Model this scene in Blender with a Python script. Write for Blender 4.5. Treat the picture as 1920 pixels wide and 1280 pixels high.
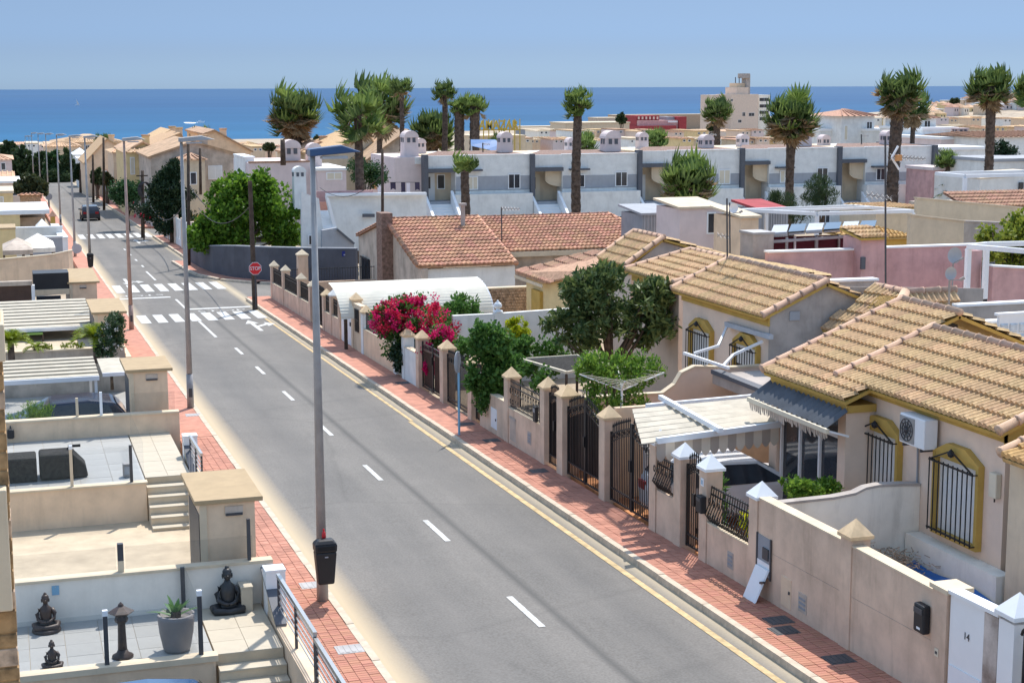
import bpy, bmesh, math, random
import numpy as np
from mathutils import Vector, Matrix
random.seed(7); np.random.seed(7)
for o in list(bpy.data.objects): bpy.data.objects.remove(o)
SC = bpy.context.scene
COL = SC.collection
# ---------------------------------------------------------------- camera
# world: x = across the road (to the right), y = along the road towards the sea, z = up; road level is 0 below the camera
F, CX, CY, EYE, HC = 3000.0, 960.0, 640.0, 163.0, 8.47
_p = math.atan((CY-EYE)/F); _az = math.atan((CX+9)/math.hypot(F, CY-EYE)); _roll = math.radians(.2)
FW = Vector((math.sin(_az)*math.cos(_p), math.cos(_az)*math.cos(_p), -math.sin(_p)))
_r0 = Vector((math.cos(_az), -math.sin(_az), 0)); _u0 = _r0.cross(FW)
RT = math.cos(_roll)*_r0-math.sin(_roll)*_u0
UP = math.cos(_roll)*_u0+math.sin(_roll)*_r0
CAM = Vector((0, 0, HC))
cd = bpy.data.cameras.new('camera'); cam = bpy.data.objects.new('camera', cd); COL.objects.link(cam)
cd.sensor_width = 36; cd.sensor_fit = 'HORIZONTAL'; cd.lens = F/1920*36; cd.clip_start = .5; cd.clip_end = 120000
m = Matrix.Identity(4)
for i in range(3): m[i][0] = RT[i]; m[i][1] = UP[i]; m[i][2] = -FW[i]; m[i][3] = CAM[i]
cam.matrix_world = m; SC.camera = cam
# ---------------------------------------------------------------- sky, sun, exposure
SUN = Vector((.30, .43, .86)).normalized()
w = bpy.data.worlds.new('World'); SC.world = w; w.use_nodes = True
nt = w.node_tree; nt.nodes.clear()
sky = nt.nodes.new('ShaderNodeTexSky'); sky.sky_type = 'NISHITA'; sky.sun_disc = False
sky.sun_elevation = math.asin(SUN.z); sky.sun_rotation = math.atan2(SUN.x, SUN.y)
sky.altitude = 50; sky.air_density = 1.0; sky.dust_density = .5; sky.ozone_density = 2.0
bg = nt.nodes.new('ShaderNodeBackground'); bg.inputs[1].default_value = .15
out = nt.nodes.new('ShaderNodeOutputWorld')
# the whole sky is evened out a little: the pale band at the horizon is held back, the blue overhead softened
tcw = nt.nodes.new('ShaderNodeTexCoord'); spw = nt.nodes.new('ShaderNodeSeparateXYZ'); nt.links.new(tcw.outputs['Generated'], spw.inputs[0])
rw = nt.nodes.new('ShaderNodeValToRGB'); rw.color_ramp.interpolation = 'EASE'; ew = rw.color_ramp.elements
ew[0].position = 0; ew[0].color = (.139, .219, .410, 1); ew[1].position = .32; ew[1].color = (1, .92, .79, 1)
k = ew.new(.027); k.color = (.121, .176, .329, 1); k = ew.new(.054); k.color = (.129, .169, .282, 1); k = ew.new(.14); k.color = (.33, .35, .40, 1)
nt.links.new(spw.outputs['Z'], rw.inputs[0])
mw = nt.nodes.new('ShaderNodeMix'); mw.data_type = 'RGBA'; mw.blend_type = 'MULTIPLY'; mw.inputs['Factor'].default_value = 1
nt.links.new(sky.outputs[0], mw.inputs['A']); nt.links.new(rw.outputs[0], mw.inputs['B'])
nt.links.new(mw.outputs['Result'], bg.inputs[0]); nt.links.new(bg.outputs[0], out.inputs[0])
sl = bpy.data.lights.new('sun', 'SUN'); sl.energy = 2.0; sl.angle = math.radians(.55); sl.color = (1, .955, .89)
so = bpy.data.objects.new('sun', sl); COL.objects.link(so); so.rotation_euler = SUN.to_track_quat('Z', 'Y').to_euler(); so.location = (0, 0, 60)
SC.view_settings.view_transform = 'Standard'; SC.view_settings.look = 'None'
SC.view_settings.exposure = 1.32; SC.view_settings.gamma = 1; SC.view_settings.use_curve_mapping = False
SC.cycles.max_bounces = 6; SC.cycles.diffuse_bounces = 3; SC.cycles.transparent_max_bounces = 8
# ---------------------------------------------------------------- geometry helpers
def zr(y): return -.0245*y                                # the pavement level: the street falls 2.45 % towards the sea
def ray(x, y): return FW+RT*((x-CX)/F)-UP*((y-CY)/F)
def P(x, y, Y=None, X=None, Z=None):
    """the place on a vertical or level plane of the street that is seen in the photograph's direction (x, y)"""
    d = ray(x, y)
    t = Y/d.y if Y is not None else X/d.x if X is not None else (Z-HC)/d.z
    return CAM+d*t
def G(x, y, dz=0):
    d = ray(x, y); t = (-HC+dz)/(d.z+.0245*d.y); return CAM+d*t
V = Vector
class MB:
    def __init__(s): s.v = []; s.f = []
    def poly(s, *pts):
        n = len(s.v); s.v += [tuple(p) for p in pts]; s.f.append(tuple(range(n, n+len(pts)))); return s
    def hexa(s, b, t):
        n = len(s.v); s.v += [tuple(p) for p in b]+[tuple(p) for p in t]
        s.f += [(n+3, n+2, n+1, n), (n+4, n+5, n+6, n+7)]+[(n+i, n+(i+1) % 4, n+4+(i+1) % 4, n+4+i) for i in range(4)]; return s
    def box(s, x0, y0, z0, x1, y1, z1):
        return s.hexa([(x0, y0, z0), (x1, y0, z0), (x1, y1, z0), (x0, y1, z0)], [(x0, y0, z1), (x1, y0, z1), (x1, y1, z1), (x0, y1, z1)])
    def wally(s, x0, x1, y0, y1, za, zb, ba=None, bb=None):     # a wall running along y whose top goes from za to zb
        ba = zr(y0)-.3 if ba is None else ba; bb = zr(y1)-.3 if bb is None else bb
        return s.hexa([(x0, y0, ba), (x1, y0, ba), (x1, y1, bb), (x0, y1, bb)], [(x0, y0, za), (x1, y0, za), (x1, y1, zb), (x0, y1, zb)])
    def wallx(s, y0, y1, x0, x1, za, zb, b):
        return s.hexa([(x0, y0, b), (x1, y0, b), (x1, y1, b), (x0, y1, b)], [(x0, y0, za), (x1, y0, zb), (x1, y1, zb), (x0, y1, za)])
    def prism(s, pts, e):                                # a flat outline and the vector that gives it thickness
        e = V(e); n = len(s.v); k = len(pts); pts = [V(p) for p in pts]
        s.v += [tuple(p) for p in pts]+[tuple(p+e) for p in pts]
        s.f += [tuple(range(n+k-1, n-1, -1)), tuple(range(n+k, n+2*k))]+[(n+i, n+(i+1) % k, n+k+(i+1) % k, n+k+i) for i in range(k)]; return s
    def pyr(s, x0, y0, x1, y1, z0, z1):
        n = len(s.v); s.v += [(x0, y0, z0), (x1, y0, z0), (x1, y1, z0), (x0, y1, z0), ((x0+x1)/2, (y0+y1)/2, z1)]
        s.f += [(n+3, n+2, n+1, n)]+[(n+i, n+(i+1) % 4, n+4) for i in range(4)]; return s
    def bar(s, p, q, w, h=None):
        p = V(p); q = V(q); d = (q-p).normalized(); h = h or w
        a = d.cross(V((0, 0, 1))) if abs(d.z) < .95 else V((1, 0, 0)); a.normalize(); b = a.cross(d)
        a = a*w/2; b = b*h/2
        return s.hexa([p-a-b, p+a-b, p+a+b, p-a+b], [q-a-b, q+a-b, q+a+b, q-a+b])
    def tube(s, pts, rad, n=8, cap=True):
        pts = [V(p) for p in pts]; rad = rad if isinstance(rad, (list, tuple)) else [rad]*len(pts); base = len(s.v)
        for i, p in enumerate(pts):
            d = (pts[min(i+1, len(pts)-1)]-pts[max(i-1, 0)]).normalized()
            a = d.cross(V((0, 0, 1))) if abs(d.z) < .9 else d.cross(V((1, 0, 0))); a.normalize(); b = d.cross(a)
            s.v += [tuple(p+(a*math.cos(t)+b*math.sin(t))*rad[i]) for t in [2*math.pi*k/n for k in range(n)]]
        for i in range(len(pts)-1):
            for k in range(n): s.f.append((base+i*n+k, base+i*n+(k+1) % n, base+(i+1)*n+(k+1) % n, base+(i+1)*n+k))
        if cap: s.f += [tuple(range(base+n-1, base-1, -1)), tuple(range(base+(len(pts)-1)*n, base+len(pts)*n))]
        return s
    def lathe(s, c, prof, n=16):
        c = V(c); base = len(s.v)
        for r, z in prof: s.v += [(c.x+r*math.cos(2*math.pi*k/n), c.y+r*math.sin(2*math.pi*k/n), c.z+z) for k in range(n)]
        for i in range(len(prof)-1):
            for k in range(n): s.f.append((base+i*n+k, base+i*n+(k+1) % n, base+(i+1)*n+(k+1) % n, base+(i+1)*n+k))
        s.f += [tuple(range(base+n-1, base-1, -1)), tuple(range(base+(len(prof)-1)*n, base+len(prof)*n))]; return s
    def grid(s, rows):
        b = len(s.v); k = len(rows[0])
        for r in rows: s.v += [tuple(p) for p in r]
        for i in range(len(rows)-1):
            for j in range(k-1): s.f.append((b+i*k+j, b+i*k+j+1, b+(i+1)*k+j+1, b+(i+1)*k+j))
        return s
    def mesh(s, name, mat, org=(0, 0, 0), smooth=False):
        me = bpy.data.meshes.new(name); o = V(org)
        me.from_pydata([(a-o.x, b-o.y, c-o.z) for a, b, c in s.v], [], s.f)
        if mat: me.materials.append(mat)
        if smooth:
            for p in me.polygons: p.use_smooth = True
        return me
    def build(s, name, mat, parent=None, smooth=False, bevel=0, label=None, kind=None):
        org = parent['at'] if parent is not None else (0, 0, 0)
        o = bpy.data.objects.new(name, s.mesh(name, mat, org, smooth)); COL.objects.link(o)
        bm = bmesh.new(); bm.from_mesh(o.data); bmesh.ops.recalc_face_normals(bm, faces=bm.faces); bm.to_mesh(o.data); bm.free()
        if parent is not None: o.parent = parent
        o['at'] = tuple(org)
        if bevel:
            b = o.modifiers.new('bevel', 'BEVEL'); b.width = bevel; b.segments = 2; b.limit_method = 'ANGLE'
        if smooth == 'auto': pass
        if label: o['label'] = label
        if kind: o['kind'] = kind
        return o
def T(name, label, cat, loc=(0, 0, 0), group=None):
    o = bpy.data.objects.new(name, None); COL.objects.link(o); o.empty_display_size = .2
    o.location = loc; o['label'] = label; o['category'] = cat; o['at'] = tuple(loc)
    if group: o['group'] = group
    return o
def S(name, mb, mat, **k):
    o = mb.build(name, mat, **k); o['kind'] = 'structure'; return o
def piece(name, me, parent, M):                            # an object that shares its mesh data, placed in world space
    o = bpy.data.objects.new(name, me); COL.objects.link(o); o.parent = parent
    a = parent['at']; o.matrix_local = Matrix.Translation((-a[0], -a[1], -a[2])) @ M
    o['at'] = a; return o
def text(name, body, m, parent, Mx, extrude=0, centre=True, offset=0):
    c = bpy.data.curves.new(name, 'FONT'); c.body = body; c.extrude = extrude; c.offset = offset
    if centre: c.align_x = 'CENTER'; c.align_y = 'CENTER'
    q = bpy.data.objects.new(name, c); COL.objects.link(q); me = bpy.data.meshes.new_from_object(q); bpy.data.objects.remove(q)
    me.materials.clear(); me.materials.append(M[m]); o = bpy.data.objects.new(name, me); COL.objects.link(o); o.parent = parent; o.matrix_local = Mx; o['at'] = parent['at']; return o
def frame(o, x, y, z=None):
    x = V(x).normalized(); y = V(y).normalized(); z = x.cross(y).normalized(); y = z.cross(x)
    M = Matrix.Identity(4)
    for i in range(3): M[i][0] = x[i]; M[i][1] = y[i]; M[i][2] = z[i]; M[i][3] = o[i]
    return M
# ---------------------------------------------------------------- materials
def s2l(c): return tuple(((v/255+.055)/1.055)**2.4 if v > 10 else v/255/12.92 for v in c)
def mat(name, c, rough=.85, var=.1, scale=1.5, stain=0, orand=0, bump=0, metal=0, spec=.3, bscale=40, c2=None, streak=True):
    m = bpy.data.materials.new(name); m.use_nodes = True; N = m.node_tree.nodes; L = m.node_tree.links
    b = N['Principled BSDF']; b.inputs['Roughness'].default_value = rough; b.inputs['Metallic'].default_value = metal
    b.inputs['Specular IOR Level'].default_value = spec
    tc = N.new('ShaderNodeTexCoord')
    nz = N.new('ShaderNodeTexNoise'); nz.inputs['Scale'].default_value = scale; nz.inputs['Detail'].default_value = 6; nz.inputs['Roughness'].default_value = .62
    L.new(tc.outputs['Object'], nz.inputs['Vector'])
    mx = N.new('ShaderNodeMix'); mx.data_type = 'RGBA'
    lo = tuple(v*(1-2*var) for v in c); hi = c2 or tuple(min(1, v*(1+var)) for v in c)
    mx.inputs['A'].default_value = (*lo, 1); mx.inputs['B'].default_value = (*hi, 1)
    rp = N.new('ShaderNodeMapRange'); rp.inputs[1].default_value = .3; rp.inputs[2].default_value = .62
    L.new(nz.outputs['Fac'], rp.inputs[0]); L.new(rp.outputs[0], mx.inputs['Factor'])
    col = mx.outputs['Result']
    if stain:
        mp = N.new('ShaderNodeMapping'); mp.inputs['Scale'].default_value = (2.2, 2.2, .35 if streak else 2.2)
        n2 = N.new('ShaderNodeTexNoise'); n2.inputs['Scale'].default_value = 1.3; n2.inputs['Detail'].default_value = 7; n2.inputs['Roughness'].default_value = .7
        L.new(tc.outputs['Object'], mp.inputs[0]); L.new(mp.outputs[0], n2.inputs['Vector'])
        r2 = N.new('ShaderNodeMapRange'); r2.inputs[1].default_value = .52; r2.inputs[2].default_value = .8; r2.inputs[4].default_value = stain
        L.new(n2.outputs['Fac'], r2.inputs[0])
        m2 = N.new('ShaderNodeMix'); m2.data_type = 'RGBA'; L.new(r2.outputs[0], m2.inputs['Factor']); L.new(col, m2.inputs['A'])
        m2.inputs['B'].default_value = (c[0]*.35+.02, c[1]*.33+.015, c[2]*.3+.01, 1); col = m2.outputs['Result']
    if orand:
        oi = N.new('ShaderNodeObjectInfo'); hs = N.new('ShaderNodeHueSaturation')
        r3 = N.new('ShaderNodeMapRange'); r3.inputs[3].default_value = 1-orand; r3.inputs[4].default_value = 1+orand*.6
        L.new(oi.outputs['Random'], r3.inputs[0]); L.new(r3.outputs[0], hs.inputs['Value'])
        r4 = N.new('ShaderNodeMapRange'); r4.inputs[3].default_value = .5-orand*.05; r4.inputs[4].default_value = .5+orand*.05
        wn = N.new('ShaderNodeTexWhiteNoise'); wn.noise_dimensions = '1D'; L.new(oi.outputs['Random'], wn.inputs['W']); L.new(wn.outputs['Value'], r4.inputs[0]); L.new(r4.outputs[0], hs.inputs['Hue'])
        L.new(col, hs.inputs['Color']); col = hs.outputs['Color']
    L.new(col, b.inputs['Base Color'])
    if bump:
        nb = N.new('ShaderNodeTexNoise'); nb.inputs['Scale'].default_value = bscale; nb.inputs['Detail'].default_value = 4
        L.new(tc.outputs['Object'], nb.inputs['Vector'])
        bp = N.new('ShaderNodeBump'); bp.inputs['Strength'].default_value = bump; bp.inputs['Distance'].default_value = .02
        L.new(nb.outputs['Fac'], bp.inputs['Height']); L.new(bp.outputs[0], b.inputs['Normal'])
    return m
def leafmat(name, c1, c2, trans=.35, rough=.5):
    m = bpy.data.materials.new(name); m.use_nodes = True; N = m.node_tree.nodes; L = m.node_tree.links
    b = N['Principled BSDF']; b.inputs['Roughness'].default_value = rough; b.inputs['Specular IOR Level'].default_value = .25
    ge = N.new('ShaderNodeNewGeometry'); oi = N.new('ShaderNodeObjectInfo')
    ad = N.new('ShaderNodeMath'); ad.operation = 'ADD'; L.new(ge.outputs['Random Per Island'], ad.inputs[0]); L.new(oi.outputs['Random'], ad.inputs[1])
    fr = N.new('ShaderNodeMath'); fr.operation = 'FRACT'; L.new(ad.outputs[0], fr.inputs[0])
    mx = N.new('ShaderNodeMix'); mx.data_type = 'RGBA'; mx.inputs['A'].default_value = (*c1, 1); mx.inputs['B'].default_value = (*c2, 1)
    L.new(fr.outputs[0], mx.inputs['Factor']); L.new(mx.outputs['Result'], b.inputs['Base Color'])
    tr = N.new('ShaderNodeBsdfTranslucent'); ms = N.new('ShaderNodeMixShader'); ms.inputs[0].default_value = trans
    L.new(mx.outputs['Result'], tr.inputs['Color']); L.new(b.outputs[0], ms.inputs[1]); L.new(tr.outputs[0], ms.inputs[2])
    L.new(ms.outputs[0], N['Material Output'].inputs['Surface'])
    return m
def glassmat(name, c, alpha=.35, rough=.05):
    m = bpy.data.materials.new(name); m.use_nodes = True; b = m.node_tree.nodes['Principled BSDF']
    b.inputs['Base Color'].default_value = (*c, 1); b.inputs['Roughness'].default_value = rough; b.inputs['Alpha'].default_value = alpha
    return m
M = dict(
 white=mat('white_render', (.77, .765, .73), var=.06, stain=.26, bump=.1),
 whiter=mat('white_paint', (.84, .84, .83), rough=.5, var=.02),
 dirtywhite=mat('stained_white_render', (.90, .84, .73), var=.05, stain=.45, bump=.1),
 pink=mat('pinkish_render', (.67, .49, .36), var=.1, stain=.5, bump=.15, bscale=60),
 house=mat('pale_pink_render', (.74, .58, .46), var=.04, stain=.1, bump=.12, bscale=60),
 cream=mat('cream_render', (.66, .54, .385), var=.06, stain=.25, bump=.1),
 peach=mat('peach_render', (.75, .56, .385), var=.07, stain=.3, bump=.1),
 tan=mat('tan_stone', (.72, .52, .31), var=.1, scale=4, bump=.1),
 slab=mat('peach_slab', (.42, .305, .175), rough=.8, var=.05, scale=3, bump=.05, bscale=90),
 yellowish=mat('yellow_render', (.76, .58, .30), var=.06, stain=.1),
 ochre=mat('ochre_paint', (.52, .335, .085), var=.08, stain=.12),
 grey=mat('grey_render', (.30, .31, .33), var=.07, stain=.1),
 midgrey=mat('mid_grey_render', (.37, .38, .40), var=.05, stain=.1),
 dark=mat('dark_grey_render', (.10, .10, .115), var=.12, scale=.8, stain=.25, bump=.1),
 charcoal=mat('charcoal_paint', (.11, .115, .13), rough=.6, var=.05),
 oldwall=mat('weathered_render', (.52, .43, .35), var=.16, scale=1.2, stain=.5, bump=.2, bscale=25),
 rosewall=mat('rose_render', (.60, .36, .34), var=.1, stain=.4, bump=.12),
 pinkwall=mat('pale_rose_render', (.70, .58, .55), var=.04, stain=.08),
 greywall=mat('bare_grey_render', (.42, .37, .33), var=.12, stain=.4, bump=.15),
 tile=mat('sand_roof_tile', (.58, .385, .205), var=.16, scale=9, orand=.16, bump=.15, bscale=30),
 tileyellow=mat('ochre_roof_tile', (.58, .37, .15), var=.16, scale=9, orand=.16),
 ridge=mat('ridge_tile', (.57, .38, .27), var=.1, scale=6, orand=.14),
 partywall=mat('cream_white_render', (.80, .735, .64), var=.05, stain=.15),
 oldtile=mat('old_clay_tile', (.47, .245, .155), var=.22, scale=5, orand=.24),
 claytile=mat('clay_roof_tile', (.44, .25, .16), var=.2, scale=6, orand=.2),
 farroof=mat('far_clay_roof', (.56, .36, .22), var=.2, scale=1.2, orand=.2),
 black=mat('black_iron', (.022, .021, .022), rough=.45, var=.1),
 brown=mat('brown_sheet_metal', (.085, .05, .038), rough=.5, var=.12, scale=3),
 steel=mat('steel', (.48, .47, .45), rough=.35, metal=.8, var=.05),
 galv=mat('galvanised_steel', (.36, .345, .335), rough=.6, metal=.25, var=.12, scale=2),
 rustpole=mat('reddish_lamp_post', (.42, .29, .24), rough=.7, var=.14, scale=2),
 darkmetal=mat('dark_metal', (.07, .07, .075), rough=.5, var=.1),
 plasticblk=mat('black_plastic', (.028, .028, .03), rough=.5, var=.1),
 bluemetal=mat('blue_lamp_shell', (.028, .065, .15), rough=.3, var=.05, spec=.5),
 whitemetal=mat('white_metal', (.80, .81, .82), rough=.45, var=.03),
 wood=mat('timber_pole', (.085, .06, .045), rough=.95, var=.25, scale=3, bump=.3),
 bronze=mat('dark_bronze', (.055, .034, .026), rough=.5, var=.25, scale=9, spec=.5),
 blackstone=mat('black_stone', (.03, .03, .031), rough=.45, var=.25, scale=9, spec=.5),
 potgrey=mat('grey_pot', (.30, .275, .265), rough=.7, var=.1),
 terracotta=mat('terracotta_floor', (.55, .24, .10), var=.2, scale=3),
 sandfloor=mat('sand_coloured_floor', (.54, .44, .31), var=.1, scale=1.2, stain=.15, streak=False),
 lightfloor=mat('pale_floor_tile', (.40, .395, .37), rough=.5, var=.05, orand=.05),
 creamfloor=mat('cream_step_tile', (.53, .46, .35), rough=.6, var=.05),
 sheet=mat('cream_corrugated_sheet', (.50, .445, .35), rough=.75, var=.1, scale=2, stain=.15),
 sheetlit=mat('sunlit_cream_corrugated_sheet', (.80, .745, .62), rough=.7, var=.05, scale=2, stain=.12),  # paler copy of the cream sheet, strong sunlight put into its colour
 sheetgrey=mat('grey_corrugated_sheet', (.09, .10, .115), rough=.4, var=.15),
 bark=mat('bark', (.12, .085, .06), rough=.95, var=.3, scale=6, bump=.4),
 palmbark=mat('palm_bark', (.105, .075, .058), rough=.95, var=.35, scale=5, bump=.5, bscale=18),
 redsign=mat('sign_red', (.62, .03, .035), rough=.4, var=.03),
 signback=mat('sign_back_grey', (.40, .42, .45), rough=.5, var=.08),
 bluepole=mat('blue_painted_pole', (.22, .42, .58), rough=.5, var=.1),
 cable=mat('cable', (.05, .045, .045), rough=.7),
 bluefabric=mat('blue_sheet', (.02, .12, .36), rough=.6, var=.12),
 tarp=mat('bright_blue_tarpaulin', (.0, .10, .30), rough=.5, var=.08),
 maroon=mat('maroon_shade_cloth', (.085, .012, .022), rough=.8, var=.1),
 redpaint=mat('red_building_paint', (.36, .055, .06), var=.1),
 stone=mat('stone_cladding', (.34, .21, .10), var=.35, scale=6, stain=.3, bump=.4, bscale=14, streak=False),
 stonew=mat('rubble_stone', (.46, .33, .23), var=.3, scale=7, bump=.4, bscale=14),
 brickold=mat('old_chimney_brick', (.24, .15, .115), var=.25, scale=7, bump=.3, bscale=20),
 glassdark=mat('dark_window_glass', (.03, .035, .045), rough=.08, var=.2, spec=.6),
 shutter=mat('white_shutter', (.72, .72, .70), rough=.5, var=.03),
 creamshut=mat('cream_shutter', (.68, .60, .46), rough=.6, var=.04),
 marble=mat('veined_brown_stone', (.52, .40, .33), rough=.4, var=.3, scale=1.6, c2=(.66, .58, .52)),
 carblue=mat('blue_car_paint', (.006, .012, .035), rough=.18, var=.02, spec=.6),
 carsky=mat('light_blue_car_paint', (.025, .07, .16), rough=.16, var=.02, spec=.6),
 carblack=mat('black_car_paint', (.022, .024, .03), rough=.22, var=.02, spec=.6),
 carwhite=mat('white_car_paint', (.74, .74, .75), rough=.25, var=.02, spec=.5),
 rubber=mat('rubber', (.02, .02, .02), rough=.9),
 lampred=mat('tail_lamp', (.35, .01, .012), rough=.3),
 darkfurn=mat('dark_wicker', (.05, .048, .045), rough=.9, var=.2, scale=12, spec=.05),
 awning=mat('striped_cream_awning', (.74, .66, .54), rough=.8, var=.05),
 awningb=mat('taupe_awning_stripe', (.46, .40, .34), rough=.8, var=.05),
 sail=mat('white_sail', (.85, .85, .85), var=.02),
 foam=mat('white_foam', (.85, .88, .9), var=.05),
 yellowlet=mat('yellow_sign_paint', (.52, .38, .07), rough=.5, var=.06),
 clothw=mat('white_laundry', (.78, .74, .80), var=.05), clothd=mat('dark_laundry', (.06, .05, .09), var=.1), cloth3=mat('orange_laundry', (.62, .30, .12), var=.1),
 glassblock=mat('glass_block', (.62, .66, .68), rough=.15, var=.12, scale=8, orand=.1, spec=.5),
)
M['glass'] = glassmat('clear_balustrade_glass', (.10, .13, .13), .09)
M['fgreen'] = leafmat('bright_green_leaves', (.045, .12, .012), (.20, .34, .035), .45)
M['loquat'] = leafmat('dark_loquat_leaves', (.032, .07, .02), (.20, .245, .08), .3)
M['ivy'] = leafmat('ivy_leaves', (.045, .115, .02), (.125, .25, .055), .4)
M['mint'] = leafmat('fresh_shrub_leaves', (.055, .14, .018), (.23, .36, .05), .45)
M['lime'] = leafmat('yellow_green_leaves', (.30, .38, .015), (.52, .52, .025), .4)
M['lemon'] = leafmat('lemon_tree_leaves', (.11, .17, .02), (.33, .36, .05), .4)
M['conif'] = leafmat('dark_conifer_leaves', (.012, .032, .014), (.035, .065, .025), .15)
M['hedge'] = leafmat('hedge_leaves', (.025, .07, .025), (.06, .125, .04), .25)
M['fartree'] = leafmat('far_tree_leaves', (.032, .06, .026), (.075, .11, .04), .25)
M['fartree2'] = leafmat('far_olive_leaves', (.05, .065, .028), (.10, .115, .045), .2)
M['oleander'] = leafmat('oleander_leaves', (.03, .07, .025), (.085, .13, .06), .25)
M['bract'] = leafmat('magenta_bracts', (.48, .010, .085), (.74, .03, .20), .4)
M['bract2'] = leafmat('red_bracts', (.50, .012, .05), (.76, .05, .12), .4)
M['flower'] = leafmat('white_petals', (.75, .7, .65), (.8, .78, .76), .3)
M['frond'] = leafmat('palm_frond', (.05, .09, .025), (.15, .205, .06), .35)
M['frondlt'] = leafmat('pale_palm_frond', (.09, .15, .03), (.25, .33, .09), .4)
M['deadfrond'] = leafmat('dead_palm_frond', (.26, .17, .09), (.50, .36, .21), .3, .8)
M['cycad'] = leafmat('cycad_frond', (.15, .20, .012), (.27, .33, .02), .35)
M['agave'] = leafmat('green_succulent', (.08, .17, .06), (.14, .25, .08), .2)
# ================================================================ SETTING
SEA = -34.5
def roadmat():
    m = bpy.data.materials.new('asphalt'); m.use_nodes = True; N = m.node_tree.nodes; L = m.node_tree.links; b = N['Principled BSDF']
    b.inputs['Roughness'].default_value = .9; b.inputs['Specular IOR Level'].default_value = .25
    tc = N.new('ShaderNodeTexCoord'); sp = N.new('ShaderNodeSeparateXYZ'); L.new(tc.outputs['Object'], sp.inputs[0])
    mp = N.new('ShaderNodeMapping'); mp.inputs['Scale'].default_value = (1, .10, 1); L.new(tc.outputs['Object'], mp.inputs[0])
    n1 = N.new('ShaderNodeTexNoise'); n1.inputs['Scale'].default_value = 1.1; n1.inputs['Detail'].default_value = 7; n1.inputs['Roughness'].default_value = .6; L.new(mp.outputs[0], n1.inputs['Vector'])
    n2 = N.new('ShaderNodeTexNoise'); n2.inputs['Scale'].default_value = .35; n2.inputs['Detail'].default_value = 8; n2.inputs['Roughness'].default_value = .65; L.new(tc.outputs['Object'], n2.inputs['Vector'])
    n3 = N.new('ShaderNodeTexNoise'); n3.inputs['Scale'].default_value = 24; n3.inputs['Detail'].default_value = 3; L.new(tc.outputs['Object'], n3.inputs['Vector'])
    r = N.new('ShaderNodeValToRGB'); e = r.color_ramp.elements
    e[0].position = .36; e[0].color = (.140, .130, .117, 1); e[1].position = .64; e[1].color = (.226, .206, .182, 1)
    a = N.new('ShaderNodeMath'); a.operation = 'MULTIPLY_ADD'; a.inputs[1].default_value = .55; L.new(n1.outputs['Fac'], a.inputs[0])
    h = N.new('ShaderNodeMath'); h.operation = 'MULTIPLY'; h.inputs[1].default_value = .45; L.new(n2.outputs['Fac'], h.inputs[0]); L.new(h.outputs[0], a.inputs[2]); L.new(a.outputs[0], r.inputs[0])
    # speckle of the aggregate
    mx = N.new('ShaderNodeMix'); mx.data_type = 'RGBA'; mx.blend_type = 'MULTIPLY'; mx.inputs['Factor'].default_value = .35
    L.new(r.outputs[0], mx.inputs['A']); L.new(n3.outputs['Color'], mx.inputs['B'])
    hs = N.new('ShaderNodeMix'); hs.data_type = 'RGBA'; hs.blend_type = 'MIX'; hs.inputs['Factor'].default_value = .3; L.new(r.outputs[0], hs.inputs['A'])
    g3 = N.new('ShaderNodeValToRGB'); g3.color_ramp.elements[0].position = .35; g3.color_ramp.elements[1].position = .65
    g3.color_ramp.elements[0].color = (.10, .092, .082, 1); g3.color_ramp.elements[1].color = (.25, .238, .22, 1); L.new(n3.outputs['Fac'], g3.inputs[0]); L.new(g3.outputs[0], hs.inputs['B'])
    # the darker worn wheel lane left of the centre joint and long cracks
    w = N.new('ShaderNodeTexVoronoi'); w.feature = 'DISTANCE_TO_EDGE'; w.inputs['Scale'].default_value = .16
    nw = N.new('ShaderNodeMix'); nw.data_type = 'RGBA'; nw.inputs['Factor'].default_value = .35; L.new(tc.outputs['Object'], nw.inputs['A']); L.new(n2.outputs['Color'], nw.inputs['B']); L.new(nw.outputs['Result'], w.inputs['Vector'])
    wr = N.new('ShaderNodeMapRange'); wr.inputs[1].default_value = 0; wr.inputs[2].default_value = .012; wr.inputs[3].default_value = .90; wr.inputs[4].default_value = 1; L.new(w.outputs['Distance'], wr.inputs[0])
    cr = N.new('ShaderNodeMix'); cr.data_type = 'RGBA'; cr.blend_type = 'MULTIPLY'; cr.inputs['Factor'].default_value = 1; L.new(hs.outputs['Result'], cr.inputs['A'])
    cc = N.new('ShaderNodeCombineColor'); [L.new(wr.outputs[0], cc.inputs[i]) for i in range(3)]; L.new(cc.outputs[0], cr.inputs['B'])
    # dust washed to the gutters and oil along the wheel tracks, both following the road's length
    def band(c, wdt, n):
        s = N.new('ShaderNodeMath'); s.operation = 'SUBTRACT'; s.inputs[1].default_value = c; L.new(sp.outputs['X'], s.inputs[0])
        ab = N.new('ShaderNodeMath'); ab.operation = 'ABSOLUTE'; L.new(s.outputs[0], ab.inputs[0])
        ad = N.new('ShaderNodeMath'); ad.operation = 'MULTIPLY_ADD'; ad.inputs[1].default_value = n; ad.inputs[2].default_value = -n*.5; L.new(n1.outputs['Fac'], ad.inputs[0])
        a2 = N.new('ShaderNodeMath'); a2.operation = 'ADD'; L.new(ab.outputs[0], a2.inputs[0]); L.new(ad.outputs[0], a2.inputs[1])
        mr = N.new('ShaderNodeMapRange'); mr.inputs[1].default_value = wdt; mr.inputs[2].default_value = 0; L.new(a2.outputs[0], mr.inputs[0]); return mr.outputs[0]
    last = cr.outputs['Result']
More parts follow.
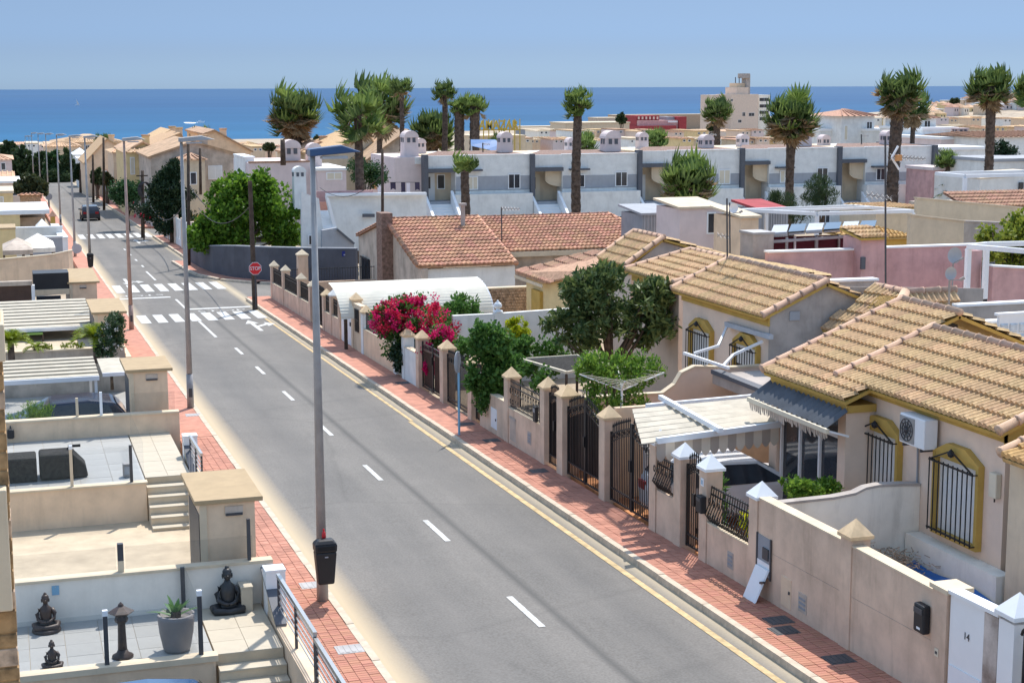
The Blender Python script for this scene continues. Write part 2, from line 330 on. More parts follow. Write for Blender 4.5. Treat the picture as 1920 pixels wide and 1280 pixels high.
    for c, wd, nn, colr, k in ((9.0, .15, .07, (.09, .086, .08, 1), .75), (7.1, .9, .5, (.125, .119, .113, 1), .32), (10.2, .9, .5, (.125, .119, .113, 1), .3), (5.45, .62, .25, (.50, .40, .27, 1), 1.25), (11.55, .40, .2, (.50, .41, .28, 1), .9)):
        q = N.new('ShaderNodeMath'); q.operation = 'MULTIPLY'; q.inputs[1].default_value = k; q.use_clamp = True; L.new(band(c, wd, nn), q.inputs[0])
        x = N.new('ShaderNodeMix'); x.data_type = 'RGBA'; x.inputs['B'].default_value = colr; L.new(q.outputs[0], x.inputs['Factor']); L.new(last, x.inputs['A']); last = x.outputs['Result']
    L.new(last, b.inputs['Base Color'])
    bp = N.new('ShaderNodeBump'); bp.inputs['Strength'].default_value = .25; bp.inputs['Distance'].default_value = .01; L.new(n3.outputs['Fac'], bp.inputs['Height']); L.new(bp.outputs[0], b.inputs['Normal'])
    return m
M['asphalt'] = roadmat()
M['paint'] = mat('white_road_paint', (.58, .57, .54), var=.16, scale=9, stain=.6, streak=False)
M['ypaint'] = mat('yellow_road_paint', (.56, .41, .215), var=.16, scale=5, stain=.3, streak=False)
M['kerb'] = mat('concrete_kerb', (.56, .46, .35), var=.14, scale=3, stain=.3, bump=.15, streak=False)
M['brick'] = mat('red_paving_brick', (.49, .222, .148), var=.1, scale=2.5, orand=.12, bump=.1)
M['brickfar'] = mat('red_paving', (.49, .225, .155), var=.12, scale=3.0, stain=.2, streak=False)
M['joint'] = mat('sand_joint', (.47, .27, .2), var=.1)
M['ground'] = mat('dry_ground', (.40, .32, .23), var=.22, scale=.25, stain=.3, streak=False)
# ground: one sheet down to the shore; beside the left terraces it lies lower
mb = MB()
ys = [-60, 12, 84, 200, 400, 700, 1000, 1290]
for a, b in zip(ys[:-1], ys[1:]):
    for x0, x1 in ((-500, 4.30), (4.30, 16), (16, 1500)):
        d = 5.2 if (x0 < 0 and 12 <= a < 84) else .34
        mb.poly((x0, a, zr(a)-d), (x1, a, zr(a)-d), (x1, b, zr(b)-d), (x0, b, zr(b)-d))
shore = [(-80, 275), (0, 275), (240, 273), (480, 270), (700, 262), (900, 243), (1020, 237), (1110, 233), (1160, 220), (1240, 214), (1400, 215), (1560, 212), (1700, 203), (1800, 196), (2100, 193), (2500, 193)]
sp = [P(x, y, Z=SEA) for x, y in shore]
for a, b in zip(sp[:-1], sp[1:]):
    ya, yb = 1290, 1290; za = zr(1290)-.34
    mb.poly((a.x*1290/a.y if a.y > 1290 else a.x, ya, za), (b.x*1290/b.y if b.y > 1290 else b.x, yb, za), (b.x, max(b.y, 1291), SEA-.5), (a.x, max(a.y, 1291), SEA-.5))
S('ground', mb, M['ground'])
# sea
def seamat():
    m = bpy.data.materials.new('sea_water'); m.use_nodes = True; N = m.node_tree.nodes; L = m.node_tree.links; b = N['Principled BSDF']
    b.inputs['Roughness'].default_value = .55; b.inputs['Specular IOR Level'].default_value = .03
    tc = N.new('ShaderNodeTexCoord'); sp = N.new('ShaderNodeSeparateXYZ'); L.new(tc.outputs['Object'], sp.inputs[0])
    mr = N.new('ShaderNodeMapRange'); mr.inputs[1].default_value = 1100; mr.inputs[2].default_value = 9000; L.new(sp.outputs['Y'], mr.inputs[0])
    r = N.new('ShaderNodeValToRGB'); e = r.color_ramp.elements
    e[0].position = 0; e[0].color = (.022, .120, .232, 1); e[1].position = 1; e[1].color = (.036, .095, .190, 1)
    k = r.color_ramp.elements.new(.12); k.color = (.022, .096, .200, 1); k = r.color_ramp.elements.new(.4); k.color = (.026, .084, .182, 1)
    L.new(mr.outputs[0], r.inputs[0])
    mp = N.new('ShaderNodeMapping'); mp.inputs['Scale'].default_value = (.0011, .004, 1); L.new(tc.outputs['Object'], mp.inputs[0])
    n = N.new('ShaderNodeTexNoise'); n.inputs['Scale'].default_value = 1; n.inputs['Detail'].default_value = 6; L.new(mp.outputs[0], n.inputs['Vector'])
    q = N.new('ShaderNodeMapRange'); q.inputs[1].default_value = .3; q.inputs[2].default_value = .7; q.inputs[3].default_value = .9; q.inputs[4].default_value = 1.08; L.new(n.outputs['Fac'], q.inputs[0])
    hs = N.new('ShaderNodeHueSaturation'); L.new(q.outputs[0], hs.inputs['Value']); L.new(r.outputs[0], hs.inputs['Color']); L.new(hs.outputs[0], b.inputs['Base Color'])
    return m
mb = MB(); mb.poly((-60000, 700, SEA), (90000, 700, SEA), (90000, 70000, SEA), (-60000, 70000, SEA))
S('sea', mb, seamat())
# road: a sheet 12 cm below the pavements
KL, KR, FX = 5.42, 11.50, 12.70
mb = MB(); ye = [-20, 20, 82, 100, 135, 280]
for a, b in zip(ye[:-1], ye[1:]): mb.poly((KL-.1, a, zr(a)-.12), (KR+.1, a, zr(a)-.12), (KR+.1, b, zr(b)-.12), (KL-.1, b, zr(b)-.12))
road = S('road', mb, M['asphalt']); road['at'] = (0, 0, 0)
mb = MB(); pts = [(KR-.3, 81.0), (13.5, 81.4), (22, 79.0), (60, 72.0), (60, 78.0), (22, 86.2), (17, 87.6), (14.2, 90.5), (12.4, 96.5), (KR-.3, 101)]
mb.poly(*[(x, y, zr(y)-.116) for x, y in pts])
S('side_street', mb, M['asphalt'])
mb = MB(); pts = [(KR-.3, 131), (13, 132), (40, 130), (40, 138), (13, 141), (KR-.3, 143)]
mb.poly(*[(x, y, zr(y)-.116) for x, y in pts]); S('far_side_street', mb, M['asphalt'])
def mark(name, x0, x1, y0, y1, m='paint', dz=-.112):
    mb = MB(); mb.poly((x0, y0, zr(y0)+dz), (x1, y0, zr(y0)+dz), (x1, y1, zr(y1)+dz), (x0, y1, zr(y1)+dz)); mb.build(name, M[m], road)
for c in (20, 26.05, 32.15, 38.3, 44.4, 50.6, 56.4, 61.7): mark('lane_dash', 8.48, 8.60, c-.95, c+.95)
for a, b in ((66.2, 72.4), (77.5, 82), (93, 99)): mark('lane_line', 8.18, 8.30, a, b)
for c in (103, 108, 113, 118): mark('lane_dash', 8.3, 8.42, c-.7, c+.7)
for i in range(8): mark('crossing_stripe', 5.72+i*.74, 6.16+i*.74, 72.2, 75.4)
for i in range(8): mark('crossing_stripe', 5.62+i*.76, 6.08+i*.76, 86.4, 90.6)
for i in range(8): mark('crossing_stripe', 5.9+i*.74, 6.36+i*.74, 131, 136.4)
mark('stop_line', 5.3, 8.1, 83.0, 83.5); mark('stop_line', 8.3, 11.3, 76.9, 77.4)
mark('yellow_line', 11.06, 11.19, 17, 44.75, 'ypaint')
mark('faded_yellow_line', 11.15, 11.25, 44.8, 72, 'ypaint')
def roadtext(txt, x, y, rz, w, h):
    text('road_lettering', txt, 'paint', road, Matrix.Translation((x, y, zr(y)-.110)) @ Matrix.Rotation(-.0245, 4, 'X') @ Matrix.Rotation(rz, 4, 'Z') @ Matrix.Diagonal((w, h, 1, 1)))
roadtext('STOP', 9.75, 75.95, 0, .95, .85); roadtext('STOP', 6.75, 84.6, math.pi, .95, .95)
def arrow(x, y, s, turn):
    mb = MB(); z = lambda yy: zr(yy)-.111
    def pl(*q): mb.poly(*[(x+a, y+b*s, z(y+b*s)) for a, b in q])
    pl((-.09, -1.5), (.09, -1.5), (.09, .5), (-.09, .5)); pl((-.3, .5), (.3, .5), (0, 1.5))
    if turn:
        pl((.09, -.5), (.55, 0), (.55, .35), (.09, -.15)); pl((.55, -.35), (.95, .2), (.55, .75))
    mb.build('direction_arrow', M['paint'], road)
arrow(10.35, 69.6, 1.35, 1); arrow(6.6, 92.6, -1.3, 1); arrow(9.9, 126, 1.6, 1)
# kerbs: real steps, cut into stones near the camera
def kerb(name, x0, x1, a, b):
    t = T(name, name.replace('_', ' '), 'kerb', (x0, a, zr(a))); del t['label']; del t['category']; t['kind'] = 'structure'
    me = MB().hexa([(0, .006, -.2), (x1-x0, .006, -.2), (x1-x0, .994, -.2-.0245), (0, .994, -.2-.0245)], [(0, .006, .012), (x1-x0, .006, .012), (x1-x0, .994, .012-.0245), (0, .994, .012-.0245)]).mesh('kerb_stone', M['kerb'])
    y = a
    while y < min(b, a+60): piece('kerb_stone', me, t, Matrix.Translation((x0+random.uniform(-.006, .006), y, zr(y)+random.uniform(-.004, .004)))); y += 1
    if y < b: MB().wally(x0, x1, y, b, zr(y)+.012, zr(b)+.012).build('kerb_run', M['kerb'], t)
kerb('left_kerb', 5.29, KL, 18, 250); kerb('right_kerb', KR, KR+.14, 16, 80); kerb('far_right_kerb', KR, KR+.14, 100, 131); kerb('farthest_right_kerb', KR, KR+.14, 143, 250)
# pavements with bricks
def pave(name, x0, x1, a, b, nb, stuffto):
    mb = MB().wally(x0, x1, a, stuffto, zr(a)-.008, zr(stuffto)-.008, zr(a)-.35, zr(stuffto)-.35)
    t = S(name, mb, M['joint']); t['at'] = (0, 0, 0)
    if b > stuffto: MB().wally(x0, x1, stuffto, b, zr(stuffto)+.004, zr(b)+.004).build('red_paving', M['brickfar'], t)
    bw = (x1-x0)/5
    def bk(mb, x, y, r=0):
        mb.hexa([(x+.004, y+.004, zr(y)-.03), (x+bw-.004, y+.004, zr(y)-.03), (x+bw-.004, y+.096, zr(y+.1)-.03), (x+.004, y+.096, zr(y+.1)-.03)],
                [(x+.006, y+.006, zr(y)+.004+r), (x+bw-.006, y+.006, zr(y)+.004+r), (x+bw-.006, y+.094, zr(y+.1)+.004+r), (x+.006, y+.094, zr(y+.1)+.004+r)])
    q = MB(); bk(q, 0, 0); q.v = [(x, y, z) for x, y, z in q.v]; me = q.mesh('paving_brick', M['brick'])
    rest = MB(); i = 0; y = a
    while y < stuffto-.1:
        for k in range(5):
            off = 0
            if nb[0] <= y < nb[1] and i < 300:
                piece('paving_brick', me, t, Matrix.Translation((x0+k*bw, y, zr(y)+random.uniform(-.003, .003)))); i += 1
            else: bk(rest, x0+k*bw, y, random.uniform(-.003, .003))
        y += .1
    rest.build('paving_bricks', M['brickfar'], t, kind='stuff')
pave('left_pavement', 4.36, 5.285, 18, 250, (22.9, 30), 44)
pave('right_pavement', KR+.145, FX+.06, 16, 80.6, (20.6, 28), 42)
mb = MB().wally(KR+.145, FX+.3, 100, 131, zr(100), zr(131)); S('far_right_pavement', mb, M['brickfar'])
mb = MB().wally(KR+.145, FX+.3, 143, 250, zr(143), zr(250)); S('farthest_right_pavement', mb, M['brickfar'])
# manhole covers on the pavements
for i, (x, y, lb) in enumerate([(655, 1217, 'grey metal cover in the left pavement nearest the camera'), (585, 1097, 'grey metal cover in the left pavement beside the bin'), (362, 778, 'grey metal cover in the left pavement beyond the second lamp post'),
                              (1460, 1163, 'dark metal cover in the right pavement below the meter doors'), (1470, 1182, 'small square cover right behind the dark one on the right pavement'), (1573, 1236, 'dark metal cover in the right pavement under the stained wall'),
                              (1010, 883, 'dark cover in the right pavement by the narrow brown gate'), (922, 826, 'dark cover in the right pavement under the ivy'), (875, 795, 'dark cover in the right pavement by the blue sign pole'), (755, 718, 'dark cover in the right pavement near the bougainvillea')]):
    g = G(x, y); mb = MB().box(g.x-.22, g.y-.2, g.z-.05, g.x+.22, g.y+.2, g.z+.012)
    for k in range(4): mb.box(g.x-.18+k*.1, g.y-.16, g.z+.012, g.x-.12+k*.1, g.y+.16, g.z+.017)
    o = mb.build('manhole_cover', M['darkmetal' if x > 700 else 'galv']); o['label'] = lb; o['category'] = 'manhole cover'; o['group'] = 'covers in the pavements'
# ================================================================ RIGHT SIDE: garden walls, gates, houses
def pillar(t, y, h, cap, body='pink', x=None, s=.34, zb=None):
    x = FX-.02 if x is None else x; z0 = zr(y) if zb is None else zb
    zc = z0+h-.30
    p = MB().box(x, y-s/2, z0-.35, x+s, y+s/2, zc).build('pillar', M[body], t)
    c = MB(); c.box(x-.045, y-s/2-.045, zc+.002, x+s+.045, y+s/2+.045, zc+.06); c.pyr(x-.04, y-s/2-.04, x+s+.04, y+s/2+.04, zc+.06, zc+.31)
    o = c.build('cap', M[cap], p); return p
def wall(t, y0, y1, h0, h1, body='pink', cop='cream', x0=None, w=.2):
    x0 = FX if x0 is None else x0
    if h0 > 1.4:                                              # two lifts of render with an open joint between them
        MB().wally(x0, x0+w, y0, y1, zr(y0)+.9, zr(y1)+.9).build('wall_panel', M[body], t); MB().wally(x0+.006, x0+w, y0, y1, zr(y0)+.908, zr(y1)+.908, zr(y0)+.9, zr(y1)+.9).build('joint', M['greywall'], t); MB().wally(x0, x0+w, y0, y1, zr(y0)+h0, zr(y1)+h1, zr(y0)+.908, zr(y1)+.908).build('wall_panel', M[body], t)
    else: MB().wally(x0, x0+w, y0, y1, zr(y0)+h0, zr(y1)+h1).build('wall_panel', M[body], t)
    if cop:
        MB().wally(x0-.012, x0+w+.015, y0+.003, y1-.003, zr(y0)+h0+.03, zr(y1)+h1+.03, zr(y0)+h0+.002, zr(y1)+h1+.002).build('coping', M[cop], t)
def railing(t, y0, y1, b, h, x=None, name='railing', belly=.0, scroll=True, step=.105, m='black'):
    x = FX+.08 if x is None else x; mb = MB()
    z = lambda y, q: zr(y)+q
    for q in (b+.05, h-.06, h-.2): mb.bar((x, y0, z(y0, q)), (x, y1, z(y1, q)), .025, .03)
    n = max(3, int((y1-y0)/step))
    for i in range(n+1):
        y = y0+.02+(y1-y0-.04)*i/n
        if belly:
            mb.bar((x, y, z(y, h-.03)), (x-belly*.3, y, z(y, b+.55*(h-b))), .016); mb.bar((x-belly*.3, y, z(y, b+.55*(h-b))), (x-belly, y, z(y, b+.25*(h-b))), .016); mb.bar((x-belly, y, z(y, b+.25*(h-b))), (x, y, z(y, b)), .016)
        else: mb.bar((x, y, z(y, b)), (x, y, z(y, h+.02)), .017)
        if scroll and i % 2 == 0:
            for zz in (b+.18, b+.45, h-.3):
                c = [(x-.015-belly*.6, y+.045*math.cos(a), z(y, zz)+.06*math.sin(a)) for a in [k*math.pi/4 for k in range(9)]]
                for p, q in zip(c[:-1], c[1:]): mb.bar(p, q, .011)
    return mb.build(name, M[m], t)
def gate(name, label, y0, y1, hs, hc, panel=None, legs=.3, x=None, group=None, double=True, bars=True):
    """leaves between two pillars, the top edge rising from hs at the pillars to hc in the middle"""
    x = FX+.12 if x is None else x; t = T(name, label, 'gate', (x, (y0+y1)/2, zr((y0+y1)/2)), group)
    ym = (y0+y1)/2
    for a, b in (((y0, ym), (ym, y1)) if double else ((y0, y1),)):
        a += .025; b -= .025; f = MB(); z = lambda y, q: zr(y)+q
        def top(y):
            if not double: return hs+(hc-hs)*math.sin(math.pi*(y-y0)/(y1-y0))
            k = 1-abs(y-ym)/(y1-ym); return hs+(hc-hs)*(k**.7)
        for y in (a, b): f.bar((x, y, z(y, .05)), (x, y, z(y, top(y)+.1)), .045)
        for q in (.08, legs): f.bar((x, a, z(a, q)), (x, b, z(b, q)), .035)
        k = 8
        for i in range(k):
            ya, yb = a+(b-a)*i/k, a+(b-a)*(i+1)/k
            f.bar((x, ya, z(ya, top(ya))), (x, yb, z(yb, top(yb))), .03); f.bar((x, ya, z(ya, top(ya)-.16)), (x, yb, z(yb, top(yb)-.16)), .02)
            ym_ = (ya+yb)/2; c = [(x-.012, ym_+.04*math.cos(q), z(ym_, top(ym_)-.08)+.055*math.sin(q)) for q in [j*math.pi/3 for j in range(7)]]
            for p, q in zip(c[:-1], c[1:]): f.bar(p, q, .014)
        f.build('leaf_frame', M['black'], t)
        if bars:
            s = MB(); n = max(4, int((b-a)/.1))
            for i in range(1, n):
                y = a+(b-a)*i/n; s.bar((x, y, z(y, .08)), (x, y, z(y, top(y)+.16)), .018); s.pyr(x-.02, y-.02, x+.02, y+.02, z(y, top(y)+.16), z(y, top(y)+.26))
            s.build('spear_bars', M['black'], t)
        if panel:
            k = 6; n = max(4, int((b-a)/.12))
            pts = [(x+.03, a+.03, z(a, legs))]+[(x+.03, a+.03+(b-a-.06)*i/k, z(a+.03+(b-a-.06)*i/k, top(a+.03+(b-a-.06)*i/k)-.2)) for i in range(k+1)]+[(x+.03, b-.03, z(b, legs))]
            q = MB().prism(pts, (.02, 0, 0))
            for i in range(n): yy = a+.05+(b-a-.1)*i/n; q.bar((x+.024, yy, z(yy, legs)), (x+.024, yy, z(yy, top(yy)-.22)), .02)
            q.build('sheet_panel', M[panel], t)
    f = MB().box(x-.06, ym-.03, zr(ym)+.95, x-.005, ym+.05, zr(ym)+1.2).build('lock', M['black'], t)
    return t
def boxthing(name, label, cat, x0, y0, z0, x1, y1, z1, m, parts=(), bevel=.01, group=None):
    t = T(name, label, cat, ((x0+x1)/2, (y0+y1)/2, z0), group); MB().box(x0, y0, z0, x1, y1, z1).build('case', M[m], t, bevel=bevel)
    for pn, a, pm in parts: MB().box(*a).build(pn, M[pm], t)
    return t
# --- property 1, nearest
t = T('garden_wall', 'stained pinkish garden wall with cream coping, iron railing and pyramid capped pillars nearest the camera', 'garden wall', (FX, 23, zr(23)))
wall(t, 19.58, 21.93, 1.66, 1.72); wall(t, 22.27, 25.26, 1.74, 1.78); wall(t, 25.62, 27.44, .80, .80)
MB().box(FX-.02, 19.2, zr(19.4)-.3, FX+.36, 19.57, zr(19.4)+1.72).build('end_pillar', M['pink'], t)
MB().box(FX-.05, 19.16, zr(19.4)+1.722, FX+.40, 19.62, zr(19.4)+1.79).build('flat_cap', M['cream'], t)
for y, h, c in ((22.1, 2.14, 'tan'), (25.44, 2.05, 'whiter'), (27.62, 2.12, 'whiter'), (28.86, 2.12, 'whiter'), (30.14, 2.16, 'whiter')): pillar(t, y, h, c)
railing(t, 25.63, 27.43, .80, 1.58, belly=.14); wall(t, 29.05, 29.95, .92, .92, cop=None); railing(t, 29.06, 29.94, .95, 1.68, belly=.14, x=FX+.03)
gate('narrow_gate', 'narrow black iron gate between two white capped pillars with a potted plant behind', 27.82, 28.67, 1.62, 1.80, legs=.3, double=False)
gate('double_gate', 'black iron double gate of open bars in front of the car port', 30.36, 32.88, 1.50, 1.92, legs=.34)
# meter niche with its door off
z = lambda y, h: zr(y)+h
tm = T('meter_cupboard', 'open meter cupboard in the pinkish wall with its white door taken off', 'meter box', (FX, 25.0, z(25, .4)))
MB().box(FX-.012, 24.72, z(25, .42), FX-.003, 25.26, z(25, 1.14)).build('opening', M['grey'], tm)
MB().box(FX-.02, 24.75, z(25, .44), FX-.012, 25.24, z(25, .68)).build('lower_door', M['whitemetal'], tm)
q = MB(); q.box(FX-.03, 24.70, z(25, .40), FX-.012, 24.74, z(25, 1.16)); q.box(FX-.03, 25.24, z(25, .40), FX-.012, 25.28, z(25, 1.16)); q.build('frame', M['darkmetal'], tm)
MB().box(FX-.035, 24.80, z(25, .74), FX-.013, 25.02, z(25, .95)).build('meter', M['darkmetal'], tm)
q = MB().hexa([(FX-.34, 24.62, z(24.8, .0)), (FX-.05, 24.62, z(24.8, .0)), (FX-.05, 24.62, z(24.8, .0)), (FX-.34, 24.62, z(24.8, .0))], [(0, 0, 0)]*4)
t2 = T('leaning_door', 'white cupboard door leaning against the foot of the pinkish wall', 'door panel', (FX-.2, 25.0, z(25, 0)))
MB().hexa([(FX-.30, 24.75, z(24.75, .0)), (FX-.28, 24.73, z(24.75, .02)), (FX-.28, 25.2, z(25.2, .02)), (FX-.30, 25.22, z(25.2, .0))], [(FX-.06, 24.75, z(24.75, .58)), (FX-.03, 24.73, z(24.75, .58)), (FX-.03, 25.2, z(25.2, .58)), (FX-.06, 25.22, z(25.2, .58))]).build('panel', M['whitemetal'], t2)
MB().bar((FX-.17, 24.80, z(24.8, .36)), (FX-.17, 24.66, z(24.7, .40)), .04).build('latch', M['darkmetal'], t2)
boxthing('meter_door', 'tall closed pinkish meter door low in the garden wall', 'meter box', FX-.012, 23.95, z(24, .08), FX+.01, 24.32, z(24, .62), 'peach', [('lock', (FX-.03, 23.98, z(24, .35), FX-.012, 24.02, z(24, .4)), 'darkmetal')])
boxthing('wall_vent', 'square pinkish vent plate in the garden wall near the tall meter door', 'vent', FX-.012, 23.38, z(23.5, .16), FX+.01, 23.68, z(23.5, .5), 'oldwall', [('slat', (FX-.02, 23.42, z(23.5, .22+.08*i), FX-.012, 23.64, z(23.5, .26+.08*i)), 'grey') for i in range(3)])
boxthing('wall_vent', 'small grey vent plate in the low wall under the iron railing', 'vent', FX-.012, 26.25, z(26.3, .18), FX+.01, 26.5, z(26.3, .5), 'greywall', [('slat', (FX-.02, 26.28, z(26.3, .24+.08*i), FX-.012, 26.47, z(26.3, .28+.08*i)), 'grey') for i in range(3)])
boxthing('letterbox', 'black plastic letterbox on the stained wall beside the white panel', 'letterbox', FX-.13, 19.62, z(19.6, .98), FX-.004, 19.9, z(19.6, 1.42), 'plasticblk', [('flap', (FX-.145, 19.65, z(19.6, 1.28), FX-.131, 19.87, z(19.6, 1.36)), 'darkmetal'), ('emblem', (FX-.136, 19.7, z(19.6, 1.04), FX-.131, 19.79, z(19.6, 1.075)), 'whitemetal')], bevel=.03)
boxthing('letterbox', 'black letterbox on the pillar beside the scrolled railing', 'letterbox', FX-.15, 27.42, z(27.5, 1.0), FX-.025, 27.66, z(27.5, 1.34), 'plasticblk', [('flap', (FX-.16, 27.45, z(27.5, 1.24), FX-.151, 27.63, z(27.5, 1.3)), 'darkmetal')], bevel=.02)
boxthing('bell_push', 'small pale bell push low on the wall next to the white panel', 'doorbell', FX-.03, 19.36, z(19.4, .72), FX-.021, 19.46, z(19.4, .84), 'creamshut', [('button', (FX-.036, 19.385, z(19.4, .76), FX-.031, 19.435, z(19.4, .8)), 'darkmetal')])
o = boxthing('number_plaque', 'small blue and white plaque on the pillar right of the narrow gate', 'house number', FX-.035, 27.56, z(27.6, 1.5), FX-.022, 27.7, z(27.6, 1.66), 'whitemetal', [('motif', (FX-.039, 27.6, z(27.6, 1.54), FX-.036, 27.66, z(27.6, 1.62)), 'bluepole')])
# entrance pier of white panels and veined stone
t = T('entrance_pier', 'white rendered entrance pier with a veined brown stone strip and white pyramid cap', 'entrance pier', (FX, 18.4, zr(18.4)))
MB().wally(FX+.01, FX+.16, 18.31, 19.15, z(18.3, 1.74), z(19.15, 1.74)).build('upper_panel', M['whiter'], t)
MB().wally(FX-.006, FX+.009, 18.34, 19.12, z(18.34, .70), z(19.12, .70), z(18.34, -.1), z(19.12, -.1)).build('lower_door', M['whitemetal'], t)
MB().wally(FX-.002, FX+.16, 17.98, 18.305, z(18, 1.72), z(18.3, 1.72)).build('stone_strip', M['marble'], t)
MB().wally(FX-.03, FX+.2, 17.96, 19.17, z(18, 1.80), z(19.15, 1.80), z(18, 1.745), z(19.15, 1.745)).build('coping', M['whiter'], t)
MB().box(FX+.0, 17.62, zr(18)-.3, FX+.36, 17.97, zr(18)+1.74).build('pillar', M['whiter'], t)
c = MB(); c.box(FX-.05, 17.56, zr(18)+1.80, FX+.42, 18.02, zr(18)+1.86); c.pyr(FX-.05, 17.56, FX+.42, 18.02, zr(18)+1.86, zr(18)+2.14); c.build('cap', M['whiter'], t)
text('house_number', '14', 'darkmetal', t, Matrix.Translation((.004, .32, 1.22)) @ Matrix(((0, 0, -1, 0), (-.15, 0, 0, 0), (0, .15, 0, 0), (0, 0, 0, 1))), .003)
t = gate('narrow_gate', 'black iron gate with scrolls at the right edge beside the white pier', 16.5, 17.55, 1.5, 1.62, double=False, panel='plasticblk', legs=.25)
c = MB()
for k in range(14):
    a0, a1 = k*.45, (k+1)*.45; r0, r1 = .16-.009*k, .16-.009*(k+1)
    c.bar((FX+.05, 17.36+r0*math.cos(a0), zr(17.4)+1.62+r0*math.sin(a0)), (FX+.05, 17.36+r1*math.cos(a1), zr(17.4)+1.62+r1*math.sin(a1)), .03)
c.build('scroll', M['black'], t)
t = T('capped_pillar', 'tan pillar with a flat cap behind the black gate at the right edge', 'pillar', (13.6, 17.0, zr(17))); MB().box(13.5, 16.8, zr(17)-.3, 13.95, 17.5, zr(17)+1.6).build('shaft', M['yellowish'], t); MB().box(13.45, 16.75, zr(17)+1.602, 14.0, 17.55, zr(17)+1.7).build('cap', M['cream'], t)
# --- property 2
t = T('garden_wall', 'pinkish garden wall with tan pyramid caps around the brown gates and under the ivy', 'garden wall', (FX, 38, zr(38)))
for y, h, c, s in ((33.1, 2.18, 'tan', .36), (35.98, 2.22, 'tan', .42), (37.3, 2.22, 'tan', .34), (40.32, 2.04, 'tan', .34), (43.85, 1.9, 'tan', .4), (46.95, 1.95, 'tan', .4)): pillar(t, y, h, c, s=s)
wall(t, 37.48, 40.14, .95, .95); railing(t, 37.5, 40.12, .97, 1.75, scroll=True, x=FX+.06); wall(t, 40.5, 42.85, 1.05, 1.05)
gate('double_gate', 'brown sheet metal double gate with black spear tops between tan capped pillars', 33.3, 35.75, 1.60, 1.98, panel='brown', legs=.36)
gate('narrow_gate', 'narrow brown sheet gate next to the wide brown double gate', 36.22, 37.1, 1.75, 1.88, panel='brown', legs=.28, double=False)
gate('narrow_gate', 'narrow black gate half hidden by ivy near the blue sign pole', 42.95, 43.6, 1.4, 1.5, panel='plasticblk', double=False)
gate('double_gate', 'black barred gate lined with green hedge between two tan pillars', 44.1, 46.7, 1.45, 1.5, legs=.2)
boxthing('intercom', 'black intercom box on the wall end beside the narrow brown gate', 'intercom', FX-.09, 37.62, z(37.6, 1.0), FX-.02, 37.82, z(37.6, 1.4), 'plasticblk', [('speaker', (FX-.1, 37.65, z(37.6, 1.25), FX-.091, 37.79, z(37.6, 1.35)), 'galv')])
boxthing('meter_door', 'pale grey meter door in the wall below the ivy', 'meter box', FX-.012, 41.2, z(41.3, .15), FX+.01, 41.75, z(41.3, .72), 'whitemetal', [('lock', (FX-.03, 41.24, z(41.3, .4), FX-.012, 41.29, z(41.3, .46)), 'darkmetal')])
boxthing('meter_door', 'pinkish meter door low in the wall under the black railing', 'meter box', FX-.012, 39.5, z(39.7, .12), FX+.01, 40.0, z(39.7, .72), 'oldwall', [('frame', (FX-.02, 39.47, z(39.7, .70), FX-.012, 40.03, z(39.7, .76)), 'greywall')])
boxthing('wall_vent', 'grey vent plate in the wall near the narrow brown gate', 'vent', FX-.012, 38.2, z(38.3, .3), FX+.01, 38.5, z(38.3, .62), 'greywall', [('slat', (FX-.02, 38.24, z(38.3, .36+.08*i), FX-.012, 38.46, z(38.3, .4+.08*i)), 'grey') for i in range(3)])
# --- property 3
t = T('garden_wall', 'peach and white garden wall under the bougainvillea', 'garden wall', (FX, 54, zr(54)))
for y, h, c, b in ((49.95, 1.9, 'tan', 'pink'), (51.9, 1.75, 'tan', 'white'), (53.1, 1.7, 'tan', 'white'), (58.3, 1.85, 'tan', 'white'), (60.05, 2.15, 'tan', 'peach')): pillar(t, y, h, c, b, s=.36)
wall(t, 50.15, 51.7, 1.1, 1.1, 'white'); wall(t, 53.3, 58.1, .95, .95, 'peach'); railing(t, 53.4, 58.0, .97, 1.6, scroll=False); wall(t, 58.5, 59.85, 1.75, 1.75, 'peach')
g = MB(); y0, y1 = 58.85, 59.5
for i in range(6): y = y0+(y1-y0)*i/5; g.bar((FX-.03, y, z(y, .75)), (FX-.03, y, z(y, 1.6)), .02)
for q in (.75, 1.2, 1.6): g.bar((FX-.03, y0, z(y0, q)), (FX-.03, y1, z(y1, q)), .025)
g.build('window_grille', M['black'], t); MB().wally(FX-.015, FX-.002, y0, y1, z(y0, 1.58), z(y1, 1.58), z(y0, .77), z(y1, .77)).build('opening', M['glassdark'], t)
gate('double_gate', 'dark brown double gate under the right side of the bougainvillea', 47.15, 49.75, 1.45, 1.5, panel='brown', legs=.15, bars=False)
gate('narrow_gate', 'narrow dark gate in the white wall beneath the bougainvillea', 52.1, 52.9, 1.3, 1.35, panel='plasticblk', double=False, bars=False)
tt = T('garden_door', 'plain white metal door in the garden wall left of the cream grille wall', 'door', (FX, 61.2, zr(61.2)))
MB().wally(FX+.02, FX+.07, 60.3, 62.3, z(60.3, 1.5), z(62.3, 1.5), z(60.3, .03), z(62.3, .03)).build('panel', M['whitemetal'], tt); MB().box(FX-.02, 60.45, z(60.5, .8), FX+.019, 60.55, z(60.5, .95)).build('handle', M['darkmetal'], tt)
